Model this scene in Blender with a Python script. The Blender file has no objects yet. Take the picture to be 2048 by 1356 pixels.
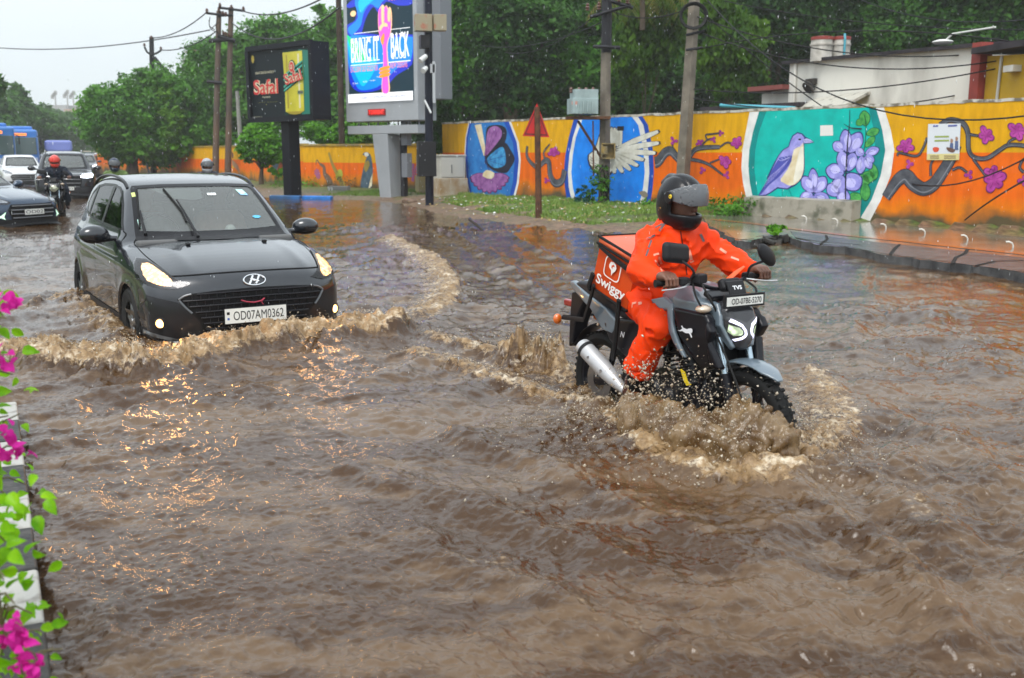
import bpy, math, random
import numpy as np
from mathutils import Vector, Matrix
from mathutils.geometry import delaunay_2d_cdt
from mathutils.bvhtree import BVHTree
R = math.radians
sc = bpy.context.scene
COL = sc.collection
# ------------------------------------------------------------ camera, sky, sun, exposure
FPX = 2000.0; HZ = 305.0; CH = 1.5
PITCH = math.atan((678 - HZ) / FPX)
cs, sn = math.cos(PITCH), math.sin(PITCH)
cam = bpy.data.cameras.new('camera'); camo = bpy.data.objects.new('camera', cam); COL.objects.link(camo)
cam.sensor_width = 36.0; cam.lens = FPX / 2048 * 36
camo.location = (0, 0, CH); camo.rotation_euler = (R(90) - PITCH, 0, 0)
cam.clip_start = 0.05; cam.clip_end = 3000
cam.dof.use_dof = True; cam.dof.focus_distance = 6.6; cam.dof.aperture_fstop = 3.5
sc.camera = camo
SUN_EL, SUN_AZ = R(58), R(200)          # sun high and behind the camera, under cloud
w = bpy.data.worlds.new('World'); sc.world = w; w.use_nodes = True
nt = w.node_tree; nt.nodes.clear()
def N(t, typ, **k):
 n = t.nodes.new(typ)
 for a, b in k.items(): setattr(n, a, b)
 return n
out = N(nt, 'ShaderNodeOutputWorld'); bg = N(nt, 'ShaderNodeBackground')
sky = N(nt, 'ShaderNodeTexSky', sky_type='NISHITA', sun_disc=False, sun_elevation=SUN_EL, sun_rotation=SUN_AZ, dust_density=3.0, air_density=1.0)
hs = N(nt, 'ShaderNodeHueSaturation'); hs.inputs['Saturation'].default_value = 0.25; hs.inputs['Value'].default_value = 1.0
mx = N(nt, 'ShaderNodeMix', data_type='RGBA'); mx.inputs[0].default_value = 0.72
mx.inputs[7].default_value = (5.4, 6.0, 6.4, 1)             # the cloud deck
tc = N(nt, 'ShaderNodeTexCoord'); nz = N(nt, 'ShaderNodeTexNoise'); nz.inputs['Scale'].default_value = 2.2; nz.inputs['Detail'].default_value = 4
mr = N(nt, 'ShaderNodeMapRange'); mr.inputs[1].default_value = .3; mr.inputs[2].default_value = .7; mr.inputs[3].default_value = .93; mr.inputs[4].default_value = 1.07
ml = N(nt, 'ShaderNodeVectorMath', operation='SCALE')
L = nt.links.new
L(sky.outputs[0], hs.inputs['Color']); L(hs.outputs[0], mx.inputs[6]); L(tc.outputs['Generated'], nz.inputs['Vector']); L(nz.outputs[0], mr.inputs[0])
sx = N(nt, 'ShaderNodeSeparateXYZ'); L(tc.outputs['Generated'], sx.inputs[0]); mz = N(nt, 'ShaderNodeMapRange', interpolation_type='SMOOTHSTEP'); mz.inputs[1].default_value = .08; mz.inputs[2].default_value = .40; mz.inputs[3].default_value = .80; mz.inputs[4].default_value = 1.14; L(sx.outputs[2], mz.inputs[0])
mm = N(nt, 'ShaderNodeMath', operation='MULTIPLY'); L(mr.outputs[0], mm.inputs[0]); L(mz.outputs[0], mm.inputs[1])   # an overcast sky is dimmer at the horizon than overhead
L(mx.outputs[2], ml.inputs[0]); L(mm.outputs[0], ml.inputs[3]); L(ml.outputs[0], bg.inputs[0]); L(bg.outputs[0], out.inputs[0])
bg.inputs[1].default_value = 0.15
sl = bpy.data.lights.new('sun', 'SUN'); sl.energy = 1.45; sl.angle = R(25); sl.color = (1, .97, .92)
so = bpy.data.objects.new('sun', sl); COL.objects.link(so)
so.rotation_euler = (R(90) - SUN_EL, 0, R(180) - SUN_AZ)
sc.view_settings.view_transform = 'Standard'; sc.view_settings.look = 'None'; sc.view_settings.exposure = 0.62; sc.view_settings.gamma = 1
sc.render.engine = 'CYCLES'
cy = sc.cycles; cy.max_bounces = 7; cy.diffuse_bounces = 3; cy.glossy_bounces = 4; cy.transmission_bounces = 6; cy.transparent_max_bounces = 12
cy.volume_bounces = 2; cy.use_denoising = True; cy.caustics_reflective = True; cy.sample_clamp_indirect = 25
# ------------------------------------------------------------ projection of the photograph into the place
def ray(px, py):
 a = (px - 1024) / FPX; b = (678 - py) / FPX
 return np.array([a, cs + b * sn, -sn + b * cs])
def W(px, py, z=0.0):
 d = ray(px, py); t = (z - CH) / d[2]; return (d[0] * t, d[1] * t)
def atY(px, py, Y):
 d = ray(px, py); t = Y / d[1]; return (d[0] * t, Y, CH + d[2] * t)
def onplane(px, py, p0, n):
 d = ray(px, py); o = np.array([0, 0, CH]); p0 = np.array(p0, float); n = np.array(n, float)
 return o + d * (((p0 - o) @ n) / (d @ n))
# ------------------------------------------------------------ materials
MATS = {}
def mat(name, col, rough=.5, metal=0.0, var=0.0, scale=4.0, bump=0.0, bscale=30.0, coat=0.0, emit=None, estr=0.0, col2=None, spec=.5, alpha=None, detail=4.0, lo=.35, hi=.65, stretch=None, trans=0.0):
 if name in MATS: return MATS[name]
 if max(col) < .07 and metal < .2: spec = min(spec, .16)
 m = bpy.data.materials.new(name); m.use_nodes = True; t = m.node_tree; b = t.nodes['Principled BSDF']
 b.inputs['Base Color'].default_value = (*col, 1); b.inputs['Roughness'].default_value = rough; b.inputs['Metallic'].default_value = metal
 b.inputs['Specular IOR Level'].default_value = spec
 if coat: b.inputs['Coat Weight'].default_value = coat; b.inputs['Coat Roughness'].default_value = .04
 if trans: b.inputs['Transmission Weight'].default_value = trans
 if emit: b.inputs['Emission Color'].default_value = (*emit, 1); b.inputs['Emission Strength'].default_value = estr
 if var or bump or col2:
  tc = N(t, 'ShaderNodeTexCoord'); src = tc.outputs['Object']
  if stretch:
   mp = N(t, 'ShaderNodeMapping'); mp.inputs['Scale'].default_value = stretch; t.links.new(src, mp.inputs[0]); src = mp.outputs[0]
  if var or col2:
   n = N(t, 'ShaderNodeTexNoise'); n.inputs['Scale'].default_value = scale; n.inputs['Detail'].default_value = detail; t.links.new(src, n.inputs['Vector'])
   r = N(t, 'ShaderNodeValToRGB'); r.color_ramp.elements[0].position = lo; r.color_ramp.elements[1].position = hi
   c1 = tuple(max(0, c * (1 - var)) for c in col); c2 = col2 or tuple(min(1, c * (1 + var)) for c in col)
   r.color_ramp.elements[0].color = (*c1, 1); r.color_ramp.elements[1].color = (*c2, 1)
   t.links.new(n.outputs[0], r.inputs[0]); t.links.new(r.outputs[0], b.inputs['Base Color'])
  if bump:
   n2 = N(t, 'ShaderNodeTexNoise'); n2.inputs['Scale'].default_value = bscale; n2.inputs['Detail'].default_value = 5; t.links.new(src, n2.inputs['Vector'])
   bp = N(t, 'ShaderNodeBump'); bp.inputs['Strength'].default_value = bump; bp.inputs['Distance'].default_value = .02
   t.links.new(n2.outputs[0], bp.inputs['Height']); t.links.new(bp.outputs[0], b.inputs['Normal'])
 if alpha is not None: b.inputs['Alpha'].default_value = alpha
 MATS[name] = m; return m
def glassmat(name, tint=(.75, .85, .82), rough=.02, ior=1.5, film=0.0):
 if name in MATS: return MATS[name]
 m = bpy.data.materials.new(name); m.use_nodes = True; t = m.node_tree; t.nodes.clear()
 o = N(t, 'ShaderNodeOutputMaterial'); mxs = N(t, 'ShaderNodeMixShader'); tr = N(t, 'ShaderNodeBsdfTransparent'); gl = N(t, 'ShaderNodeBsdfGlossy'); fr = N(t, 'ShaderNodeFresnel')
 tr.inputs[0].default_value = (*tint, 1); gl.inputs['Roughness'].default_value = rough; fr.inputs[0].default_value = ior
 t.links.new(fr.outputs[0], mxs.inputs[0]); t.links.new(tr.outputs[0], mxs.inputs[1]); t.links.new(gl.outputs[0], mxs.inputs[2]); t.links.new(mxs.outputs[0], o.inputs[0])
 if film:      # rain film and dust on the outside of the glass
  df = N(t, 'ShaderNodeBsdfDiffuse'); df.inputs[0].default_value = (.62, .66, .64, 1); m2 = N(t, 'ShaderNodeMixShader'); m2.inputs[0].default_value = film; t.links.new(mxs.outputs[0], m2.inputs[1]); t.links.new(df.outputs[0], m2.inputs[2]); t.links.new(m2.outputs[0], o.inputs[0])
 MATS[name] = m; return m
# ------------------------------------------------------------ objects, tags
def link(o, parent=None):
 COL.objects.link(o)
 if parent is not None: o.parent = parent
 return o
def tag(o, label=None, cat=None, group=None, kind=None):
 if label: o['label'] = label
 if cat: o['category'] = cat
 if group: o['group'] = group
 if kind: o['kind'] = kind
 return o
def thing(name, label, cat, loc=(0, 0, 0), rz=0.0, group=None):
 o = bpy.data.objects.new(name, None); o.empty_display_size = .1; link(o); o.location = loc; o.rotation_euler = (0, 0, rz)
 return tag(o, label, cat, group)
def copy_tree(o, parent=None):
 c = o.copy(); COL.objects.link(c); c.parent = parent
 for ch in list(o.children): copy_tree(ch, c)
 return c
def raw(name, V, F, mats, parent=None, smooth=False, mi=None, loc=None):
 me = bpy.data.meshes.new(name); me.from_pydata([tuple(map(float, v)) for v in V], [], [tuple(map(int, f)) for f in F])
 for m in (mats if isinstance(mats, (list, tuple)) else [mats]): me.materials.append(m)
 if mi is not None: me.polygons.foreach_set('material_index', np.array(mi, dtype=np.int32))
 if smooth: me.polygons.foreach_set('use_smooth', np.ones(len(me.polygons), dtype=bool))
 me.update(); o = bpy.data.objects.new(name, me); link(o, parent)
 if loc: o.location = loc
 return o
def fastmesh(name, V, F, mats, parent=None, smooth=True, attr=None):
 """V (n,3) array, F (m,k) array of equal polygons"""
 me = bpy.data.meshes.new(name); n, k = F.shape
 me.vertices.add(len(V)); me.vertices.foreach_set('co', V.astype(np.float32).ravel())
 me.loops.add(n * k); me.loops.foreach_set('vertex_index', F.astype(np.int32).ravel())
 me.polygons.add(n); me.polygons.foreach_set('loop_start', (np.arange(n) * k).astype(np.int32)); me.polygons.foreach_set('loop_total', np.full(n, k, np.int32))
 for m in (mats if isinstance(mats, (list, tuple)) else [mats]): me.materials.append(m)
 if smooth: me.polygons.foreach_set('use_smooth', np.ones(n, dtype=bool))
 if attr:
  for a, d in attr.items():
   at = me.attributes.new(a, 'FLOAT', 'POINT'); at.data.foreach_set('value', d.astype(np.float32))
 me.update(calc_edges=True); me.validate(); o = bpy.data.objects.new(name, me); return link(o, parent)
class MB:
 def __init__(s): s.V = []; s.F = []; s.M = []
 def add(s, V, F, m=0):
  n = len(s.V); s.V.extend([tuple(map(float, v)) for v in V]); s.F.extend([tuple(i + n for i in f) for f in F]); s.M.extend([m] * len(F)); return s
 def box(s, c, d, m=0, rz=0.0, rx=0.0, ry=0.0, taper=1.0):
  h = [x / 2 for x in d]; M = Matrix.Rotation(rz, 3, 'Z') @ Matrix.Rotation(ry, 3, 'Y') @ Matrix.Rotation(rx, 3, 'X'); V = []
  for z in (-1, 1):
   k = taper if z > 0 else 1
   for x, y in ((-1, -1), (1, -1), (1, 1), (-1, 1)): V.append(Vector(c) + M @ Vector((x * h[0] * k, y * h[1] * k, z * h[2])))
  return s.add(V, [(3, 2, 1, 0), (4, 5, 6, 7), (0, 1, 5, 4), (1, 2, 6, 5), (2, 3, 7, 6), (3, 0, 4, 7)], m)
 def ring(s, P, Rr, n=12, m=0, cap=True, closed=False, flat=1.0, up=None):
  P = [Vector(p) for p in P]; k = len(P); Rr = [Rr] * k if not isinstance(Rr, (list, tuple)) else Rr; V = []; F = []; pu = None
  for i, p in enumerate(P):
   t = (P[(i + 1) % k] - P[i - 1]) if closed else (P[min(i + 1, k - 1)] - P[max(i - 1, 0)])
   t = t.normalized() if t.length > 0 else Vector((0, 0, 1))
   a = Vector(up) if up is not None else (pu if pu is not None else (Vector((0, 0, 1)) if abs(t.z) < .9 else Vector((1, 0, 0))))
   b = t.cross(a).normalized(); a = b.cross(t).normalized(); pu = a
   for j in range(n):
    q = 2 * math.pi * j / n; V.append(p + (b * math.cos(q) + a * math.sin(q) * flat) * Rr[i])
  for i in range(k if closed else k - 1):
   i2 = (i + 1) % k
   for j in range(n): F.append((i * n + j, i * n + (j + 1) % n, i2 * n + (j + 1) % n, i2 * n + j))
  if cap and not closed: F.append(tuple(range(n - 1, -1, -1))); F.append(tuple((k - 1) * n + j for j in range(n)))
  return s.add(V, F, m)
 def cyl(s, a, b, r, r2=None, n=16, m=0): return s.ring([a, b], [r, r if r2 is None else r2], n, m)
 def lathe(s, prof, o=(0, 0, 0), ax=(0, 0, 1), n=24, m=0, closed=False):
  ax = Vector(ax).normalized(); a = Vector((0, 0, 1)) if abs(ax.z) < .9 else Vector((1, 0, 0)); b = ax.cross(a).normalized(); a = b.cross(ax); V = []; F = []; k = len(prof)
  for r, h in prof:
   for j in range(n):
    q = 2 * math.pi * j / n; V.append(Vector(o) + ax * h + (a * math.cos(q) + b * math.sin(q)) * r)
  for i in range(k if closed else k - 1):
   i2 = (i + 1) % k
   for j in range(n): F.append((i * n + j, i2 * n + j, i2 * n + (j + 1) % n, i * n + (j + 1) % n))
  return s.add(V, F, m)
 def prism(s, poly, fn, d0, d1, m=0):
  """2-D outline poly -> fn(u,v,d) extruded from d0 to d1"""
  n = len(poly); V = [fn(u, v, d0) for u, v in poly] + [fn(u, v, d1) for u, v in poly]
  F = [tuple(range(n - 1, -1, -1)), tuple(range(n, 2 * n))] + [(i, (i + 1) % n, n + (i + 1) % n, n + i) for i in range(n)]
  return s.add(V, F, m)
 def build(s, name, mats, parent=None, smooth=False, bevel=0.0, sub=0, seg=2):
  o = raw(name, s.V, s.F, mats, parent, smooth, s.M)
  if bevel:
   b = o.modifiers.new('b', 'BEVEL'); b.width = bevel; b.segments = seg; b.limit_method = 'ANGLE'; b.angle_limit = R(30)
   o.data.polygons.foreach_set('use_smooth', np.ones(len(o.data.polygons), dtype=bool)); b.harden_normals = True
  if sub: x = o.modifiers.new('s', 'SUBSURF'); x.levels = sub; x.render_levels = sub
  if smooth and not bevel:
   try: o.data.set_sharp_from_angle(angle=R(42))
   except Exception: pass
  return o
def smoothline(P, k=6, closed=False):
 P = [np.array(p, float) for p in P]; n = len(P); out = []
 for i in range(n if closed else n - 1):
  if closed: p0, p1, p2, p3 = P[i - 1], P[i], P[(i + 1) % n], P[(i + 2) % n]
  else: p1, p2 = P[i], P[i + 1]; p0 = P[i - 1] if i else 2 * p1 - p2; p3 = P[i + 2] if i + 2 < n else 2 * p2 - p1
  for j in range(k):
   t = j / k; out.append(.5 * (2 * p1 + (p2 - p0) * t + (2 * p0 - 5 * p1 + 4 * p2 - p3) * t * t + (3 * p1 - p0 - 3 * p2 + p3) * t ** 3))
 if not closed: out.append(P[-1])
 return out
_tx = {}
def text_geo(s, bold=0.0):
 k = (s, bold)
 if k not in _tx:
  c = bpy.data.curves.new('t', 'FONT'); c.body = s; c.size = 1; c.offset = bold; c.resolution_u = 4; c.align_x = 'CENTER'; c.align_y = 'CENTER'
  o = bpy.data.objects.new('t', c); COL.objects.link(o); dg = bpy.context.evaluated_depsgraph_get(); me = o.evaluated_get(dg).to_mesh()
  V = np.array([v.co[:] for v in me.vertices]) if len(me.vertices) else np.zeros((1, 3)); F = [tuple(p.vertices) for p in me.polygons]
  bpy.data.objects.remove(o); bpy.data.curves.remove(c)
  lo, hi = V.min(0), V.max(0); V = (V - (lo + hi) / 2) / (hi - lo + 1e-9)
  _tx[k] = (V[:, :2], F)
 return _tx[k]
def text(mb, s, fn, cx, cy, w_, h_, d=0.0, m=0, bold=0.0, rot=0.0, shear=0.0):
 """letters stretched to w_ x h_ around (cx,cy) in a 2-D frame fn(u,v,d)"""
 V, F = text_geo(s, bold); c, q = math.cos(rot), math.sin(rot); out = []
 for x, y in V:
  a, b = x * w_ + shear * y * h_, y * h_; out.append(fn(cx + a * c - b * q, cy + a * q + b * c, d))
 mb.add(out, F, m)
# ------------------------------------------------------------ 2-D tools
def inside(poly, P):
 P = np.asarray(P, float); x, y = P[:, 0], P[:, 1]; r = np.zeros(len(P), bool); n = len(poly)
 for i in range(n):
  x1, y1 = poly[i]; x2, y2 = poly[(i + 1) % n]
  if y1 == y2: continue
  c = ((y1 > y) != (y2 > y)) & (x < (x2 - x1) * (y - y1) / (y2 - y1) + x1); r ^= c
 return r
def fill(poly, step, hole=None):
 poly = [tuple(map(float, p)) for p in poly]; a = np.array(poly); lo, hi = a.min(0), a.max(0)
 dens = []; E = []
 def addloop(pl):
  s0 = len(dens)
  for i in range(len(pl)):
   p, q = np.array(pl[i]), np.array(pl[(i + 1) % len(pl)]); k = max(1, int(np.linalg.norm(q - p) / step))
   for j in range(k): dens.append(p + (q - p) * j / k)
  n = len(dens) - s0
  for i in range(n): E.append((s0 + i, s0 + (i + 1) % n))
  return [s0 + i for i in range(n)]
 f1 = addloop(poly)
 if hole: addloop(hole)
 gx = np.arange(lo[0] + step * .5, hi[0], step); gy = np.arange(lo[1] + step * .5, hi[1], step)
 if len(gx) and len(gy):
  G = np.stack(np.meshgrid(gx, gy), -1).reshape(-1, 2); G = G[inside(poly, G)]
  B = np.array(dens); D = np.sqrt(((G[:, None] - B[None]) ** 2).sum(-1)).min(1) if len(G) else np.zeros(0)
  for g in G[D > step * .45]: dens.append(g)
 r = delaunay_2d_cdt([Vector(p) for p in dens], E, [f1], 1, 1e-7)
 V = [(v.x, v.y) for v in r[0]]; F = [tuple(f) for f in r[2]]
 if hole:
  C = np.array([np.mean([V[i] for i in f], 0) for f in F]); k = inside(hole, C); F = [f for f, b in zip(F, k) if not b]
 return V, F
def project(V2, F, bvh, fn, direction, off):
 """drop 2-D points fn(u,v)->3-D start along direction onto a surface, lifted off along its normal"""
 d = Vector(direction); V = []; ok = []
 for u, v in V2:
  h = bvh.ray_cast(Vector(fn(u, v)), d)
  if h[0] is None: V.append(Vector((0, 0, 0))); ok.append(False)
  else:
   nn = h[1] if h[1].dot(d) < 0 else -h[1]; V.append(h[0] + nn * off); ok.append(True)
 F = [f for f in F if all(ok[i] for i in f)]
 used = sorted({i for f in F for i in f}); mp = {j: i for i, j in enumerate(used)}
 return [V[j] for j in used], [tuple(mp[i] for i in f) for f in F]
# ------------------------------------------------------------ signed distance modelling
def smin(a, b, k):
 h = np.clip(.5 + .5 * (b - a) / k, 0, 1); return b + (a - b) * h - k * h * (1 - h)
def smax(a, b, k): return -smin(-a, -b, k)
def cap(P, a, b, r1, r2=None):
 r2 = r1 if r2 is None else r2; a = np.array(a, float); b = np.array(b, float); ab = b - a
 t = np.clip(((P - a) @ ab) / (ab @ ab), 0, 1); return np.linalg.norm(P - a - t[:, None] * ab, axis=1) - (r1 + (r2 - r1) * t)
def ell(P, c, r, M=None):
 q = P - np.array(c, float)
 if M is not None: q = q @ np.array(M)
 r = np.array(r, float); k0 = np.linalg.norm(q / r, axis=1); k1 = np.linalg.norm(q / r ** 2, axis=1); return k0 * (k0 - 1) / (k1 + 1e-9)
def rbox(P, c, h, r, M=None):
 q = P - np.array(c, float)
 if M is not None: q = q @ np.array(M)
 q = np.abs(q) - (np.array(h, float) - r); return np.linalg.norm(np.maximum(q, 0), axis=1) + np.minimum(q.max(1), 0) - r
def sdpoly(poly, x, y):
 poly = np.array(poly, float); n = len(poly); d = np.full(x.shape, 1e9); s = np.ones(x.shape)
 for i in range(n):
  a = poly[i]; b = poly[i - 1]; ex, ey = b - a; wx, wy = x - a[0], y - a[1]; t = np.clip((wx * ex + wy * ey) / (ex * ex + ey * ey + 1e-12), 0, 1)
  d = np.minimum(d, (wx - ex * t) ** 2 + (wy - ey * t) ** 2)
  c1 = y >= a[1]; c2 = y < b[1]; c3 = ex * wy > ey * wx; al = (c1 & c2 & c3) | (~c1 & ~c2 & ~c3); s = np.where(al, -s, s)
 return s * np.sqrt(d)
def rotm(rx=0, ry=0, rz=0): return np.array(Matrix.Rotation(rz, 3, 'Z') @ Matrix.Rotation(ry, 3, 'Y') @ Matrix.Rotation(rx, 3, 'X'))
def nets(f, lo, hi, h, newton=2):
 lo = np.array(lo, float); n = np.maximum(4, np.ceil((np.array(hi, float) - lo) / h).astype(int) + 1)
 G = np.stack(np.meshgrid(*[lo[i] + h * np.arange(n[i]) for i in range(3)], indexing='ij'), -1).reshape(-1, 3)
 V = np.concatenate([f(G[i:i + 300000]) for i in range(0, len(G), 300000)]).reshape(n); V = np.where(V == 0, 1e-9, V)
 acc = np.zeros((*(n - 1), 3)); cnt = np.zeros(n - 1)
 masks = []
 for a in range(3):
  s0 = [slice(None)] * 3; s1 = [slice(None)] * 3; s0[a] = slice(0, -1); s1[a] = slice(1, None)
  V0, V1 = V[tuple(s0)], V[tuple(s1)]; m = (V0 < 0) != (V1 < 0); masks.append((m, V0 < 0)); t = np.where(m, V0 / np.where(m, V0 - V1, 1), 0)
  idx = np.stack(np.meshgrid(*[np.arange(k) for k in m.shape], indexing='ij'), -1).astype(float); idx[..., a] += t; idx *= m[..., None]
  b, c = [q for q in range(3) if q != a]
  for db in (0, 1):
   for dc in (0, 1):
    sl_ = [slice(None)] * 3; sl_[b] = slice(db, n[b] - 1 + db); sl_[c] = slice(dc, n[c] - 1 + dc)
    acc += idx[tuple(sl_)]; cnt += m[tuple(sl_)]
 act = cnt > 0; ids = np.full(n - 1, -1, int); ids[act] = np.arange(act.sum()); Vt = acc[act] / cnt[act][:, None] * h + lo; Q = []
 for a in range(3):
  m, neg = masks[a]; b, c = (a + 1) % 3, (a + 2) % 3; mm = m.copy(); s = [slice(None)] * 3
  for ax in (b, c):
   s = [slice(None)] * 3; s[ax] = 0; mm[tuple(s)] = False; s[ax] = -1; mm[tuple(s)] = False
  I = np.argwhere(mm);
  if not len(I): continue
  ng = neg[tuple(I.T)]; eb = np.zeros(3, int); eb[b] = 1; ec = np.zeros(3, int); ec[c] = 1
  q = np.stack([ids[tuple((I - eb - ec).T)], ids[tuple((I - ec).T)], ids[tuple(I.T)], ids[tuple((I - eb).T)]], 1)
  q[~ng] = q[~ng][:, ::-1]; Q.append(q)
 Q = np.concatenate(Q); Q = Q[(Q >= 0).all(1)]
 for _ in range(newton):
  e = h * .15; g = np.stack([f(Vt + e * np.eye(3)[i]) - f(Vt - e * np.eye(3)[i]) for i in range(3)], 1) / (2 * e)
  d = f(Vt); gg = (g * g).sum(1); Vt = Vt - np.clip((d / np.maximum(gg, .2)), -h * .6, h * .6)[:, None] * g
 return Vt, Q
def sdf(name, f, lo, hi, h, mats, parent=None, newton=2, attr=None, mi=None):
 V, Q = nets(f, lo, hi, h, newton); o = fastmesh(name, V, Q, mats, parent, True, attr(V) if attr else None)
 if mi is not None: o.data.polygons.foreach_set('material_index', mi(V[Q].mean(1)).astype(np.int32)[:len(o.data.polygons)])
 return o
# ------------------------------------------------------------ numpy noise
_rs = np.random.RandomState(5); _pm = _rs.permutation(4096); _gr = _rs.rand(4096) * 2 - 1
def vn(x, y, z=None):
 xi = np.floor(x).astype(int); yi = np.floor(y).astype(int); xf = x - xi; yf = y - yi; u = xf * xf * xf * (xf * (xf * 6 - 15) + 10); v = yf * yf * yf * (yf * (yf * 6 - 15) + 10)
 def h(a, b, c=0): return _gr[_pm[(_pm[(_pm[a & 4095] + b) & 4095] + c) & 4095]]
 if z is None: return (h(xi, yi) * (1 - u) + h(xi + 1, yi) * u) * (1 - v) + (h(xi, yi + 1) * (1 - u) + h(xi + 1, yi + 1) * u) * v
 zi = np.floor(z).astype(int); zf = z - zi; t = zf * zf * (3 - 2 * zf)
 def L2(c): return (h(xi, yi, c) * (1 - u) + h(xi + 1, yi, c) * u) * (1 - v) + (h(xi, yi + 1, c) * (1 - u) + h(xi + 1, yi + 1, c) * u) * v
 return L2(zi) * (1 - t) + L2(zi + 1) * t
def fbm(x, y, z=None, o=4, g=.5, l=2.03):
 s = 0; a = 1; k = 0
 for i in range(o):
  s = s + a * (vn(x, y) if z is None else vn(x, y, z)); k += a; a *= g; x = x * l + 17.3; y = y * l + 9.1; z = None if z is None else z * l + 5.7
 return s / k
def litmat(name, c, e, s):
 if name in MATS: return MATS[name]
 m = mat(name, c, .2, emit=e, estr=s); t = m.node_tree; b = t.nodes['Principled BSDF']; tc = N(t, 'ShaderNodeTexCoord'); v = N(t, 'ShaderNodeTexVoronoi'); v.inputs['Scale'].default_value = 30; t.links.new(tc.outputs['Object'], v.inputs['Vector'])
 r = N(t, 'ShaderNodeMapRange'); r.inputs[1].default_value = .15; r.inputs[2].default_value = .6; r.inputs[3].default_value = s * 1.7; r.inputs[4].default_value = s * .06; t.links.new(v.outputs[0], r.inputs[0]); t.links.new(r.outputs[0], b.inputs['Emission Strength']); return m
M_ = mat
BLACKP = mat('black_plastic', (.018, .018, .02), .45, bump=.15, bscale=200)
RUBBER = mat('rubber', (.02, .02, .02), .8, var=.3, scale=20)
CHROME = mat('chrome', (.75, .75, .76), .12, metal=1)
def sm(x, a, b): t = np.clip((x - a) / (b - a), 0, 1); return t * t * (3 - 2 * t)
BR0 = np.array([.60, 6.12]); BF = np.array([.505, -.863]); BL = np.array([.863, .505])     # motorcycle frame: rear axle, forward, left
CF0 = np.array([-2.055, 7.965]); CB = np.array([-.53, .848]); CSD = np.array([.848, .53])    # car frame: nose, backwards, towards its left side
# ------------------------------------------------------------ ground, road, pavement
WA = np.array([9.16, 17.93]); WB = np.array([-1.5, 32.2]); WU = (WB - WA) / np.linalg.norm(WB - WA); WN = np.array([-WU[1], WU[0]]); WN = -WN if WN @ WA > 0 else WN
def wst(s, t): p = WA + WU * s + WN * t; return (p[0], p[1])
shore_px = [(2900, 800), (2300, 610), (2048, 553), (1900, 534), (1800, 522), (1690, 497), (1600, 484), (1560, 490), (1480, 490), (1425, 476), (1400, 466), (1330, 472), (1250, 470), (1160, 462), (1100, 462), (1040, 452), (980, 442), (900, 433), (850, 420), (800, 408), (750, 402), (700, 400), (640, 399), (545, 398), (500, 390), (400, 372), (300, 353), (240, 338), (205, 322), (188, 312)]
SHORE = [W(*p) for p in shore_px]
LAND = SHORE + [(-200, 600), (300, 600), (300, 8)]
KERB = lambda Y: -1.25 - .518 * (Y - 2.5)          # line of the striped kerb of the median
LAND2 = [(KERB(-6), -6), (KERB(400) - 8, 400), (-600, 400), (-600, -6)]
def land_h(x, y):
 d = -sdpoly(LAND, x, y); d2 = -sdpoly(LAND2, x, y) - .25
 h = np.clip(.10 * d, -.3, .20) + .035 * fbm(x * .8, y * .8) * np.clip(d, 0, 1) + .02 * fbm(x * 4, y * 4) * np.clip(d, 0, 1)
 h2 = np.where(d2 > 0, .1 + .03 * fbm(x * 2, y * 2), -.3)
 s_ = (x - WA[0]) * WU[0] + (y - WA[1]) * WU[1]; t_ = (x - WA[0]) * WN[0] + (y - WA[1]) * WN[1]; h = np.where((s_ < 6.9) & (t_ > .25), np.minimum(h, .06), h)
 return np.maximum(np.maximum(h, h2), -.21)
def fan(y0, y1, n, k, tan0, tan1, pw=1.0):
 ys = 1 / np.linspace(1 / y0, 1 / y1, n); ta = np.linspace(tan0, tan1, k); Y, T = np.meshgrid(ys, ta, indexing='ij'); return T * (Y + .4), Y
def gridfaces(n, k):
 i = np.arange(n * k).reshape(n, k); return np.stack([i[:-1, :-1], i[:-1, 1:], i[1:, 1:], i[1:, :-1]], -1).reshape(-1, 4)
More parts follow.
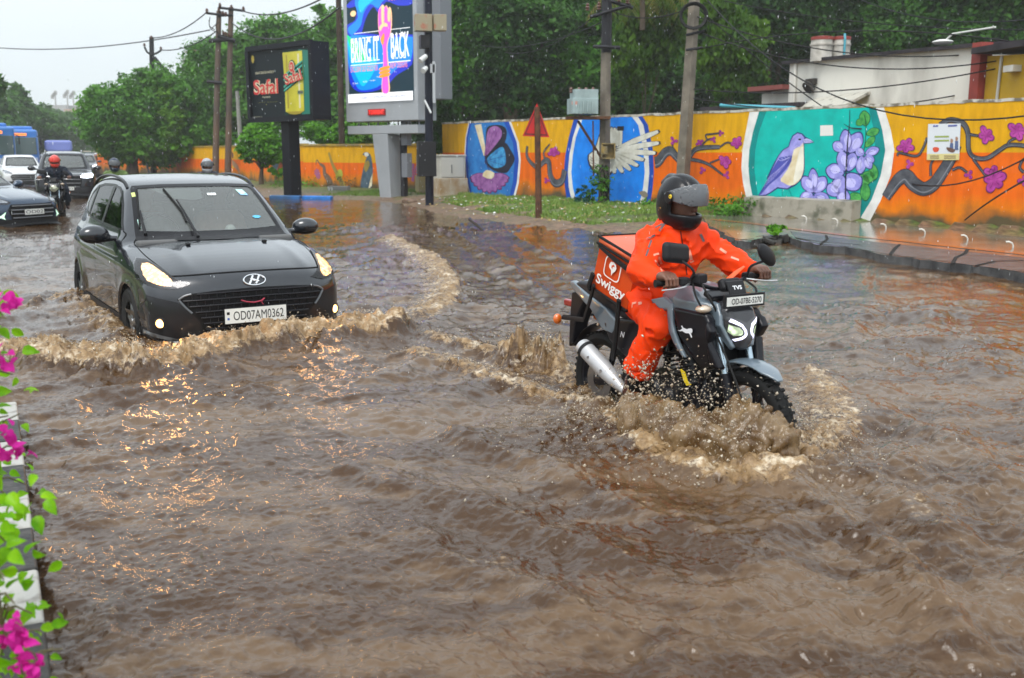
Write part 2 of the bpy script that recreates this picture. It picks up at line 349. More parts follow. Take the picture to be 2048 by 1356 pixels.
def ground_mat():
 m = bpy.data.materials.new('wet_ground'); m.use_nodes = True; t = m.node_tree; b = t.nodes['Principled BSDF']; tc = N(t, 'ShaderNodeTexCoord')
 def nz(s, d=5):
  n = N(t, 'ShaderNodeTexNoise'); n.inputs['Scale'].default_value = s; n.inputs['Detail'].default_value = d; t.links.new(tc.outputs['Object'], n.inputs['Vector']); return n
 a = N(t, 'ShaderNodeAttribute', attribute_name='grass'); n1 = nz(1.3); n2 = nz(9); n3 = nz(60)
 mud = N(t, 'ShaderNodeValToRGB'); mud.color_ramp.elements[0].color = (.075, .045, .025, 1); mud.color_ramp.elements[1].color = (.24, .15, .09, 1); mud.color_ramp.elements[0].position = .35; mud.color_ramp.elements[1].position = .68
 gr = N(t, 'ShaderNodeValToRGB'); gr.color_ramp.elements[0].color = (.035, .06, .01, 1); gr.color_ramp.elements[1].color = (.12, .19, .025, 1); gr.color_ramp.elements[0].position = .35; gr.color_ramp.elements[1].position = .65
 ad = N(t, 'ShaderNodeMath', operation='ADD'); t.links.new(a.outputs['Fac'], ad.inputs[0])
 s2 = N(t, 'ShaderNodeMath', operation='MULTIPLY_ADD'); s2.inputs[1].default_value = 2.4; s2.inputs[2].default_value = -1.2; t.links.new(n1.outputs[0], s2.inputs[0]); t.links.new(s2.outputs[0], ad.inputs[1]); ad.use_clamp = True
 mxx = N(t, 'ShaderNodeMix', data_type='RGBA'); t.links.new(n2.outputs[0], mud.inputs[0]); t.links.new(n2.outputs[0], gr.inputs[0]); t.links.new(ad.outputs[0], mxx.inputs[0]); t.links.new(mud.outputs[0], mxx.inputs[6]); t.links.new(gr.outputs[0], mxx.inputs[7])
 t.links.new(mxx.outputs[2], b.inputs['Base Color']); b.inputs['Roughness'].default_value = .55; bp = N(t, 'ShaderNodeBump'); bp.inputs['Strength'].default_value = .8; bp.inputs['Distance'].default_value = .03; t.links.new(n3.outputs[0], bp.inputs['Height']); t.links.new(bp.outputs[0], b.inputs['Normal'])
 return m
GMAT = ground_mat()
X, Y = fan(2.0, 500, 420, 420, -1.6, 1.6); Z = land_h(X, Y)
d = -sdpoly(LAND, X.ravel(), Y.ravel()).reshape(X.shape)
dry = np.clip((d - 1.0) / 1.0, 0, 1); tp = (X - WA[0]) * WN[0] + (Y - WA[1]) * WN[1]; spx = (X - WA[0]) * WU[0] + (Y - WA[1]) * WU[1]
dirt = np.exp(-((spx - 18) ** 2 / 5) - ((tp - 2.5) ** 2) / 6)
g = dry * (1 - .9 * dirt); g = np.where((spx < 6.6) & (tp > 0), .12, g); g = np.where(X < KERB(Y) - .3, .8, g)
tag(fastmesh('ground', np.stack([X, Y, Z], -1).reshape(-1, 3), gridfaces(420, 420), GMAT, attr={'grass': g.ravel()}), kind='structure')
road = MB(); road.add([(-700, -20, -.22), (700, -20, -.22), (700, 900, -.22), (-700, 900, -.22)], [(0, 1, 2, 3)])
tag(road.build('road', mat('wet_asphalt', (.05, .048, .046), .35, var=.3, scale=3, bump=.4)), kind='structure')
# pavement in front of the painted wall: slab of strips, broken front edge
PT = .12
pm = [mat('pave_concrete', (.11, .10, .085), .10, col2=(.22, .20, .165), scale=1.4, bump=.15, bscale=9), mat('pave_orange', (.50, .14, .04), .16, col2=(.30, .13, .06), scale=5), mat('pave_asphalt', (.045, .045, .047), .25, col2=(.10, .10, .10), scale=6, bump=.5, bscale=60), mat('pave_crack', (.012, .011, .01), .7), mat('pave_ochre', (.32, .20, .08), .2, col2=(.2, .16, .1), scale=3)]
def onz(px, py, z=PT): return np.array(W(px, py, z))
edge = [(2400, 608), (2200, 573), (2048, 546), (1960, 533), (1900, 526), (1830, 517), (1760, 508), (1700, 495), (1640, 490), (1590, 478), (1565, 470), (1540, 472), (1500, 484), (1470, 480), (1440, 462), (1412, 445)]
back = [(1405, 430), (1500, 427), (1600, 431), (1720, 440), (1850, 454), (2048, 475), (2400, 522)]
pv = MB(); poly = [onz(*p) for p in edge] + [onz(*p) for p in back]
rr = random.Random(3); e2 = []
for i, p in enumerate(poly):
 e2.append(p)
 if i < len(edge) - 1:
  q = poly[i + 1]
  for k in range(1, 5): e2.append(p + (q - p) * k / 5 + np.array([rr.uniform(-.05, .05), rr.uniform(-.05, .05)]))
pv.prism(e2, lambda u, v, d: (u, v, d), -.1, PT, 0); pv.M = [2 if i > 1 else m_ for i, m_ in enumerate(pv.M)]
def strip(pts, wdt, z, m):
 P = [onz(*p, z) for p in pts]; V = []; F = []
 for i, p in enumerate(P):
  t = P[min(i + 1, len(P) - 1)] - P[max(i - 1, 0)]; t /= np.linalg.norm(t); nn = np.array([-t[1], t[0]]); ww = wdt * (1 + .15 * rr.uniform(-1, 1)); V += [(*(p + nn * ww / 2), z), (*(p - nn * ww / 2), z)]
 for i in range(len(P) - 1): F.append((2 * i, 2 * i + 1, 2 * i + 3, 2 * i + 2))
 pv.add(V, F, m)
asph = [(2400, 604), (2200, 570), (2048, 544), (1900, 524), (1830, 515), (1760, 506), (1700, 493), (1640, 488), (1592, 476), (1580, 462), (1700, 478), (1850, 494), (2048, 515), (2200, 536), (2400, 566)]
P = [onz(*p, PT + .004) for p in asph]; pv.add([(*p, PT + .004) for p in P], [tuple(range(len(P)))], 2)
oc = [(1448, 460), (1560, 468), (1500, 481), (1470, 477)]
P = [onz(*p, PT + .004) for p in oc]; pv.add([(*p, PT + .004) for p in P], [tuple(range(len(P)))], 4)
strip([(1425, 439), (1500, 446), (1600, 459), (1700, 471), (1800, 481), (1900, 492), (2048, 508), (2200, 528), (2400, 556)], .16, PT + .008, 1)
for cr in ([(1905, 526), (1912, 514), (1930, 506), (1935, 498)], [(1950, 531), (1990, 522), (2048, 520)], [(1640, 488), (1655, 478), (1652, 470)], [(1780, 509), (1790, 496), (1800, 488)], [(2100, 552), (2120, 540), (2110, 526)], [(1575, 472), (1620, 480), (1660, 484), (1720, 489)]): strip(cr, .045, PT + .012, 3)
tag(pv.build('pavement', pm), kind='structure')
# broken dark slab lip and rubble by the end of the pavement
lip = MB(); rr = random.Random(8)
for i in range(26):
 px, py = rr.uniform(1480, 1575), 0; py = 486 - abs(px - 1480) * .06 + rr.uniform(-4, 4); p = onz(px, py, .05); lip.box((*p, rr.uniform(.0, .1)), (rr.uniform(.08, .3), rr.uniform(.08, .2), rr.uniform(.04, .12)), 0, rz=rr.uniform(0, 3), rx=rr.uniform(-.4, .4))
tag(lip.build('rubble', mat('wet_rubble', (.03, .028, .025), .5, var=.4, scale=9), bevel=.01), kind='stuff')
# white conduit stubs looping out of the pavement at the wall foot
cm = mat('conduit_white', (.62, .60, .54), .5, var=.15, scale=20)
ps = [(1494, 424), (1550, 428), (1613, 435), (1675, 441), (1772, 452), (1850, 463), (1935, 476), (2026, 490)]
lab = ['left of the concrete block', 'under the left end of the concrete block', 'before the middle of the concrete block', 'under the right end of the concrete block', 'under the white ring of the bird panel', 'below the grey branch on the orange wall', 'below the paper poster', 'nearest the right frame edge']
def conduit():
 o = thing('conduit_stub', '', 'conduit', group='white conduit stubs along the wall foot')
 for k in (-1, 1):
  mb = MB(); mb.ring([(k * .035, 0, -.05), (k * .035, .0, .03), (k * .035, .02, .065), (k * .035, .06, .085), (k * .035, .10, .08)], .010, 8); mb.build('pipe', cm, o, smooth=True)
 return o
proto = None
for (px, py), l_ in zip(ps, lab):
 o = conduit() if proto is None else copy_tree(proto); proto = proto or o
 p = onz(px, py + 5, PT); o.location = (*p, PT); o.rotation_euler = (0, 0, math.atan2(WU[1], WU[0]) + R(-60)); o['label'] = 'twin white pipe ends ' + l_
# concrete block below the bird panel, fallen kerb
def slabpx(name, x0, y0, x1, y1, hgt, dep, m, label, cat, z=PT):
 a, b = [np.array(wst(s_, dep + .03)) for s_ in (x0, x1)]; c = (a + b) / 2; dd = b - a; nn = np.array([-dd[1], dd[0]]); nn /= np.linalg.norm(nn); nn = nn if nn @ c > 0 else -nn
 o = thing(name, label, cat, (*c, z), math.atan2(dd[1], dd[0])); mb = MB(); L_ = np.linalg.norm(dd); n = 14; V = []; rr = random.Random(1); F = []
 prof = [(0, 0), (0, hgt * .5), (0, hgt), (dep, hgt * 1.05), (dep, 0)]
 for i in range(n):
  for (q, h) in prof: V.append((-L_ / 2 + L_ * i / (n - 1), q + rr.uniform(-.012, .012), h + (rr.uniform(-.012, .012) if h > 0 else -.05)))
 for i in range(n - 1):
  for j in range(4): F.append((i * 5 + j, (i + 1) * 5 + j, (i + 1) * 5 + j + 1, i * 5 + j + 1))
 F += [tuple(range(5)), tuple((n - 1) * 5 + 4 - j for j in range(5))]; mb.add(V, F); mb.build('slab', m, o); return o
oldc = mat('old_concrete', (.34, .31, .25), .55, col2=(.10, .10, .065), scale=3, bump=.4, bscale=25, lo=.5, hi=.7)
slabpx('concrete_block', 6.15, 0, 3.35, 0, .40, .3, oldc, 'long low mossy concrete block in front of the bird painting', 'block')
def kerbpiece(name, x0, y0, x1, y1, m, label, cat, grp=None):
 a = np.array(W(x0, y0, 0)); b = np.array(W(x1, y1, 0)); d = b - a; o = thing(name, label, cat, (*((a + b) / 2), 0), math.atan2(d[1], d[0]), grp); L_ = np.linalg.norm(d); mb = MB()
 mb.box((0, .12, -.03), (L_, .24, .30)); mb.build('kerbstone', m, o, bevel=.05); return o
blu = mat('kerb_blue', (.01, .13, .42), .4, var=.3, scale=3)
kerbpiece('painted_kerb', 668, 399, 610, 398, blu, 'bright blue kerb piece, right one of two by the black billboard post', 'kerb', 'blue painted kerb pieces')
kerbpiece('painted_kerb', 606, 398, 545, 397, mat('kerb_blue_dark', (.012, .05, .11), .45, col2=(.01, .12, .36), scale=1.2), 'dull blue and dark kerb piece, left one of two by the black billboard post', 'kerb', 'blue painted kerb pieces')
# grass blades on the verge
def grass(name, n, s0, s1, t0, t1, seed, hmax, density=None):
 rs = np.random.RandomState(seed); s = rs.uniform(s0, s1, n); t = rs.uniform(t0, t1, n); P = WA[None] + s[:, None] * WU + t[:, None] * WN
 k = (fbm(P[:, 0] * .9, P[:, 1] * .9) > -.22) & (-sdpoly(LAND, P[:, 0], P[:, 1]) > .9) & (np.exp(-((s - 18) ** 2 / 5) - ((t - 2.5) ** 2) / 6) < .5) & ~((s < 6.4) & (t > .15)); P = P[k]; n = len(P)
 z = land_h(P[:, 0], P[:, 1]); h = hmax * (.35 + .65 * rs.rand(n)) * (1.0 + .8 * fbm(P[:, 0] * 2, P[:, 1] * 2)); a = rs.rand(n) * 6.28; ww = .006 + .01 * rs.rand(n); le = rs.randn(n, 2) * .35 * h[:, None]
 b = np.stack([np.cos(a) * ww, np.sin(a) * ww, 0 * a], 1); p = np.stack([P[:, 0], P[:, 1], z - .01], 1); md = p + np.stack([le[:, 0] * .4, le[:, 1] * .4, h * .6], 1); tp = p + np.stack([le[:, 0], le[:, 1], h], 1)
 V = np.stack([p - b, p + b, md + b * .7, tp, md - b * .7], 1).reshape(-1, 3); i = np.arange(n) * 5; F = np.concatenate([np.stack([i, i + 1, i + 2, i + 4], 1)]); T = np.stack([i + 4, i + 2, i + 3, i + 3], 1)
 me = fastmesh(name, V, F, mat('grass_blade', (.10, .20, .02), .6, col2=(.19, .27, .04), scale=.8))
 me2 = np.stack([i + 4, i + 2, i + 3], 1); o2 = fastmesh('tmp', V, me2, mat('grass_blade', (0, 0, 0)))
 import bmesh
 bm = bmesh.new(); bm.from_mesh(me.data); bm.from_mesh(o2.data); bm.to_mesh(me.data); bm.free(); bpy.data.objects.remove(o2)
 return me
tag(grass('grass', 60000, 4, 22, -.2, 5.2, 3, .10), kind='stuff')
# leaf litter and pale rubbish on the grass
rs = np.random.RandomState(4); lt = MB()
for i in range(420):
 s, t = rs.uniform(6, 17), rs.uniform(.3, 5.0); p = wst(s, t); z = float(land_h(np.array([p[0]]), np.array([p[1]]))[0]) + .05
 if z > .07: lt.box((*p, z), (rs.uniform(.02, .06), rs.uniform(.02, .07), .012), int(rs.rand() < .25), rz=rs.rand() * 6, rx=rs.uniform(-.5, .5), ry=rs.uniform(-.5, .5))
tag(lt.build('litter', [mat('dead_leaf', (.30, .22, .08), .7, var=.3), mat('paper_scrap', (.7, .7, .68), .6)]), kind='stuff')
def rock(name, px, py, r, label, z=.0, m=None, seed=0):
 x, y = W(px, py, z); o = sdf(name, lambda P: ell(P, (0, 0, 0), (r, r * .7, r * .6)) + r * .35 * fbm(P[:, 0] / r * 1.3 + seed, P[:, 1] / r * 1.3, P[:, 2] / r * 1.3), (-r * 1.5,) * 3, (r * 1.5,) * 3, r / 7, m or mat('rock', (.13, .08, .05), .6, var=.4, scale=12)); o.location = (x, y, z); tag(o, label, 'stone'); return o
rock('stone', 1158, 457, .17, 'brown stone at the water edge below the grass'); rock('stone', 820, 404, .22, 'earthy lump at the foot of the grey screen column', .05, seed=3); rock('stone', 935, 425, .12, 'small pale stone below the beige cabinet', .0, mat('pale_rock', (.4, .36, .3), .6), 5)
tw = MB(); a = W(938, 445, .06); b = W(968, 462, .02); tw.ring([(a[0], a[1], .12), ((a[0] + b[0]) / 2, (a[1] + b[1]) / 2, .08), (b[0], b[1], .0)], [.02, .03, .02], 6); tag(tw.build('branch', mat('twig', (.03, .02, .015), .7), smooth=True), 'dark bare branch sticking out of the water near the grass', 'branch')
# ------------------------------------------------------------ painted wall (right run)
ZT = 2.42; ZB = -.1
WN3 = np.array([WN[0], WN[1], 0])
def wallmat(name, ztop, yel, ora, lowc, split):
 m = bpy.data.materials.new(name); m.use_nodes = True; t = m.node_tree; b = t.nodes['Principled BSDF']; ge = N(t, 'ShaderNodeTexCoord'); sp = N(t, 'ShaderNodeSeparateXYZ'); t.links.new(ge.outputs['Object'], sp.inputs[0])
 nz = N(t, 'ShaderNodeTexNoise'); nz.inputs['Scale'].default_value = 1.2; nz.inputs['Detail'].default_value = 8; t.links.new(ge.outputs['Object'], nz.inputs['Vector'])
 n2 = N(t, 'ShaderNodeTexNoise'); n2.inputs['Scale'].default_value = 6; n2.inputs['Detail'].default_value = 6; mp_ = N(t, 'ShaderNodeMapping'); mp_.inputs['Scale'].default_value = (1, 1, .28); t.links.new(ge.outputs['Object'], mp_.inputs[0]); t.links.new(mp_.outputs[0], n2.inputs['Vector'])
 def step(thr, wd, src=None, nse=.0):
  a = N(t, 'ShaderNodeMath', operation='MULTIPLY_ADD'); a.inputs[1].default_value = nse; t.links.new(nz.outputs[0], a.inputs[0]); t.links.new(sp.outputs[2], a.inputs[2])
  r = N(t, 'ShaderNodeMapRange'); r.inputs[1].default_value = thr - wd + nse * .5; r.inputs[2].default_value = thr + wd + nse * .5; t.links.new(a.outputs[0], r.inputs[0]); return r.outputs[0]
 def mix(f, a, b_):
  x = N(t, 'ShaderNodeMix', data_type='RGBA'); t.links.new(f, x.inputs[0])
  for i, c in ((6, a), (7, b_)):
   if isinstance(c, tuple): x.inputs[i].default_value = (*c, 1)
   else: t.links.new(c, x.inputs[i])
  return x.outputs[2]
 base = mix(step(split, .012), ora, yel)
 base = mix(step(.62, .12, nse=.5), lowc, base)
 # grime at the foot and drips under the coping
 g1 = N(t, 'ShaderNodeValToRGB'); g1.color_ramp.elements[0].position = .42; g1.color_ramp.elements[1].position = .7; g1.color_ramp.elements[0].color = (1, 1, 1, 1); g1.color_ramp.elements[1].color = (.72, .70, .66, 1); t.links.new(n2.outputs[0], g1.inputs[0])
 mu = N(t, 'ShaderNodeMix', data_type='RGBA', blend_type='MULTIPLY'); mu.inputs[0].default_value = .75; t.links.new(base, mu.inputs[6]); t.links.new(g1.outputs[0], mu.inputs[7])
 low = mix(step(.40, .14, nse=1.1), (.10, .075, .035), mu.outputs[2])
 t.links.new(low, b.inputs['Base Color']); b.inputs['Roughness'].default_value = .6; b.inputs['Specular IOR Level'].default_value = .2
 bp = N(t, 'ShaderNodeBump'); bp.inputs['Strength'].default_value = .25; bp.inputs['Distance'].default_value = .01; t.links.new(n2.outputs[0], bp.inputs['Height']); t.links.new(bp.outputs[0], b.inputs['Normal'])
 return m
YEL = (.72, .37, .0); ORA = (.80, .14, .0)
wm = wallmat('painted_wall', ZT, YEL, ORA, (.76, .20, .0), 1.5)
wall = thing('painted_wall', 'tall yellow and orange compound wall painted with birds and branches', 'wall', (*WA, 0), math.atan2(WU[1], WU[0]))
S0, S1 = -9.0, 19.1
rl = -1 if True else 1
mb = MB(); V = []; n = 160; rr = random.Random(2)
# local frame: x along the wall, local -y/+y thickness away from the camera
yaway = np.array([-math.sin(wall.rotation_euler.z), math.cos(wall.rotation_euler.z)]); SG = 1 if yaway @ WA > 0 else -1
for i in range(n + 1):
 s = S0 + (S1 - S0) * i / n; zt = ZT + rr.uniform(-.006, .006)
 V += [(s, 0, ZB), (s, 0, zt), (s, SG * .23, zt + .004), (s, SG * .23, ZB)]
F = []
for i in range(n):
 for j in range(3): a = i * 4 + j; F.append((a, a + 4, a + 5, a + 1))
F += [(0, 1, 2, 3), (n * 4 + 3, n * 4 + 2, n * 4 + 1, n * 4)]
mb.add(V, F); mb.build('masonry', wm, wall)
cop = MB(); V = []
for i in range(n + 1):
 s = S0 + (S1 - S0) * i / n; q = rr.uniform(-.012, .012); V += [(s, -SG * .012, ZT - .02 + q), (s, -SG * .014, ZT + .035 + q), (s, SG * .25, ZT + .04 + q), (s, SG * .25, ZT - .02)]
cop.add(V, F[:-2] + [(0, 1, 2, 3), (n * 4 + 3, n * 4 + 2, n * 4 + 1, n * 4)]); cop.build('coping', mat('coping_plaster', (.55, .52, .45), .6, col2=(.16, .14, .1), scale=6, lo=.45, hi=.6), wall)
# --- painting: traced outlines put on the wall's own plane as thin coats of paint
MI = bpy.data.objects
def wl(px, py):                              # pixel -> (s,z) on the wall plane
 p = onplane(px, py, (*WA, 0), WN3); return ((p[0] - WA[0]) * WU[0] + (p[1] - WA[1]) * WU[1], p[2])
wz = math.atan2(WU[1], WU[0])
class Paint:
 """thin coats on a wall; frame fn(s,z,d)"""
 def __init__(s, wl_, sg): s.b = MB(); s.wl = wl_; s.sg = sg; s.mats = []; s.lay = 0
 def mi(s, m):
  if m not in s.mats: s.mats.append(m)
  return s.mats.index(m)
 def P(s, a, z, d): return (a, -s.sg * (.003 + .0015 * d), z)
 def poly(s, pts, m, lay, sm=0, clip=True):
  q = [s.wl(*p) for p in pts]
  if sm: q = smoothline(q, sm, True)
  q = [(a, min(max(z, ZB + .05), s.zt)) if clip else (a, z) for a, z in q]
  s.b.add([s.P(a, z, lay) for a, z in q], [tuple(range(len(q)))], s.mi(m))
 def line(s, pts, wds, m, lay, k=6, out=None, ow=.012):
  q = smoothline([s.wl(*p) for p in pts], k); n = len(q); wds = wds if isinstance(wds, (list, tuple)) else [wds, wds]; L_ = []; Rr = []
  for i, p in enumerate(q):
   t = q[min(i + 1, n - 1)] - q[max(i - 1, 0)]; t = t / (np.linalg.norm(t) + 1e-9); nn = np.array([-t[1], t[0]]); f = i / (n - 1) * (len(wds) - 1); j = min(int(f), len(wds) - 2); wv = wds[j] + (wds[j + 1] - wds[j]) * (f - j)
   L_.append((p, nn, wv))
  def rib(ex, mm, ly, off=0.0, sc_=1.0):
   V = []; F = []
   for p, nn, wv in L_:
    for sgn in (1, -1): a = p + nn * (sgn * (wv * sc_ / 2 + ex) + off * wv); V.append(s.P(a[0], min(a[1], s.zt), ly))
   for i in range(n - 1): F.append((2 * i, 2 * i + 1, 2 * i + 3, 2 * i + 2))
   s.b.add(V, F, s.mi(mm))
  if out is not None: rib(ow, out, lay)
  rib(0, m, lay + 1)
  return rib
def pm_(n, c, c2=None, sc_=3): return mat('paint_' + n, c, .6, var=.12, scale=sc_, col2=c2, spec=.2)
cTEAL = pm_('teal', (.0, .44, .38)); cTEALD = pm_('teal_dark', (.0, .24, .23)); cWH = pm_('white', (.72, .71, .68)); cGREYB = pm_('branch', (.055, .06, .075), (.11, .115, .13), 5); cGREYL = pm_('branch_light', (.20, .21, .24)); cBLK = pm_('line', (.02, .02, .035))
cMAG = pm_('magenta', (.36, .03, .25), (.50, .07, .36), 7); cMAGD = pm_('magenta_dark', (.12, .01, .09)); cVIO = pm_('violet', (.27, .26, .68), (.38, .36, .78), 6); cVIOD = pm_('violet_dark', (.07, .08, .38)); cVIOL = pm_('violet_light', (.52, .50, .86)); cNAVY = pm_('navy', (.025, .04, .17))
cBLUE = pm_('sky_blue', (.005, .20, .80), (.01, .26, .90)); cBLUED = pm_('royal_blue', (.01, .07, .42)); cGRN = pm_('leaf', (.03, .26, .06), (.10, .42, .09), 8); cGRND = pm_('leaf_dark', (.01, .10, .04)); cCREAM = pm_('cream', (.74, .60, .34), (.80, .72, .54), 4); cFEATH = pm_('feather', (.62, .60, .50), (.76, .75, .68), 4); cPUR = pm_('purple', (.25, .08, .30), (.38, .16, .42), 5); cWING = pm_('wing_blue', (.02, .17, .48), (.06, .36, .66), 6)
pt = Paint(wl, SG); pt.zt = ZT - .02
def flower(cx, cy, r, n, ph, lay=6, m=cMAG, sq=.8, out=cMAGD, pl=.62):
 for k in range(n):
  a = ph + 2 * math.pi * k / n; rr_ = r * (1 + .18 * math.sin(k * 2.7 + cx)); c, s_ = math.cos(a), math.sin(a); w_ = r * pl * .62
  pts = [(cx, cy), (cx + c * rr_ * .5 - s_ * w_, cy + s_ * rr_ * .5 + c * w_), (cx + c * rr_ * .92 - s_ * w_ * .75, cy + s_ * rr_ * .92 + c * w_ * .75), (cx + c * rr_ * 1.05, cy + s_ * rr_ * 1.05), (cx + c * rr_ * .92 + s_ * w_ * .75, cy + s_ * rr_ * .92 - c * w_ * .75), (cx + c * rr_ * .5 + s_ * w_, cy + s_ * rr_ * .5 - c * w_)]
  g = lambda f: [(cx + (x - cx) * f, cy + (y - cy) * f * 1.0) for x, y in pts]
  pt.poly([(x * 1.0, y) for x, y in g(1.08)], out, lay + k * .4, 3); pt.poly(g(.97), m, lay + .2 + k * .4, 3)
  pt.line([(cx + c * rr_ * .2, cy + s_ * rr_ * .2), (cx + c * rr_ * .75, cy + s_ * rr_ * .75)], [.004, .012], out, lay + .3 + k * .4, 2)
def petal(x0, y0, x1, y1, w_, lay, m=cVIO, out=cNAVY, hl=True):
 dx, dy = x1 - x0, y1 - y0; L_ = math.hypot(dx, dy); c, s_ = dx / L_, dy / L_
 def g(f, o=0): return [(x0 + dx * (.5 + (t - .5) * f) - s_ * ww * w_ * f + o, y0 + dy * (.5 + (t - .5) * f) + c * ww * w_ * f) for t, ww in ((0, 0), (.25, .42), (.6, .55), (.88, .32), (1, 0), (.88, -.32), (.6, -.55), (.25, -.42))]
 pt.poly(g(1.1), out, lay, 3); pt.poly(g(.97), m, lay + .3, 3)
 if hl: pt.poly([(x + (-s_) * w_ * .13, y + c * w_ * .13) for x, y in g(.55)], cVIOL, lay + .5, 3)
 pt.line([(x0 + dx * .1, y0 + dy * .1), (x0 + dx * .8, y0 + dy * .8)], [.006, .003], out, lay + .7, 2)
# bird panel
pt.poly([(1500, 215), (1492, 262), (1485, 300), (1483, 335), (1486, 365), (1494, 402), (1520, 420), (1600, 428), (1700, 440), (1738, 446), (1762, 400), (1782, 350), (1789, 300), (1782, 260), (1768, 215), (1640, 200)], cWH, 1)
pt.poly([(1519, 215), (1506, 265), (1499, 300), (1497, 335), (1500, 365), (1507, 402), (1520, 420), (1600, 428), (1700, 440), (1717, 443), (1743, 400), (1762, 350), (1771, 300), (1765, 260), (1752, 215), (1640, 200)], cTEALD, 2)
pt.poly([(1534, 215), (1518, 265), (1511, 300), (1509, 335), (1512, 365), (1519, 402), (1530, 420), (1600, 428), (1700, 440), (1695, 440), (1722, 395), (1742, 345), (1751, 300), (1748, 260), (1738, 215), (1640, 200)], cTEAL, 3)
pt.poly([(1641, 251), (1666, 250), (1667, 271), (1641, 272)], mat('wall_patch', (.72, .70, .66), .6), 5)
def bird():
 k = .199; X0, Y0 = 1480, 200
 g = lambda L_: [(X0 + x * k, Y0 + y * k) for x, y in L_]
 pt.poly(g([(185, 960), (235, 880), (285, 800), (270, 790), (310, 700), (345, 630), (385, 560), (430, 500), (490, 465), (505, 410), (530, 355), (580, 322), (630, 335), (662, 370), (700, 390), (748, 425), (700, 438), (650, 440), (650, 520), (655, 640), (650, 720), (625, 800), (560, 860), (480, 900), (380, 890), (320, 930), (260, 965)]), cNAVY, 6)
 pt.poly(g([(200, 958), (245, 885), (300, 800), (320, 710), (355, 640), (395, 560), (440, 505), (498, 470), (515, 410), (540, 362), (582, 335), (622, 345), (650, 378), (640, 440), (640, 520), (600, 700), (520, 860), (480, 888), (380, 875), (310, 925), (262, 950)]), cVIO, 7)
 pt.poly(g([(545, 500), (600, 470), (640, 430), (645, 520), (648, 640), (640, 720), (615, 790), (560, 845), (500, 860), (440, 830), (410, 800), (480, 700), (520, 610)]), cCREAM, 8, 2)
 pt.poly(g([(600, 520), (640, 470), (645, 640), (636, 720), (600, 790), (540, 840), (560, 700)]), pm_('breast', (.78, .74, .62)), 9, 2)
 pt.poly(g([(400, 580), (500, 560), (530, 560), (520, 620), (470, 690), (400, 770), (300, 850), (215, 950), (195, 955), (240, 885), (285, 810), (320, 710)]), cVIOD, 8.5)
 for i in range(6): pt.line(g([(500 - i * 22, 590 + i * 22), (420 - i * 25, 700 + i * 16), (330 - i * 20, 800 + i * 18)]), [.014, .006], cVIO, 9.2, 3)
 for i in range(4): pt.line(g([(390 + i * 30, 600 - i * 14), (430 + i * 22, 610 - i * 8), (470 + i * 14, 590 - i * 8)]), [.01, .01], cVIOL, 9.4, 3)
 pt.poly(g([(640, 400), (672, 385), (712, 398), (745, 424), (700, 430), (650, 432)]), cVIOL, 9); pt.line(g([(640, 412), (700, 412), (745, 426)]), .008, cNAVY, 9.6, 3)
 pt.poly(g([(590, 395), (606, 386), (622, 395), (606, 406)]), cBLK, 10, 2); pt.line(g([(550, 480), (580, 460), (600, 470), (640, 440)]), .012, cVIOL, 9.5, 3)
 pt.line(g([(425, 900), (435, 965)]), .014, cTEALD, 7.5, 2); pt.line(g([(490, 890), (520, 950), (535, 985)]), .014, cTEALD, 7.5, 2)
bird()
k = .199; X0, Y0 = 1480, 200
def pe(x0, y0, x1, y1, w_, lay, **kw): petal(X0 + x0 * k, Y0 + y0 * k, X0 + x1 * k, Y0 + y1 * k, w_ * k, lay, **kw)
for a in ((1265, 260, 1250, 110, 95), (1230, 250, 1180, 200, 70), (1275, 345, 1400, 300, 70), (1265, 470, 1355, 370, 60), (1240, 740, 1350, 800, 110), (1200, 760, 1300, 840, 90), (1260, 830, 1265, 1010, 90), (1120, 940, 1200, 1040, 120), (1330, 640, 1360, 800, 80)): pe(*a, 5.5, m=cGRN, out=cGRND, hl=False)
pt.line([(1480 + x * k, 200 + y * k) for x, y in ((1240, 560), (1262, 420), (1270, 250), (1255, 150))], .02, cGRND, 5, 4)
for a in ((750, 930, 735, 690, 90), (735, 930, 640, 770, 110), (750, 930, 860, 775, 120), (735, 945, 610, 990, 90), (750, 950, 900, 1000, 90), (740, 960, 745, 1060, 110)): pe(*a, 7)
for a in ((1085, 530, 1060, 300, 110), (1100, 530, 1215, 330, 130), (1050, 510, 945, 430, 100), (1250, 550, 1170, 500, 80), (1265, 540, 1400, 490, 80), (1265, 560, 1350, 620, 70), (1255, 570, 1320, 690, 75), (1230, 560, 1210, 740, 90), (1060, 715, 1020, 510, 110), (1090, 715, 1150, 530, 110), (1050, 735, 870, 700, 140), (1085, 740, 1190, 900, 170), (1040, 760, 960, 940, 130), (1000, 960, 890, 850, 120), (1060, 900, 1030, 1040, 120)): pe(*a, 8.5)
pt.line([(1480 + x * k, 200 + y * k) for x, y in ((1110, 100), (1105, 250), (1090, 400), (1080, 560), (1070, 760), (1065, 1030))], [.012, .03, .03], cBLK, 12, 4)
pt.line([(1480 + x * k, 200 + y * k) for x, y in ((1050, 240), (1120, 280), (1230, 290))], [.01, .03], cBLK, 12, 3)
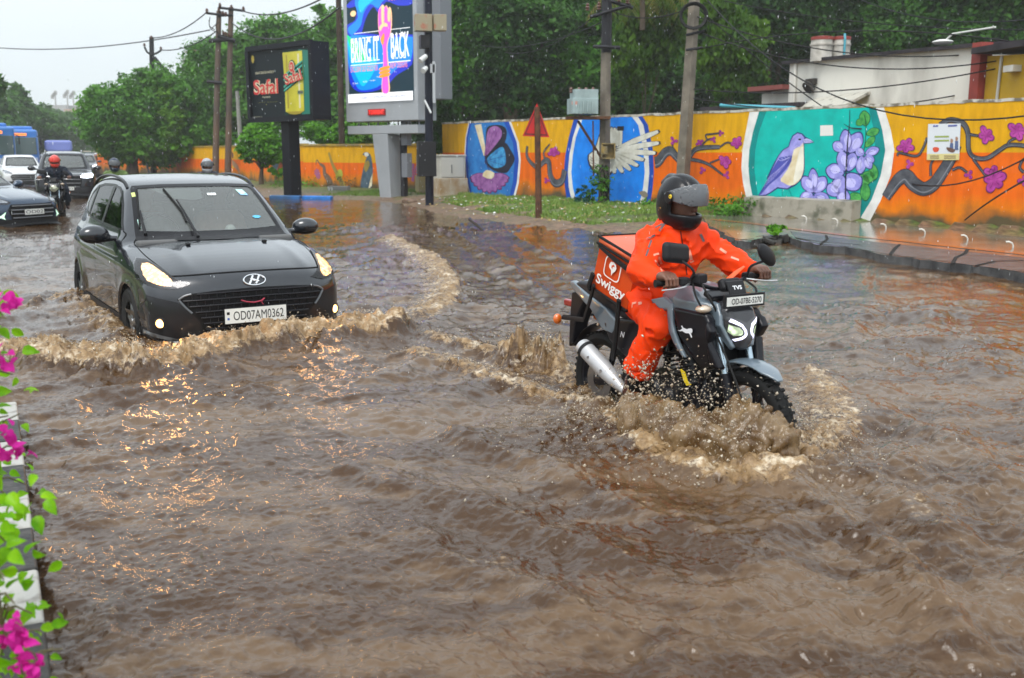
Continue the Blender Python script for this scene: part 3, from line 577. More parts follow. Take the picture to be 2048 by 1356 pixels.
# branches and magenta flowers
def branch(pts, wd, lay=4):
 rib = pt.line(pts, wd, cGREYB, lay, 6, out=cBLK, ow=.014)
 rib(0, cGREYL, lay + 1.4, off=.26, sc_=.10)
branch([(1772, 395), (1795, 362), (1812, 352), (1828, 368), (1848, 378), (1868, 368), (1885, 345), (1905, 312), (1915, 290)], [.18, .24, .26, .25, .24, .22, .2, .16])
branch([(1880, 250), (1900, 240), (1925, 246), (1936, 265), (1938, 300), (1950, 315), (1975, 316), (2000, 300), (2020, 290), (2060, 294), (2150, 320), (2250, 330)], [.08, .08, .06, .06, .05, .05])
for b in ([(1862, 352), (1862, 330), (1868, 318)], [(1935, 268), (1960, 272)], [(1947, 318), (1972, 352)], [(1905, 340), (1920, 335), (1935, 345)], [(1855, 275), (1845, 300), (1832, 312), (1800, 306), (1795, 312)], [(2015, 292), (2020, 282), (2035, 275)], [(2048, 345), (2040, 335), (2046, 320), (2055, 318)]): branch(b, [.03, .02])
for a in ((1812, 292, 15, 5, .3), (1820, 328, 9, 3, 0), (1973, 270, 16, 5, .5), (2036, 262, 18, 5, 0), (1990, 360, 22, 5, .8), (1988, 345, 16, 4, .2), (1939, 350, 9, 3, 1), (2050, 362, 12, 4, 0), (2130, 300, 16, 5, 0)): flower(*a)
branch([(1310, 325), (1318, 322), (1330, 306), (1342, 302), (1352, 312), (1362, 322), (1376, 318), (1390, 300), (1410, 295), (1440, 294)], [.26, .24, .2, .16, .12, .09, .07])
branch([(1376, 318), (1400, 322), (1420, 330), (1440, 345), (1450, 352)], [.07, .05, .03, .02])
for b in ([(1378, 292), (1372, 282), (1368, 288)], [(1400, 296), (1415, 280), (1432, 276)], [(1415, 280), (1412, 270), (1425, 268), (1440, 266)], [(1440, 294), (1455, 285), (1470, 290)], [(1420, 326), (1440, 318)], [(1352, 305), (1345, 290), (1350, 283)]): branch(b, [.02, .012])
for a in ((1348, 282, 8, 3, 0), (1474, 285, 11, 5, .3), (1443, 266, 6, 3, 0), (1427, 279, 6, 3, 1), (1451, 323, 12, 5, .1), (1406, 340, 7, 3, 0), (1453, 350, 7, 3, 1), (1400, 285, 7, 4, 1)): flower(*a)
branch([(1055, 292), (1054, 310), (1062, 325), (1076, 334), (1090, 322), (1098, 325), (1101, 350), (1110, 366), (1124, 362), (1130, 340)], [.07, .09, .1, .12, .16, .18, .2, .2, .2])
branch([(1092, 322), (1088, 305), (1100, 288)], [.06, .02]); flower(1108, 304, 10, 5, .2); flower(1094, 361, 6, 3, 0)
# dove panel
pt.poly([(1148, 225), (1138, 275), (1131, 310), (1128, 345), (1130, 375), (1136, 412), (1200, 425), (1298, 425), (1305, 380), (1308, 345), (1306, 300), (1296, 250), (1285, 220)], cBLUED, 1)
pt.poly([(1158, 225), (1146, 275), (1139, 310), (1136, 345), (1138, 375), (1146, 412), (1200, 425), (1288, 425), (1296, 380), (1299, 345), (1297, 300), (1287, 250), (1276, 220)], cWH, 2)
pt.poly([(1166, 225), (1152, 275), (1146, 310), (1143, 345), (1146, 375), (1155, 412), (1200, 425), (1275, 425), (1286, 380), (1290, 345), (1287, 300), (1277, 250), (1264, 220)], cBLUE, 3)
def fe(pts): pt.poly(pts, cBLK, 5, 2); c = np.mean(pts, 0); pt.poly([(c[0] + (x - c[0]) * .9, c[1] + (y - c[1]) * .9) for x, y in pts], cFEATH, 5.6, 2)
for i in range(9):
 a = R(-28 + i * 16); L_ = 105 - i * 9 if i < 3 else 78 - i * 3.6; x0, y0 = 1224, 300 + i * .8; x1, y1 = x0 + L_ * math.cos(a), y0 + L_ * math.sin(a) * .75; nx, ny = -math.sin(a), math.cos(a)
 fe([(x0, y0), ((x0 + x1) / 2 + nx * 6, (y0 + y1) / 2 + ny * 6), (x1 + nx * 4, y1 + ny * 4), (x1 + 3 * math.cos(a), y1 + 3 * math.sin(a)), (x1 - nx * 4, y1 - ny * 4), ((x0 + x1) / 2 - nx * 6, (y0 + y1) / 2 - ny * 6)])
for i in range(4): fe([(1222 + i * 5, 292), (1220 + i * 6, 262), (1224 + i * 6, 252 + i), (1228 + i * 6, 262), (1229 + i * 5, 292)])
fe([(1196, 278), (1200, 266), (1208, 264), (1214, 275), (1222, 290), (1232, 310), (1230, 335), (1222, 350), (1205, 352), (1190, 345), (1178, 330), (1176, 310), (1188, 300)])
for i in range(6): pt.line([(1180, 312 + i * 6), (1190 + i * 3, 322 + i * 6)], .014, cBLK, 7, 2)
pt.poly([(1278, 384), (1290, 382), (1297, 390), (1292, 396), (1284, 392)], mat('bare_plaster', (.22, .19, .15), .7), 7, 2)
# butterfly panel
pt.poly([(937, 235), (931, 275), (929, 310), (931, 350), (938, 385), (960, 405), (1028, 405), (1038, 365), (1042, 320), (1038, 285), (1022, 235)], cWH, 1)
pt.poly([(939, 235), (933, 275), (931, 310), (933, 350), (940, 385), (960, 405), (1024, 405), (1034, 365), (1038, 320), (1034, 285), (1018, 235)], cBLUED, 2)
pt.poly([(944, 235), (937, 275), (935, 310), (937, 350), (944, 385), (960, 405), (1016, 405), (1026, 365), (1030, 320), (1026, 285), (1008, 235)], pm_('panel_blue', (.02, .16, .50), (.03, .22, .58)), 3)
pt.poly([(950, 250), (963, 248), (974, 310), (968, 312)], cCREAM, 5)
pt.poly([(970, 318), (972, 285), (974, 256), (990, 250), (1006, 252), (1014, 262), (1010, 285), (992, 300)], cBLK, 5, 3); pt.poly([(971, 312), (973, 285), (977, 260), (990, 252), (1002, 258), (1004, 272), (990, 292)], cPUR, 6, 3)
for x in (980, 988, 996): pt.line([(972, 312), (x, 262)], .01, cMAGD, 7, 2)
pt.poly([(970, 320), (990, 298), (1010, 285), (1022, 300), (1030, 318), (1022, 335), (1012, 346), (990, 342), (976, 332)], cBLK, 5, 3); pt.poly([(974, 320), (990, 302), (1006, 294), (1012, 312), (1010, 330), (990, 336)], cWING, 6, 3)
for a in (( 1000, 300), (1012, 312), (1008, 330), (990, 334)): pt.line([(974, 321), a], .009, cNAVY, 7, 2)
pt.line([(970, 312), (974, 328), (982, 346)], [.03, .05, .02], cNAVY, 7, 4)
for i in range(11):
 a = R(180 * i / 10 + 0); petal(980, 352, 980 + 38 * math.cos(a), 352 + 30 * math.sin(a) * (.5 + .5 * math.sin(a)) + 4, 14, 8 + i * .2, m=cPUR, out=cMAGD, hl=False)
pt.poly([(966, 352), (974, 340), (990, 346), (984, 358)], cCREAM, 12, 2)
ob = pt.b.build('mural', pt.mats, wall)
ob['label'] = 'paintings of a songbird, a dove, a butterfly and flowering branches'
# poster
pw = MB(); PP = Paint(wl, SG); PP.zt = ZT
PP.poly([(1858, 248), (1923, 247), (1920, 320), (1855, 320)], mat('poster_paper', (.66, .69, .72), .4), 17)
PP.poly([(1856, 308), (1920, 307), (1920, 320), (1855, 320)], mat('poster_cream', (.66, .58, .25), .4), 18)
PP.poly([(1867, 297), (1872, 294), (1880, 296), (1878, 303), (1870, 304)], mat('poster_red', (.65, .08, .03), .4), 19, 2)
for y in (273, 281): PP.line([(1871, y + .5), (1900, y)], .03, mat('poster_green', (.30, .38, .08), .4), 19, 2)
PP.line([(1898, 252), (1916, 251)], .03, mat('poster_ink', (.10, .12, .35), .4), 19, 2); PP.line([(1868, 252), (1878, 252)], .03, mat('poster_ink', (0, 0, 0)), 19, 2)
for (x, y, h) in ((1905, 278, 22), (1915, 274, 26)):
 PP.poly([(x - 3, y + 8), (x + 3, y + 8), (x + 4, y + h), (x - 4, y + h)], mat('poster_cloth', (.08, .12, .25), .5), 20); PP.poly([(x - 2, y), (x + 2, y), (x + 3, y + 4), (x + 1, y + 8), (x - 2, y + 7)], mat('poster_skin', (.35, .2, .13), .5), 21, 2)
PP.poly([(1895, 294), (1912, 299), (1908, 305), (1898, 302)], mat('poster_brown', (.13, .06, .04), .5), 21, 2)
for y in (312, 316): PP.line([(1862, y), (1880, y)], .015, mat('poster_ink2', (.2, .12, .06), .5), 20, 2); PP.line([(1890, y), (1914, y)], .015, mat('poster_ink2', (.2, .12, .06), .5), 20, 2)
po = PP.b.build('poster', PP.mats); po.location = (*WA, 0); po.rotation_euler = (0, 0, wz); tag(po, 'paper poster with two small figures pasted on the orange wall', 'poster')
# ------------------------------------------------------------ lower wall beyond
def lowwall(pts, zt, name, label, seed, split):
 o = thing(name, label, 'wall', (pts[0][0], pts[0][1], 0)); mb = MB(); cp = MB(); p0 = np.array(pts[0])
 for a, b in zip(pts[:-1], pts[1:]):
  a = np.array(a) - p0; b = np.array(b) - p0; t = (b - a) / np.linalg.norm(b - a); nn = np.array([-t[1], t[0]]); nn = nn if nn @ (a + p0) > 0 else -nn
  mb.add([(*a, -.1), (*b, -.1), (*b, zt), (*a, zt), (*(a + nn * .22), -.1), (*(b + nn * .22), -.1), (*(b + nn * .22), zt), (*(a + nn * .22), zt)], [(0, 1, 2, 3), (4, 7, 6, 5), (3, 2, 6, 7), (0, 3, 7, 4), (1, 5, 6, 2)])
  c = a - nn * .04; e = b - nn * .04; cp.add([(*c, zt), (*e, zt), (*e, zt + .07), (*c, zt + .07), (*(c + nn * .3), zt), (*(e + nn * .3), zt), (*(e + nn * .3), zt + .07), (*(c + nn * .3), zt + .07)], [(0, 1, 2, 3), (4, 7, 6, 5), (3, 2, 6, 7), (0, 3, 7, 4), (1, 5, 6, 2)])
  n = max(2, int(np.linalg.norm(b - a) / 3.2))
 mb.build('masonry', wallmat(name + '_paint', zt, YEL, ORA, (.62, .2, .006), split), o); cp.build('coping', mat('low_coping', (.50, .32, .03), .6, col2=(.2, .15, .06), scale=3), o); return o
lw = [(-2.6, 35.6), (-8.2, 39.9)]; lw2 = [(-8.25, 40.1), (-14.2, 51.6), (-23.5, 65), (-31, 76)]
lo1 = lowwall(lw, 1.75, 'low_wall', 'low orange and yellow wall with a painted parrot behind the grey screen column', 3, 1.12)
lo2 = lowwall(lw2, 1.78, 'low_wall', 'low orange and yellow wall receding behind the small tree and twin poles', 4, 1.16)
def lowpaint(o, pts, zt):
 a = np.array(pts[0]); b = np.array(pts[1]); t = (b - a) / np.linalg.norm(b - a); nn = np.array([-t[1], t[0]]); nn = -nn if nn @ a > 0 else nn; p0 = np.array([o.location.x, o.location.y])
 def f(px, py): p = onplane(px, py, (*a, 0), (*nn, 0)); return ((p[:2] - a) @ t, p[2])
 q = Paint(f, 1); q.zt = zt
 def PP_(s_, z, d): p = a + t * s_ + nn * (.004 + .003 * d) - p0; return (p[0], p[1], z)
 q.P = PP_; return q
cOL = pm_('olive', (.30, .22, .05)); cBRN = pm_('brown', (.16, .10, .07)); cMUR = pm_('slate', (.05, .09, .13), (.10, .15, .2), 6)
q = lowpaint(lo1, lw, 1.74)
q.poly([(722, 378), (724, 350), (730, 325), (734, 312), (725, 310), (730, 304), (738, 306), (743, 315), (746, 340), (745, 360), (742, 378)], cMUR, 1, 2); q.poly([(737, 378), (741, 360), (746, 345), (744, 372)], cCREAM, 2); q.poly([(728, 330), (736, 320), (740, 330), (732, 345)], cOL, 3, 2); q.poly([(729, 306), (736, 305), (738, 311), (731, 313)], cWH, 3, 2)
q.line([(665, 380), (658, 360), (650, 348), (648, 334), (640, 328)], [.35, .3, .2, .15, .08], cBRN, 1); q.line([(690, 378), (676, 350), (666, 330), (658, 305)], [.3, .2, .14, .1], cOL, 2); q.line([(640, 328), (634, 320), (632, 330)], [.06, .03], cBRN, 1); q.poly([(672, 345), (682, 338), (686, 350), (680, 362), (673, 358)], pm_('lime', (.4, .4, .05)), 3, 2)
for cx, cy, r in ((828, 345, 12), (845, 350, 9), (634, 345, 5), (637, 352, 4)):
 for k in range(7): a = k * .9; q.poly([(cx, cy), (cx + r * math.cos(a - .3), cy + 1.4 * r * math.sin(a - .3)), (cx + r * 1.1 * math.cos(a), cy + 1.6 * r * math.sin(a)), (cx + r * math.cos(a + .3), cy + 1.4 * r * math.sin(a + .3))], pm_('mauve', (.36, .12, .28)), 1 + k * .3)
q.b.build('mural', q.mats, lo1)
q = lowpaint(lo2, lw2, 1.76)
for pts, m in (([(398, 318), (405, 312), (415, 311), (425, 318), (432, 330), (425, 345), (410, 345), (407, 325)], cFEATH), ([(410, 316), (422, 316), (430, 330), (420, 340), (412, 330)], cOL), ([(320, 315), (328, 310), (334, 316), (342, 318), (334, 322), (328, 335), (320, 332)], cMUR), ([(455, 305), (462, 302), (467, 308), (466, 316), (460, 318), (455, 312)], pm_('maroon', (.12, .03, .04))), ([(460, 325), (466, 322), (468, 335), (462, 338), (458, 332)], pm_('yellow_spot', (.6, .45, .03))), ([(545, 315), (556, 300), (566, 306), (560, 322), (554, 340), (548, 345)], cMUR), ([(538, 308), (552, 318), (548, 322), (536, 314)], cCREAM), ([(382, 310), (387, 310), (386, 317), (382, 316)], cWH), ([(360, 310), (371, 308), (372, 345), (358, 345)], cBRN)): q.poly(pts, m, 1, 2)
q.line([(455, 318), (465, 325), (475, 335), (480, 345)], [.25, .3, .25], pm_('trunk_paint', (.35, .2, .12)), 2)
q.b.build('mural', q.mats, lo2)
# ------------------------------------------------------------ billboards, poles, wires, sign, cabinets
def at(px, py, Y): p = atY(px, py, Y); return Vector(p)
CONC = mat('pole_concrete', (.20, .17, .13), .7, col2=(.10, .085, .065), scale=3, bump=.4, bscale=20); IRON = mat('pole_iron', (.022, .022, .026), .5, var=.3, scale=5, bump=.2, bscale=40); RUST = mat('rusty_iron', (.06, .03, .02), .7, col2=(.13, .06, .03), scale=8)
BBK = mat('frame_black', (.004, .005, .009), .5); GREYP = mat('panel_grey', (.33, .35, .37), .5, var=.06, scale=1.5); GREYD = mat('panel_grey_dark', (.16, .17, .19), .5)
def board_frame(TL, TR, BR, BL_, Yc):
 """vertical board through a face traced in the photograph: returns origin, along, up, normal (towards camera), width, height"""
 pass
class Board:
 def __init__(s, pxL, pxR, pyT, pyB, YL, YR):
  s.a = at(pxL, pyB[0], YL); s.b = at(pxR, pyB[1], YR); s.b.z = s.a.z = (s.a.z + s.b.z) / 2; tl = at(pxL, pyT[0], YL).z; tr = at(pxR, pyT[1], YR).z; s.h = ((tl + tr) / 2) - s.a.z; s.w = (s.b - s.a).length; s.u = (s.b - s.a).normalized(); s.n = s.u.cross(Vector((0, 0, 1))).normalized()
  if s.n.y > 0: s.n = -s.n
  s.c = (s.a + s.b) / 2; s.rz = math.atan2(s.u.y, s.u.x)
 def local(s): # x along, y away from viewer, z up; origin at the foot
  return Matrix.Translation((s.c.x, s.c.y, 0)) @ Matrix.Rotation(s.rz, 4, 'Z')
# --- black board (left)
B = Board(503, 628, (110, 73), (244, 232), 34.6, 32.3)
bo = thing('billboard', 'black framed billboard advertising a yellow packet on one thick dark post', 'billboard', (B.c.x, B.c.y, 0), B.rz)
z0, w_, h_ = B.a.z, B.w, B.h; dep = .62
print('SAFAL', z0, w_, h_, B.c)
fb = MB(); fb.box((0, dep / 2 + .02, z0 + h_ / 2), (w_ + .10, dep, h_ + .10), 0); t_ = .16
for bx_ in ((0, -.03, z0 - .0, w_ + .1, .12, t_), (0, -.03, z0 + h_, w_ + .1, .12, t_)): fb.box(bx_[:3], bx_[3:], 0)
for s_ in (-1, 1): fb.box((s_ * (w_ / 2), -.03, z0 + h_ / 2), (t_, .118, h_ - t_ + .01), 0)
fb.build('frame', BBK, bo)
pf = lambda u, v, d: Vector(((u - .5) * w_, .012 - d, z0 + v * h_))
def rectp(mb, u0, v0, u1, v1, d, m): mb.add([pf(u0, v0, d), pf(u1, v0, d), pf(u1, v1, d), pf(u0, v1, d)], [(0, 1, 2, 3)], m)
am = [mat('ad_ink', (.004, .009, .012), .5), mat('ad_green', (.005, .16, .11), .3), mat('ad_yellow', (.42, .38, .01), .3, col2=(.62, .56, .04), scale=1.2), mat('ad_red', (.55, .02, .02), .3), mat('ad_cream', (.66, .62, .42), .3), mat('ad_mint', (.04, .36, .26), .3), mat('ad_dark_green', (.002, .035, .025), .5), mat('ad_olive', (.34, .26, .02), .3)]
ad = MB(); D = .008
rectp(ad, .0, .0, 1, 1, 0, 0); rectp(ad, .555, .055, .955, .93, D, 6); ad.add([pf(.82, .055, D * 2), pf(.955, .055, D * 2), pf(.955, .9, D * 2), pf(.80, .93, D * 2)], [(0, 1, 2, 3)], 1)
ad.add([pf(x, y, D * 3) for x, y in [(.575, .10), (.86, .10), (.865, .5), (.86, .905), (.56, .905), (.575, .5)]], [tuple(range(6))], 2)
for x in (.62, .80): ad.add([pf(x - .012, .14, D * 3.5), pf(x + .012, .14, D * 3.5), pf(x + .012, .87, D * 3.5), pf(x - .012, .87, D * 3.5)], [(0, 1, 2, 3)], 7 if x < .7 else 4)
ad.add([pf(x, y, D * 3.2) for x, y in [(.575, .10), (.86, .10), (.80, .065), (.72, .055), (.64, .065)]], [tuple(range(5))], 7)
ad.add([pf(.565, .36, D * 4), pf(.862, .55, D * 4), pf(.862, .76, D * 4), pf(.565, .60, D * 4)], [(0, 1, 2, 3)], 6)
for o_ in (.0, .05): ad.add([pf(.565, .375 + o_, D * 5), pf(.862, .565 + o_, D * 5), pf(.862, .59 + o_, D * 5), pf(.565, .40 + o_, D * 5)], [(0, 1, 2, 3)], 5)
for o_ in (.0, .055): ad.add([pf(.565, .52 + o_, D * 5), pf(.862, .70 + o_, D * 5), pf(.862, .725 + o_, D * 5), pf(.565, .545 + o_, D * 5)], [(0, 1, 2, 3)], 5)
def disc(mb, cx, cy, rx, ry, d, m, f=pf): mb.add([f(cx + rx * math.cos(t), cy + ry * math.sin(t), d) for t in np.linspace(0, 6.28, 24, endpoint=False)], [tuple(range(24))], m)
disc(ad, .705, .70, .052, .095, D * 6, 0); disc(ad, .705, .70, .044, .08, D * 7, 4); disc(ad, .705, .70, .036, .066, D * 8, 3); text(ad, 'GS', pf, .705, .70, .04, .06, D * 9, 4, .02)
for k in range(2):
 text(ad, 'Safal', pf, .27, .46, .40, .21, D * (3 + k), (4, 3)[k], (.055, .012)[k]); text(ad, 'Safal', pf, .725, .565, .27, .155, D * (9 + k), (4, 3)[k], (.055, .012)[k], rot=R(14))
text(ad, 'ସଫଳ ମାନେ ସୁନା', pf, .26, .66, .30, .03, D * 3, 4, .0); text(ad, 'THE PRIDE', pf, .27, .315, .13, .022, D * 3, 4, .0); text(ad, 'ସଫଳ-ମସଲା', pf, .29, .215, .32, .06, D * 3, 2, .03)
disc(ad, .075, .86, .022, .055, D * 3, 7); rectp(ad, .78, .335, .86, .375, D * 6, 1); text(ad, 'ITS GOOD', pf, .82, .355, .07, .018, D * 7, 3, 0); text(ad, 'www.enquiries', pf, .12, .045, .14, .012, D * 3, 4, 0); rectp(ad, .05, .003, .55, .009, D * 3, 4); text(ad, 'FOR BUSINESS QUERY CALL THE OFFICE', pf, .74, .028, .40, .014, D * 3, 4, 0)
ad.build('poster_face', am, bo)
cp_ = at(597, 385, 34.0); loc = (B.local().inverted() @ Vector((cp_.x, cp_.y, 0))); pc = MB(); pc.box((loc.x, .40, z0 / 2 - .1), (.46, .42, z0 + .1)); pc.build('post', BBK, bo, bevel=.03)
# --- LED screen
B2_ = Board(693, 836, (10, -38), (248, 236), 33.4, 31.2)
so_ = thing('led_billboard', 'grey cased lit screen board with a pink fist on a tapered grey column', 'billboard', (B2_.c.x, B2_.c.y, 0), B2_.rz); z0, w_, h_ = B2_.a.z, B2_.w, B2_.h; dep = .8
print('LED', z0, w_, h_, B2_.c)
fb = MB(); fb.box((0, dep / 2, z0 + h_ / 2), (w_, dep, h_), 0); fb.build('case', GREYP, so_, bevel=.02)
fb = MB(); fb.box((-.05, .33, z0 - .26), (w_ * .98, .55, .26), 0)
for x in np.linspace(-.42, .42, 7): fb.box((x * w_, .3, z0 - .08), (.04, .04, .14), 0)
fb.build('walkway', GREYP, so_, bevel=.01)
fb = MB(); fb.box((w_ / 2 + .35, .55, z0 + h_ * .55), (.7, .5, h_ * .78), 0); fb.build('side_case', GREYD, so_, bevel=.02)
pf = lambda u, v, d: Vector(((u - .5) * w_, -.004 - d, z0 + v * h_))
def em(n, c, e, s=.7): return mat(n, tuple(x * .3 for x in c), .3, emit=e, estr=s)
E_ = .72
lm = [em('led_dark', (.01, .02, .05), (.010, .035, .045), E_), em('led_blue', (0, .2, .8), (.0, .26, .90), E_), em('led_royal', (0, .02, .6), (.01, .03, .55), E_), em('led_cyan', (0, .5, .8), (.0, .52, .85), E_), em('led_white', (1, 1, 1), (.95, .97, 1), E_), em('led_pink', (1, .1, .7), (1, .10, .62), E_), em('led_orange', (1, .4, 0), (1, .30, .03), E_), em('led_coral', (1, .3, .3), (.9, .25, .28), E_), em('led_lime', (0, .8, .2), (.0, .75, .25), E_), em('led_cream', (1, .7, .4), (1, .62, .30), E_)]
led = MB(); u0, u1, v0, v1 = .055, .955, .155, .985; q_ = lambda u, v, d: pf(u0 + (u1 - u0) * u, v0 + (v1 - v0) * v, d)
def lp_(pts, d, m, k=3): led.add([q_(min(max(x, 0), 1), min(max(y, 0), 1), d * .006) for x, y in (smoothline(pts, k, True) if k else pts)], [tuple(range(len(pts) * (k or 1)))], m)
lp_([(0, 0), (1, 0), (1, 1), (0, 1)], 0, 0, 0)
lp_([(0, .95), (.2, 1.02), (.6, 1.02), (.98, 1.0), (1.0, .88), (.80, .88), (.62, .93), (.5, .84), (.42, .90), (.30, .80), (.22, .66), (.10, .60), (0, .68), (.0, .76), (.13, .80), (.16, .92), (.05, .92)], 1, 2); lp_([(.14, 1.0), (.4, 1.0), (.95, 1.0), (.98, .92), (.6, .95), (.5, .88), (.38, .93), (.27, .85), (.22, .74), (.08, .66), (.02, .70), (.03, .74), (.18, .82)], 2, 1); lp_([(.22, .99), (.48, .99), (.40, .95), (.30, .91), (.24, .86), (.20, .90)], 3, 3)
lp_([(0, .66), (.3, .66), (.6, .62), (1, .60), (1, .50), (.98, .33), (.75, .24), (.62, .16), (.45, .11), (.2, .10), (.05, .16), (.0, .3)], 1, 2); lp_([(0, .64), (.3, .64), (.6, .60), (1, .58), (1, .48), (.95, .36), (.75, .30), (.62, .22), (.45, .14), (.2, .12), (.1, .2), (.0, .4)], 2, 1); lp_([(.0, .62), (.2, .58), (.3, .44), (.45, .42), (.42, .30), (.25, .16), (.16, .22), (.05, .4)], 3, 3)
lp_([(0, .66), (.08, .62), (.22, .5), (.30, .42), (.18, .40), (.06, .52)], 4, 8)
lp_([(0, 0), (1, 0), (1, .085), (0, .085)], 8, 4, 0); text(led, 'AVAILABLE AT ALL SHOWROOMS IN CUTTACK AND ROURKELA', q_, .55, .045, .72, .022, .055, 2, 0)
for (a, b) in ((.565, .575),): lp_([(.12, .665), (.97, .665), (.97, .671), (.12, .671)], 6, 4, 0); lp_([(.05, .362), (.97, .362), (.97, .370), (.05, .370)], 6, 4, 0)
def serif(s, cx, cy, w1, h1, d, m):
 text(led, s, q_, cx, cy, w1, h1, d, m, .02); n = len(s);
serif('BRING IT', .29, .505, .44, .235, .05, 4); serif('BACK', .825, .52, .27, .235, .05, 4)
for cx, cw in ((.29, .44), (.825, .27)):
 for y in (.505 - .112, .505 + .108):
  for i in range(int(cw / .055)): x = cx - cw / 2 + .012 + i * .057; lp_([(x, y), (x + .036, y), (x + .036, y + .010), (x, y + .010)], 9, 4, 0)
text(led, 'EXCLUSIVE OLD GOLD FOR', q_, .27, .325, .43, .055, .05, 7, .01); text(led, 'NEW DESIGNS', q_, .80, .335, .25, .055, .05, 7, .01); text(led, 'ARVIKA', q_, .80, .955, .26, .05, .05, 7, .0)
disc(led, .12, .86, .045, .028, .05, 9, q_); text(led, 'OC Lane', q_, .12, .19, .09, .014, .05, 4); text(led, 'Main Rd', q_, .28, .20, .06, .014, .05, 4); text(led, 'Nayapalli', q_, .40, .205, .08, .014, .05, 4); text(led, 'Saheed Nagar', q_, .50, .235, .08, .014, .05, 4)
HO = [(.545, .09), (.66, .09), (.65, .25), (.655, .33), (.64, .48), (.655, .56), (.70, .64), (.718, .74), (.712, .84), (.69, .875), (.665, .865), (.64, .895), (.615, .88), (.59, .905), (.56, .895), (.53, .87), (.512, .83), (.508, .74), (.515, .66), (.545, .57), (.575, .49), (.57, .33), (.555, .25)]
lp_(HO, 10, 9); lp_([(.60 + (x - .60) * (.80 if y < .6 else .90), .09 + (y - .09) * .985) for x, y in HO], 12, 5)
for i, (x, y0, y1) in enumerate(((.527, .74, .87), (.573, .73, .895), (.620, .74, .885), (.666, .75, .86))): lp_([(x, y0), (x + .036, y0 - .005), (x + .040, y1 - .03), (x + .018, y1), (x - .002, y1 - .03)], 14, (5, 9)[i % 2]); lp_([(x + .036, y0 - .01), (x + .041, y0 - .01), (x + .043, y1 - .04), (x + .040, y1 - .04)], 16, 7, 0)
lp_([(.535, .70), (.60, .735), (.66, .72), (.655, .695), (.60, .70), (.55, .66)], 15, 9); lp_([(.55, .58), (.60, .64), (.61, .60), (.585, .53)], 15, 6)
for y in (.225, .258, .292): lp_([(.535, y), (.672, y + .014), (.674, y + .040), (.535, y + .026)], 16, 6)
led.build('screen', lm, so_)
tr_ = MB(); pf2 = lambda u, v, d: Vector(((u - .5) * w_, -.012 - d, z0 + v * h_)); tr_.prism([(.33, .048), (.57, .048), (.57, .098), (.33, .098)], pf2, 0, .03, 0); text(tr_, 'TORRENT', pf2, .45, .073, .215, .034, .036, 1, .03); tr_.build('maker_lettering', [mat('red_block', (.35, .01, .01), .4), em('red_letters', (1, .05, .04), (1, .05, .04), .9)], so_)
cpx = B2_.local().inverted() @ Vector((*at(781, 385, 32.6)[:2], 0)); pc = MB(); hh_ = z0 - .4; pc.add([(cpx.x - .30, .2, -.1), (cpx.x + .20, .2, -.1), (cpx.x + .20, .75, -.1), (cpx.x - .30, .75, -.1), (cpx.x - .46, .05, hh_), (cpx.x + .26, .05, hh_), (cpx.x + .26, .85, hh_), (cpx.x - .46, .85, hh_)], [(3, 2, 1, 0), (4, 5, 6, 7), (0, 1, 5, 4), (1, 2, 6, 5), (2, 3, 7, 6), (3, 0, 4, 7)]); pc.build('column', GREYP, so_, bevel=.02)
pc = MB(); pc.box((cpx.x + .46, .55, hh_ / 2), (.16, .16, hh_ + .2)); pc.build('support_post', IRON, so_)
for z in (.95, 1.95): pc = MB(); pc.box((cpx.x + .70, .45, z + .15), (.26, .22, .75)); pc.build('junction_box', GREYD, so_, bevel=.01)
# --- poles
def pole(name, label, px0, py0, px1, py1, z, r0, r1, m, grp=None, square=False, Y=None):
 b = Vector((*W(px0, py0, z), z)) if Y is None else at(px0, py0, Y); t = at(px1, py1, b.y); o = thing(name, label, 'pole', tuple(b), 0, grp); d = t - b; mb = MB()
 if square: mb.ring([(0, 0, -.3), tuple(d * .5), tuple(d)], [r0, (r0 + r1) / 2, r1], 4)
 else: mb.ring([(0, 0, -.3), tuple(d * .5), tuple(d)], [r0, (r0 + r1) / 2, r1], 12)
 mb.build('shaft', m, o, smooth=not square); return o, b, d
INS = mat('insulator', (.10, .045, .03), .3)
def insul(o, p, s=1.0): mb = MB(); mb.lathe([(.02 * s, 0), (.055 * s, .02), (.03 * s, .05), (.06 * s, .08), (.03 * s, .12), (.045 * s, .15), (.015 * s, .19), (0, .19)], p, (0, 0, 1), 10); mb.build('insulator', INS, o, smooth=True)
# transformer pole
tp, tb_, td = pole('utility_pole', 'concrete utility pole carrying a small transformer before the blue dove painting', 1208, 408, 1214, -60, .15, .15, .11, CONC, square=True, Y=25.9)
f_ = td.z; rel = lambda px, py, dy=0.0: at(px, py, tb_.y + dy) - tb_
irn = MB(); a = rel(1214, 100, -.12); irn.ring([tuple(rel(1213, 105, -.02)), tuple(rel(1214, -60, -.02))], .13, 8); irn.build('iron_extension', IRON, tp, smooth=True)
for (x0, y0, x1, y1) in ((1180, 34, 1262, 10), (1222, 2, 1266, 16), (1186, 93, 1240, 95)): cr_ = MB(); cr_.ring([tuple(rel(x0, y0, -.2)), tuple(rel(x1, y1, -.2))], .045, 4); cr_.build('cross_arm', IRON, tp)
for x, y in ((1175, 22), (1198, 20), (1255, 8), (1238, 4)): insul(tp, tuple(rel(x, y, -.2)))
tf = MB(); c = rel(1165, 213, -.25); tf.box(tuple(c), (.66, .55, .38), 0, rz=R(12)); c2 = rel(1168, 192, -.25); tf.box(tuple(c2), (.60, .50, .30), 0, rz=R(12))
for i in range(5): tf.box(tuple(rel(1148 + i * 9, 214, -.56)), (.02, .08, .30), 0, rz=R(12))
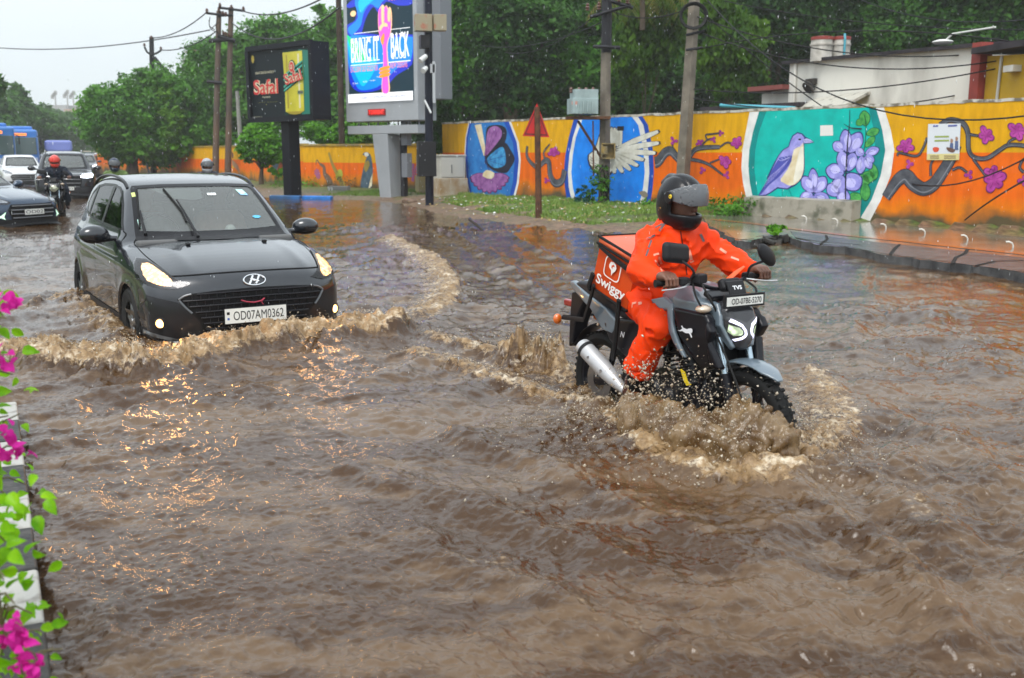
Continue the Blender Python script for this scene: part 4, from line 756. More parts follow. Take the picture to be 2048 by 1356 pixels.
tfo = tf.build('transformer_tank', mat('transformer_grey', (.28, .36, .36), .45, var=.12, scale=4), tp, bevel=.012)
for x in (1142, 1158, 1172, 1186): mb = MB(); mb.lathe([(.03, 0), (.05, .03), (.03, .06), (.05, .09), (.02, .14), (0, .14)], tuple(rel(x, 186, -.3)), (0, 0, 1), 10); mb.build('bushing', INS, tfo, smooth=True)
mb = MB(); mb.box(tuple(rel(1149, 206, -.56)), (.14, .03, .08)); mb.build('rating_plate', mat('plate_pink', (.5, .25, .2), .5), tfo)
pl_ = MB(); pl_.box(tuple(rel(1176, 236, -.15)), (1.1, .55, .07), 0); pl_.ring([tuple(rel(1156, 242, -.3)), tuple(rel(1204, 318, -.1))], .035, 4); pl_.ring([tuple(rel(1186, 242, -.35)), tuple(rel(1187, 352, -.35))], .022, 6); pl_.build('platform', RUST, tp)
fx = MB(); c = rel(1216, 302, -.28); fx.box((c.x - .16, c.y, c.z), (.03, .22, .36)); fx.box((c.x + .16, c.y, c.z), (.03, .22, .36)); fx.box((c.x, c.y, c.z + .18), (.35, .22, .03)); fx.box((c.x, c.y, c.z - .18), (.35, .22, .03)); fx.box((c.x, c.y + .1, c.z), (.32, .02, .34)); fx.box((c.x - .08, c.y - .05, c.z + .02), (.12, .08, .2)); fx.build('fuse_box', mat('box_mustard', (.33, .23, .06), .6, col2=(.12, .10, .06), scale=5), tp)
mt = MB(); mt.box(tuple(rel(1241, 257, -.3)), (.16, .1, .11)); mt.build('meter', BLACKP, tp)
cb_ = MB()
rr = random.Random(6)
for k in range(6):
 P = [rel(1206 + rr.uniform(-8, 10), 330, -.2)];
 for j in range(4): P.append(rel(1206 + rr.uniform(-14, 14), 350 + j * 17, -.2 - rr.uniform(0, .2)))
 cb_.ring([tuple(p) for p in smoothline([tuple(p) for p in P], 4)], .014, 5)
cb_.build('cable_bundle', RUBBER, tp, smooth=True)
# leaning concrete pole
cp1, cb1, cd1 = pole('utility_pole', 'leaning weathered concrete pole with a coil of cable, in front of the branch painting', 1362, 400, 1393, -60, .15, .17, .12, CONC, square=True, Y=23.9)
rel2 = lambda px, py, dy=0.0: at(px, py, cb1.y + dy) - cb1; ri = MB(); c = rel2(1387, 32, -.2)
for k in range(3): ri.ring([(c.x + (.27 + .02 * k) * math.cos(t), c.y - .02 * k, c.z + (.25 + .02 * k) * math.sin(t)) for t in np.linspace(0, 6.28, 24, endpoint=False)], .022, 6, closed=True)
ri.build('cable_coil', RUBBER, cp1, smooth=True)
for (x0, y0, x1, y1) in ((1372, 70, 1410, 62), (1372, 100, 1405, 95)): cr_ = MB(); cr_.ring([tuple(rel2(x0, y0, -.15)), tuple(rel2(x1, y1, -.15))], .03, 4); cr_.build('bracket', IRON, cp1)
# black camera pole
kp, kb, kd = pole('camera_pole', 'black pole hung with cameras and metal boxes beside the grey screen board', 859, 410, 856, -60, .05, .12, .10, mat('pole_navy', (.010, .012, .022), .4))
rel3 = lambda px, py, dy=0.0: at(px, py, kb.y + dy) - kb
OB = mat('box_rusty', (.30, .26, .17), .6, col2=(.38, .10, .05), scale=4, lo=.55, hi=.7); LG_ = mat('device_grey', (.40, .42, .44), .4)
for (x, y, w1, h1, m_, nm) in ((846, 46, .46, .44, OB, 'metal_box'), (879, 46, .34, .42, OB, 'metal_box'), (849, 84, .26, .34, BLACKP, 'loudspeaker'), (866, 137, .16, .24, LG_, 'radio_box'), (853, 318, .5, .95, BLACKP, 'control_cabinet'), (868, 165, .08, 1.1, LG_, 'conduit_box')): mb = MB(); mb.box(tuple(rel3(x, y, -.22)), (w1, .3 if w1 > .2 else .08, h1), 0, rz=R(15) if w1 > .2 else 0); mb.build(nm, m_, kp, bevel=.012)
for (a, b) in (((840, 122), (852, 112)), ((846, 142), (852, 136))):
 p, q2 = rel3(*a, -.5), rel3(*b, -.35); mb = MB(); mb.ring([tuple(p), tuple(q2)], [.075, .065], 12); co = mb.build('camera', mat('camera_white', (.6, .61, .6), .35), kp, smooth=True); mb = MB(); mb.ring([tuple(q2), tuple(rel3(856, a[1] - 12, 0))], .025, 6); mb.build('camera_arm', BLACKP, co)
mb = MB(); mb.ring([tuple(rel3(849, 200, -.3)), tuple(rel3(862, 226, -.3))], .03, 6); mb.build('white_rod', mat('rod_white', (.7, .72, .72), .4), kp)
# red warning triangle, seen from the front
tg, tgb, tgd = pole('warning_sign', 'red triangular road sign on a rusty dark post standing in the grass', 1078, 438, 1074, 214, .05, .075, .06, RUST); tg['category'] = 'sign'
rel4 = lambda px, py, dy=0.0: at(px, py, tgb.y + dy) - tgb
tri = MB(); P = [rel4(1074, 206, .09), rel4(1045, 272, .09), rel4(1099, 275, .09)]; g = lambda k: [sum((p for p in P), Vector()) / 3 + (p - sum((p for p in P), Vector()) / 3) * k for p in P]
n3 = (P[1] - P[0]).cross(P[2] - P[0]).normalized(); n3 = n3 if n3.y < 0 else -n3; o3 = n3 * .012; q0 = g(1.0); tri.add([p for p in q0] + [p + o3 for p in q0], [(0, 2, 1), (3, 4, 5), (0, 1, 4, 3), (1, 2, 5, 4), (2, 0, 3, 5)], 0); tri.build('triangle', mat('sign_red', (.50, .008, .008), .35, var=.1, scale=6), tg)
q1, q2 = g(.86), g(.74); bd = MB(); bd.add([p + o3 * 1.3 for p in q1] + [p + o3 * 1.3 for p in q2], [(0, 1, 4, 3), (1, 2, 5, 4), (2, 0, 3, 5)], 0); bd.build('border', mat('sign_maroon', (.10, .004, .006), .4), tg)
# beige cabinet on its plinth
def boxthing(name, label, cat, px, py, z, rz, parts):
 x, y = W(px, py, z); o = thing(name, label, cat, (x, y, z), rz)
 for nm, c, d, m_, bv_ in parts: mb = MB(); mb.box(c, d); mb.build(nm, m_, o, bevel=bv_)
 return o
BEI = mat('cabinet_beige', (.44, .43, .38), .5, var=.08, scale=5, bump=.05); PLN = mat('plinth_concrete', (.42, .38, .30), .7, col2=(.30, .20, .10), scale=3, bump=.3, bscale=20)
boxthing('utility_cabinet', 'beige metal utility cabinet on a wide concrete plinth beside the black pole', 'cabinet', 895, 398, .05, R(28), [('cabinet_body', (0, 0, 1.0), (.85, .85, .68), BEI, .01), ('cabinet_door', (-.02, -.435, 1.0), (.74, .02, .60), mat('door_beige', (.47, .46, .41), .45), .004), ('handle', (-.05, -.455, .95), (.04, .02, .26), mat('handle_grey', (.2, .2, .19), .4), .003), ('lid', (0, 0, 1.36), (.92, .92, .05), BEI, .008), ('plinth', (0, 0, .28), (.98, .98, .76), PLN, .02)])
boxthing('utility_cabinet', 'narrow pale cabinet on a yellowed plinth half hidden behind the black pole', 'cabinet', 852, 393, .05, R(20), [('cabinet_body', (0, 0, 1.05), (.50, .5, .62), BEI, .01), ('plinth', (0, 0, .33), (.6, .55, .74), mat('plinth_ochre', (.42, .34, .14), .7, col2=(.36, .33, .27), scale=2), .02)])
mb = MB(); mb.box((0, 0, .12), (.75, .3, .34)); o = thing('marker_block', 'grey concrete block with white figures at the foot of a thin pole', 'block', (*W(678, 386, .1), .05), R(-14)); mb.build('block', mat('block_grey', (.26, .25, .24), .7), o, bevel=.02)
mb = MB(); text(mb, '33', lambda u, v, d: Vector((u, -.155 - d, v)), -.26, .16, .20, .18, 0, 0, .03); mb.build('figures', mat('figure_white', (.7, .7, .68), .6), o)
# thin poles around the boards
thp, b_, d_ = pole('utility_pole', 'tall dark pole with wrapped brackets standing between the two billboards', 686, 378, 676, -40, .1, .13, .10, mat('pole_brown', (.05, .035, .025), .6, var=.3, scale=4))
for y, s_ in ((303, 1), (322, 1), (352, 1)): mb = MB(); p = at(686, y, b_.y) - b_; mb.box((p.x + .12, -.1, p.z), (.34, .1, .12), 0, ry=R(-25)); mb.build('bracket', IRON, thp, bevel=.02)
# twin pole structure
TPM = mat('twin_pole_rust', (.13, .075, .045), .7, col2=(.05, .04, .035), scale=.7)
YT = 50.0
g_ = []
for px0, px1, py1, lab in ((430, 438, 22, 'left rusty pole of the twin pole switch structure'), (455, 462, 15, 'right rusty pole of the twin pole switch structure')):
 o, b, d = pole('utility_pole', lab, px0, 352, px1, py1, .1, .17, .12, TPM, 'twin poles', Y=YT); g_.append((o, b))
o, b = g_[0]; rl_ = lambda px, py, dy=0: at(px, py, YT + dy) - b
for (x0, y0, x1, y1, r_) in ((413, 26, 452, 31, .06), (437, 15, 490, 22, .06), (436, 72, 470, 82, .11), (418, 82, 462, 78, .10), (414, 163, 444, 166, .08), (436, 32, 466, 30, .05)): mb = MB(); mb.ring([tuple(rl_(x0, y0, -.2)), tuple(rl_(x1, y1, -.2))], r_, 4); mb.build('cross_arm', IRON, o)
for x, y in ((414, 25), (438, 22), (440, 14), (463, 18), (487, 21), (446, 30), (452, 32), (447, 70), (452, 72), (458, 74)): insul(o, tuple(rl_(x, y, -.2)), 1.5)
jm = MB()
for (a, b2) in (((418, 40), (436, 66)), ((420, 34), (430, 60)), ((438, 44), (424, 58)), ((436, 30), (440, 72))): m_ = ((a[0] + b2[0]) / 2 - 6, (a[1] + b2[1]) / 2 + 4); jm.ring([tuple(p) for p in smoothline([tuple(rl_(*a, -.3)), tuple(rl_(*m_, -.4)), tuple(rl_(*b2, -.3))], 6)], .02, 5)
jm.build('jumper_wire', RUBBER, o, smooth=True)
sp_, b, d = pole('utility_pole', 'slim dark pole with Y shaped arms and a raking stay above the far trees', 307, 340, 303, 74, .1, .18, .13, IRON, Y=60.0); rl3 = lambda px, py, dy=0: at(px, py, 60 + dy) - b
for L_, r_ in (([(289, 94), (294, 104), (303, 110)], .06), ([(322, 101), (314, 106), (303, 110)], .06), ([(308, 115), (345, 160), (384, 206)], .12)): mb = MB(); mb.ring([tuple(rl3(*p, -.2)) for p in L_], r_, 6); mb.build('stay_arm', IRON, sp_, smooth=True)
for p in ((289, 93), (322, 100), (303, 78)): insul(sp_, tuple(rl3(*p, -.2)), 1.6)
pole('lamp_post', 'thin pale pole beside the twin rusty poles', 482, 300, 474, 182, 0, .12, .09, mat('pole_pale', (.28, .27, .25), .5), Y=52.0)
# wires: hung between the poles and out of the picture
WB = mat('wire_black', (.012, .012, .014), .5)
def wire(a, b, sag, r, label, grp='overhead wires', k=18):
 a, b = Vector(a), Vector(b); mb = MB(); mb.ring([tuple(a.lerp(b, t) - Vector((0, 0, sag * 4 * t * (1 - t)))) for t in np.linspace(0, 1, k)], r, 5); o = mb.build('overhead_wire', WB, smooth=True); return tag(o, label, 'wire', grp)
cY = cb1.y
WL = [((1385, 30, cY), (2080, 92, 21.0), .5, 'wire from the cable coil sagging towards the roof of the white building'), ((1388, 60, cY), (2080, 106, 20.), .55, 'second wire down from the leaning pole, reaching the right edge below the roof line'), ((1390, 100, cY), (2080, 92, 20), -.35, 'wire curving up over the white building from the leaning pole'), ((1384, 178, cY), (2080, 118, 20), .30, 'wire crossing the middle of the white building wall'), ((1384, 196, cY), (2080, 150, 21), .45, 'low wire crossing the white wall and the yellow building'), ((1398, -20, cY), (2080, 228, 15.), 1.0, 'long wire falling steeply across the bird painting'),
      ((1400, 20, cY), (1700, 250, 24.0), .1, 'wire dropping straight from the leaning pole towards the top of the bird painting'), ((1660, 256, 23.5), (2080, 300, 16.), .9, 'thin wire crossing the teal panel and the orange wall'), ((1700, -10, 27), (2080, 36, 20), .3, 'wire high across the dark trees at the top right'), ((1450, 2, 30), (2080, 60, 22), .2, 'upper thin wire across the dark trees at the top right'),
      ((1213, 10, 25.9), (1010, 105, 36), .4, 'wire from the transformer pole running left into the trees'), ((1213, 40, 25.9), (960, 90, 38), .3, 'lower wire from the transformer pole running left into the trees'), ((1214, 18, 25.9), (1390, 10, cY), .25, 'wire between the transformer pole and the leaning pole'),
      ((-40, 92, 70), (420, 60, YT), .5, 'thin wire across the pale sky at the left'), ((303, 76, 60), (414, 24, YT), .3, 'wire from the slim pole up to the left twin pole'), ((322, 100, 60), (436, 60, YT), .3, 'lower wire from the slim pole to the left twin pole'), ((480, 20, YT), (690, -30, 33), .5, 'wire from the right twin pole up behind the screen board'), ((462, 44, YT), (680, 14, 34), .9, 'bundled wire sagging from the twin poles behind the black board'),
      ((2080, 345, 13.6), (1930, 440, 18.3), -.05, 'cable hanging down in front of the orange wall at the right edge')]
for a, b, sg, lab in WL: wire(at(*a), at(*b), sg, .014 if a[2] < 40 else .03, lab)
# --- buildings behind the wall
WH = mat('old_whitewash', (.74, .72, .65), .75, col2=(.36, .34, .30), scale=.9, bump=.2, bscale=12, lo=.45, hi=.72, detail=8, stretch=(1, 1, .45)); BRK = mat('red_paint', (.26, .035, .025), .6, var=.15, scale=3); YB = mat('yellow_wall', (.55, .34, .004), .65, col2=(.42, .25, .01), scale=1.2)
ROOFD = mat('dark_roof_sheet', (.035, .03, .035), .6, var=.3, scale=3)
def facade(name, label, pxs, pyT, Y0, Y1, dep, m, zb=1.0):
 a = at(pxs[0], pyT[0], Y0); b = at(pxs[1], pyT[1], Y1); o = thing(name, label, 'building', (a.x, a.y, 0), math.atan2(b.y - a.y, b.x - a.x)); L_ = math.hypot(b.x - a.x, b.y - a.y); mb = MB(); mb.add([(0, 0, 0), (L_, 0, 0), (L_, dep, 0), (0, dep, 0), (0, 0, a.z), (L_, 0, b.z), (L_, dep, b.z), (0, dep, a.z)], [(4, 5, 6, 7), (0, 1, 5, 4), (1, 2, 6, 5), (2, 3, 7, 6), (3, 0, 4, 7)]); mb.build('wall', m, o); return o, L_, a.z, b.z
o, L_, za, zb_ = facade('white_building', 'stained white building with a thin dark roof behind the painted wall', (1580, 1964), (126, 92), 27.5, 21.0, 5, WH)
rf_ = MB(); rf_.add([(-.2, -.14, za - .02), (L_ + .1, -.14, zb_ - .02), (L_ + .1, 5.2, zb_ + .3), (-.4, 5.2, za + .3), (-.2, -.14, za + .06), (L_ + .1, -.14, zb_ + .06), (L_ + .1, 5.2, zb_ + .45), (-.4, 5.2, za + .45)], [(3, 2, 1, 0), (4, 5, 6, 7), (0, 1, 5, 4), (1, 2, 6, 5), (2, 3, 7, 6), (3, 0, 4, 7)]); rf_.build('roof', ROOFD, o)
aw = MB(); x0, x1 = L_ * .20, L_ * .50; zA = at(1700, 213, 24).z; aw.add([(x0, -.02, zA + .25), (x1, -.02, zA + .30), (x1 + .1, -.75, zA - .02), (x0 - .4, -.75, zA - .05), (x0, -.02, zA + .32), (x1, -.02, zA + .37), (x1 + .1, -.75, zA + .05), (x0 - .4, -.75, zA + .02)], [(3, 2, 1, 0), (4, 5, 6, 7), (0, 1, 5, 4), (1, 2, 6, 5), (2, 3, 7, 6), (3, 0, 4, 7)]); aw.build('awning', mat('awning_plaster', (.45, .43, .37), .7, col2=(.1, .09, .08), scale=5, lo=.55, hi=.7), o)
vn_ = MB(); vn_.box((L_ * .16, -.06, za - .55), (.36, .12, .14)); vn_.cyl((L_ * .16, -.1, za - .66), (L_ * .16, -.18, za - .72), .16, n=14); vn_.build('exhaust_vent', mat('soot_vent', (.05, .045, .04), .7), o)
pc = MB(); pc.ring([(L_ * .05, -.05, za - .02), (L_ * .05, -.05, .5)], .04, 8); pc.build('drain_pipe', WH, o)
a = at(1960, 90, 21.1); pr = MB(); pr.box((L_ + .13, -.1, zb_ / 2), (.24, .3, zb_ + .1)); pr.build('red_pillar', BRK, o)
a = at(1896, 92, 21.5); bwl = MB(); p = o.matrix_basis.inverted() @ Vector(a); bwl.lathe([(0, -.06), (.16, -.05), (.22, 0), (.20, .02), (.1, .05), (0, .06)], (L_ * .80, .2, zb_ + .22), (0, 0, 1), 20); bwl.ring([(L_ * .80, .2, zb_ + .2), (L_ * .84, .2, zb_ + .36), (L_ * 1.0, .3, zb_ + .38)], .02, 6); bwl.build('roof_lamp', mat('lamp_bowl', (.66, .66, .62), .4), o, smooth=True)
o2, L2, za2, zb2 = facade('yellow_building', 'mustard yellow building at the right edge behind the painted wall', (1975, 2300), (112, 96), 20.7, 16.5, 5, YB)
rf_ = MB(); rf_.box((L2 / 2, 2.4, za2 + .10), (L2 + .2, 5.4, .12)); rf_.build('roof', ROOFD, o2); mb = MB(); mb.ring([(.5, -.03, za2 - .05), (.42, -.03, 1.5)], .03, 6); mb.build('drain_pipe', mat('pipe_white', (.5, .5, .46), .5), o2); mb = MB(); mb.box((.95, -.08, za2 - .32), (.3, .2, .12)); mb.build('wall_lamp', WH, o2)
o3, L3, za3, zb3 = facade('outhouse', 'low white outhouse left of the stained white building', (1524, 1584), (188, 176), 28.6, 27.6, 3, WH); rf_ = MB(); rf_.box((L3 / 2 - .05, 1.2, za3 + .12), (L3 + .2, 3.2, .12)); rf_.build('roof', mat('red_roof', (.20, .05, .04), .7), o3)
bt = MB(); bt.ring([tuple(at(1441, 211, 26.5)), tuple(at(1590, 217, 25.2))], .055, 10); bt.build('x', mat('pipe_teal', (.06, .32, .40), .4), smooth=True).name = 'water_pipe'; tag(bpy.data.objects['water_pipe'], 'pale blue pipe lying along the wall top left of the white building', 'pipe')
dr = MB(); a, b = at(1400, 222, 27.2), at(1600, 212, 25.6); dr.add([tuple(a), tuple(b), tuple(b + Vector((1.5, 2.5, .12))), tuple(a + Vector((1.5, 2.5, .12)))] + [tuple(p + Vector((0, 0, .10))) for p in (a, b, b + Vector((1.5, 2.5, .12)), a + Vector((1.5, 2.5, .12)))], [(3, 2, 1, 0), (4, 5, 6, 7), (0, 1, 5, 4), (1, 2, 6, 5), (2, 3, 7, 6), (3, 0, 4, 7)]); tag(dr.build('shed_roof', ROOFD), 'dark low shed roof just above the wall, under the blue pipe', 'roof')
TKW = mat('tank_white', (.55, .52, .47), .6, col2=(.3, .28, .24), scale=4)
for px, r_, lab in ((1643, .27, 'larger roof tank with a red rim on the white building'), (1682, .22, 'smaller roof tank with a pipe, right of the larger one')):
 p = at(px, 103, 26.2); t = thing('water_tank', lab, 'tank', tuple(p), 0, 'roof tanks'); hgt = at(px, 74, 26.2).z - p.z; mb = MB(); mb.lathe([(r_, -.25), (r_, hgt * .38), (r_ + .02, hgt * .40), (r_ + .02, hgt * .52), (r_, hgt * .54), (r_ * .98, hgt * .8)], (0, 0, 0), (0, 0, 1), 22); mb.build('tank_body', TKW, t, smooth=True); mb = MB(); mb.lathe([(r_ * 1.03, hgt * .78), (r_ * 1.03, hgt), (r_ * .7, hgt * 1.04), (0, hgt * 1.05)], (0, 0, 0), (0, 0, 1), 22); mb.build('rim', BRK, t, smooth=True)
 if px > 1660: mb = MB(); mb.ring([(0, -.26, -.1), (0, -.26, hgt * .8), (.0, -.22, hgt * 1.15)], .03, 8); mb.build('pipe', mat('pipe_teal', (0, 0, 0)), t)
# far buildings at the end of the road
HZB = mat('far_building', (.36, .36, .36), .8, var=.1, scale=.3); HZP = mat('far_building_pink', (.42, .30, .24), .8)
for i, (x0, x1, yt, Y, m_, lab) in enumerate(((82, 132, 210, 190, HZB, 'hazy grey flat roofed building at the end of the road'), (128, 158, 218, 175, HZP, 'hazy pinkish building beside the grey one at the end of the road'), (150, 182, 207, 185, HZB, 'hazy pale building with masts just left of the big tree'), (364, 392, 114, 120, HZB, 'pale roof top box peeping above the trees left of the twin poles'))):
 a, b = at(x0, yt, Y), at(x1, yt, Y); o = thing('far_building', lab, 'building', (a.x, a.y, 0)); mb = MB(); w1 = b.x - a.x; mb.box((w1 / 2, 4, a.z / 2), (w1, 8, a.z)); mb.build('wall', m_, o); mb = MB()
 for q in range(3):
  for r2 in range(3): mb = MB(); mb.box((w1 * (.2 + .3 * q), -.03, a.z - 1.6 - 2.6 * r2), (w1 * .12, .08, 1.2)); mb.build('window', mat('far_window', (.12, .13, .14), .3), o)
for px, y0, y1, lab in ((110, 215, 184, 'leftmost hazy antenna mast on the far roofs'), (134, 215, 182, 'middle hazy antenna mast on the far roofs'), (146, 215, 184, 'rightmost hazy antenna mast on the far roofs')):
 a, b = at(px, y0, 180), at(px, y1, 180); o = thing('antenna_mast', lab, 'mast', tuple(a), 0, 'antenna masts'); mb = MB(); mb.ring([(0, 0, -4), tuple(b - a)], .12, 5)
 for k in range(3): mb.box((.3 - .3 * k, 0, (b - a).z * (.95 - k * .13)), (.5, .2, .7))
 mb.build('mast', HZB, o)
mb = MB(); a = at(389, 126, 119); mb.ring([(0, 0, 0), (0, 0, at(389, 92, 119).z - a.z)], .1, 5); mb.ring([(-1.0, 0, 1.2), (.3, 0, 1.4)], .07, 5); o = mb.build('antenna_mast', mat('mast_red', (.4, .16, .1), .6)); o.location = a; tag(o, 'thin reddish mast on the roof above the trees', 'mast')
# ------------------------------------------------------------ trees and plants
def leafmat(name, c1, c2, sc_=.35, rough=.45, tr=.25):
 if name in MATS: return MATS[name]
 m = bpy.data.materials.new(name); m.use_nodes = True; t = m.node_tree; b = t.nodes['Principled BSDF']; o = [n for n in t.nodes if n.type == 'OUTPUT_MATERIAL'][0]; tc = N(t, 'ShaderNodeTexCoord'); n = N(t, 'ShaderNodeTexNoise'); n.inputs['Scale'].default_value = sc_; n.inputs['Detail'].default_value = 6; n.inputs['Roughness'].default_value = .75; t.links.new(tc.outputs['Object'], n.inputs['Vector'])
 r = N(t, 'ShaderNodeValToRGB'); r.color_ramp.elements[0].position = .34; r.color_ramp.elements[1].position = .66; r.color_ramp.elements[0].color = (*c1, 1); r.color_ramp.elements[1].color = (*c2, 1); t.links.new(n.outputs[0], r.inputs[0]); t.links.new(r.outputs[0], b.inputs['Base Color']); b.inputs['Roughness'].default_value = rough; b.inputs['Specular IOR Level'].default_value = .14
 tl = N(t, 'ShaderNodeBsdfTranslucent'); t.links.new(r.outputs[0], tl.inputs[0]); mx_ = N(t, 'ShaderNodeMixShader'); mx_.inputs[0].default_value = tr; t.links.new(b.outputs[0], mx_.inputs[1]); t.links.new(tl.outputs[0], mx_.inputs[2]); t.links.new(mx_.outputs[0], o.inputs[0]); MATS[name] = m; return m
def leaves(name, puffs, n, size, seed, m, parent=None, core=True, droop=0.0, tuft=.35, flat=.8, origin=(0, 0, 0)):
 """puffs: (centre, radius). Leaf-sized faces gathered in tufts through and around the puffs"""
 rs = np.random.RandomState(seed); C = np.array([p[0] for p in puffs], float); Rr = np.array([p[1] for p in puffs], float); wgt = Rr ** 2 / (Rr ** 2).sum(); nt_ = max(12, n // 26)
 k = rs.choice(len(puffs), nt_, p=wgt); d = rs.randn(nt_, 3); d /= np.linalg.norm(d, axis=1)[:, None]; rad = Rr[k] * (1 - .5 * rs.rand(nt_) ** 2.2) * (1 + .22 * rs.randn(nt_) * .6); T = C[k] + d * rad[:, None] * np.array([1, 1, flat])
 j = rs.randint(0, nt_, n); tr_ = (Rr[k][j] * tuft * (.5 + .8 * rs.rand(n)))[:, None]; P = T[j] + rs.randn(n, 3) * tr_ * .5 * np.array([1, 1, .6]); out = P - C[k][j]; out /= np.linalg.norm(out, axis=1)[:, None] + 1e-6
 nrm = out * .5 + rs.randn(n, 3) * .55 + np.array([0, 0, .55]); nrm /= np.linalg.norm(nrm, axis=1)[:, None]; a = np.cross(nrm, rs.randn(n, 3)); a[:, 2] -= droop * 2; a /= np.linalg.norm(a, axis=1)[:, None]; b = np.cross(nrm, a); b /= np.linalg.norm(b, axis=1)[:, None] + 1e-6
 s = size * (.6 + .8 * rs.rand(n));
 if core:
  nc_ = int(n * .10); k2 = rs.choice(len(puffs), nc_, p=wgt); d2 = rs.randn(nc_, 3); d2 /= np.linalg.norm(d2, axis=1)[:, None]; P2 = C[k2] + d2 * (Rr[k2] * .62 * rs.rand(nc_) ** .4)[:, None] * np.array([1, 1, flat]); P = np.concatenate([P, P2]); a2 = rs.randn(nc_, 3); a2 /= np.linalg.norm(a2, axis=1)[:, None]; b2 = np.cross(a2, rs.randn(nc_, 3)); b2 /= np.linalg.norm(b2, axis=1)[:, None]; a = np.concatenate([a, a2]); b = np.concatenate([b, b2]); nrm = np.concatenate([nrm, np.cross(a2, b2)]); s = np.concatenate([s, size * (2.0 + 1.8 * rs.rand(nc_))])
 P = P - np.array(origin); s_ = s[:, None]; V = np.stack([P - a * s_ * .55, P + b * s_ * .30 - nrm * s_ * .06, P + a * s_ * .55 - nrm * s_ * .12, P - b * s_ * .30 - nrm * s_ * .06], 1).reshape(-1, 3); F = np.arange(len(P) * 4).reshape(-1, 4)
 return fastmesh(name, V, F, m, parent, smooth=False)
BARK = mat('bark', (.055, .04, .03), .85, col2=(.13, .10, .075), scale=6, bump=.6, bscale=18, stretch=(1, 1, .3))
def trunk_of(parent, base, puffs, r, seed, org, limbs=5):
 rr = random.Random(seed); mb = MB(); base = Vector(base); cc = sum((Vector(p[0]) for p in puffs), Vector()) / len(puffs); fork = base.lerp(Vector((cc.x, cc.y, cc.z)), .45); mid = base.lerp(fork, .5) + Vector((rr.uniform(-.15, .15), rr.uniform(-.15, .15), 0)); o_ = Vector(org)
 mb.ring([tuple(base - Vector((0, 0, .3)) - o_), tuple(mid - o_), tuple(fork - o_)], [r * 1.25, r * .85, r * .7], 9)
 for p in sorted(puffs, key=lambda q: -q[1])[:limbs]: e = Vector(p[0]); m_ = fork.lerp(e, .5) + Vector((rr.uniform(-.3, .3), rr.uniform(-.3, .3), rr.uniform(0, .3))); mb.ring([tuple(fork - o_), tuple(m_ - o_), tuple(e - o_)], [r * .55, r * .35, r * .12], 7)
 mb.build('trunk', BARK, parent, smooth=True)
def tree(name, label, basepx, Y, blobs, n, size, m, seed, cat='tree', grp=None, r=.22, zb=.1, depth=1.0, limbs=5, **kw):
 rr = random.Random(seed); puffs = []
 for bl in blobs:
  x, y, rp = bl[:3]; dy = bl[3] if len(bl) > 3 else rr.uniform(-.5, .5) * depth * rp / 30; p = atY(x, y, Y + dy); puffs.append((p, rp / FPX * Y * 1.02))
 b = atY(basepx, 400, Y); base = (b[0], b[1], zb); o = thing(name, label, cat, base, 0, grp); leaves('crown', puffs, n, size, seed, m, o, origin=base, **kw)
 if r: trunk_of(o, base, puffs, r, seed, base, limbs)
 return o
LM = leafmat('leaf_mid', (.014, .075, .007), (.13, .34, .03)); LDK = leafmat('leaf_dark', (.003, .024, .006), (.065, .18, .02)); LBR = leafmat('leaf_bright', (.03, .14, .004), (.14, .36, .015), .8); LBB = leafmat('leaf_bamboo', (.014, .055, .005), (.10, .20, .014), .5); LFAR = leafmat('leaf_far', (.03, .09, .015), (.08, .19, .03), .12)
LLM = leafmat('leaf_lime', (.05, .14, .012), (.16, .34, .03), 1.0)
# the big tree at the bend and its climber
tree('broadleaf_tree', 'large spreading green tree overhanging the road at the bend', 268, 58, [(250, 235, 62), (318, 205, 58), (200, 212, 40), (290, 275, 52), (356, 232, 50), (228, 278, 46), (318, 168, 40), (268, 190, 46), (196, 190, 22), (362, 190, 38), (205, 248, 40), (244, 300, 34), (322, 300, 42), (375, 280, 40), (180, 215, 18), (290, 150, 18)], 42000, .20, LM, 1, r=.35, tuft=.30)
tree('climber', 'bright green creeper hanging down the right side of the large road tree', 345, 56.4, [(335, 190, 16), (345, 215, 20), (352, 240, 16), (340, 265, 16), (336, 290, 12), (330, 222, 14)], 4500, .13, LLM, 2, cat='creeper', r=0, core=False)
tree('broadleaf_tree', 'dark round tree directly behind the twin rusty poles', 435, 66, [(420, 120, 48), (460, 110, 50), (430, 170, 60), (400, 150, 36), (395, 205, 46), (470, 180, 60), (420, 240, 55), (480, 240, 50), (380, 260, 40)], 26000, .24, LM, 3, r=.3)
tree('broadleaf_tree', 'tall pale crowned tree rising above the black billboard', 555, 64, [(520, 92, 50), (560, 72, 44), (500, 130, 46), (600, 90, 46), (540, 60, 26), (470, 100, 34), (620, 130, 50), (560, 150, 60), (500, 200, 60), (560, 220, 60), (590, 60, 20)], 30000, .24, LM, 4, r=.32)
tree('broadleaf_tree', 'tree between the black billboard and the screen board', 668, 60, [(650, 80, 46), (668, 50, 34), (690, 110, 46), (640, 140, 52), (690, 180, 56), (660, 230, 52), (700, 230, 50), (735, 250, 44), (640, 20, 12)], 24000, .22, LM, 5, r=.3)
tree('shrub', 'leafy shrub above the low wall just right of the black post', 640, 45, [(628, 262, 20), (650, 275, 22), (690, 265, 24), (670, 280, 18), (700, 285, 18)], 9000, .13, LBR, 6, cat='shrub', r=.05)
tree('shrub', 'bright shrub above the low wall left of the grey column', 735, 45, [(722, 275, 18), (745, 262, 22), (760, 280, 16), (730, 255, 14)], 7000, .13, LLM, 7, cat='shrub', r=.05)
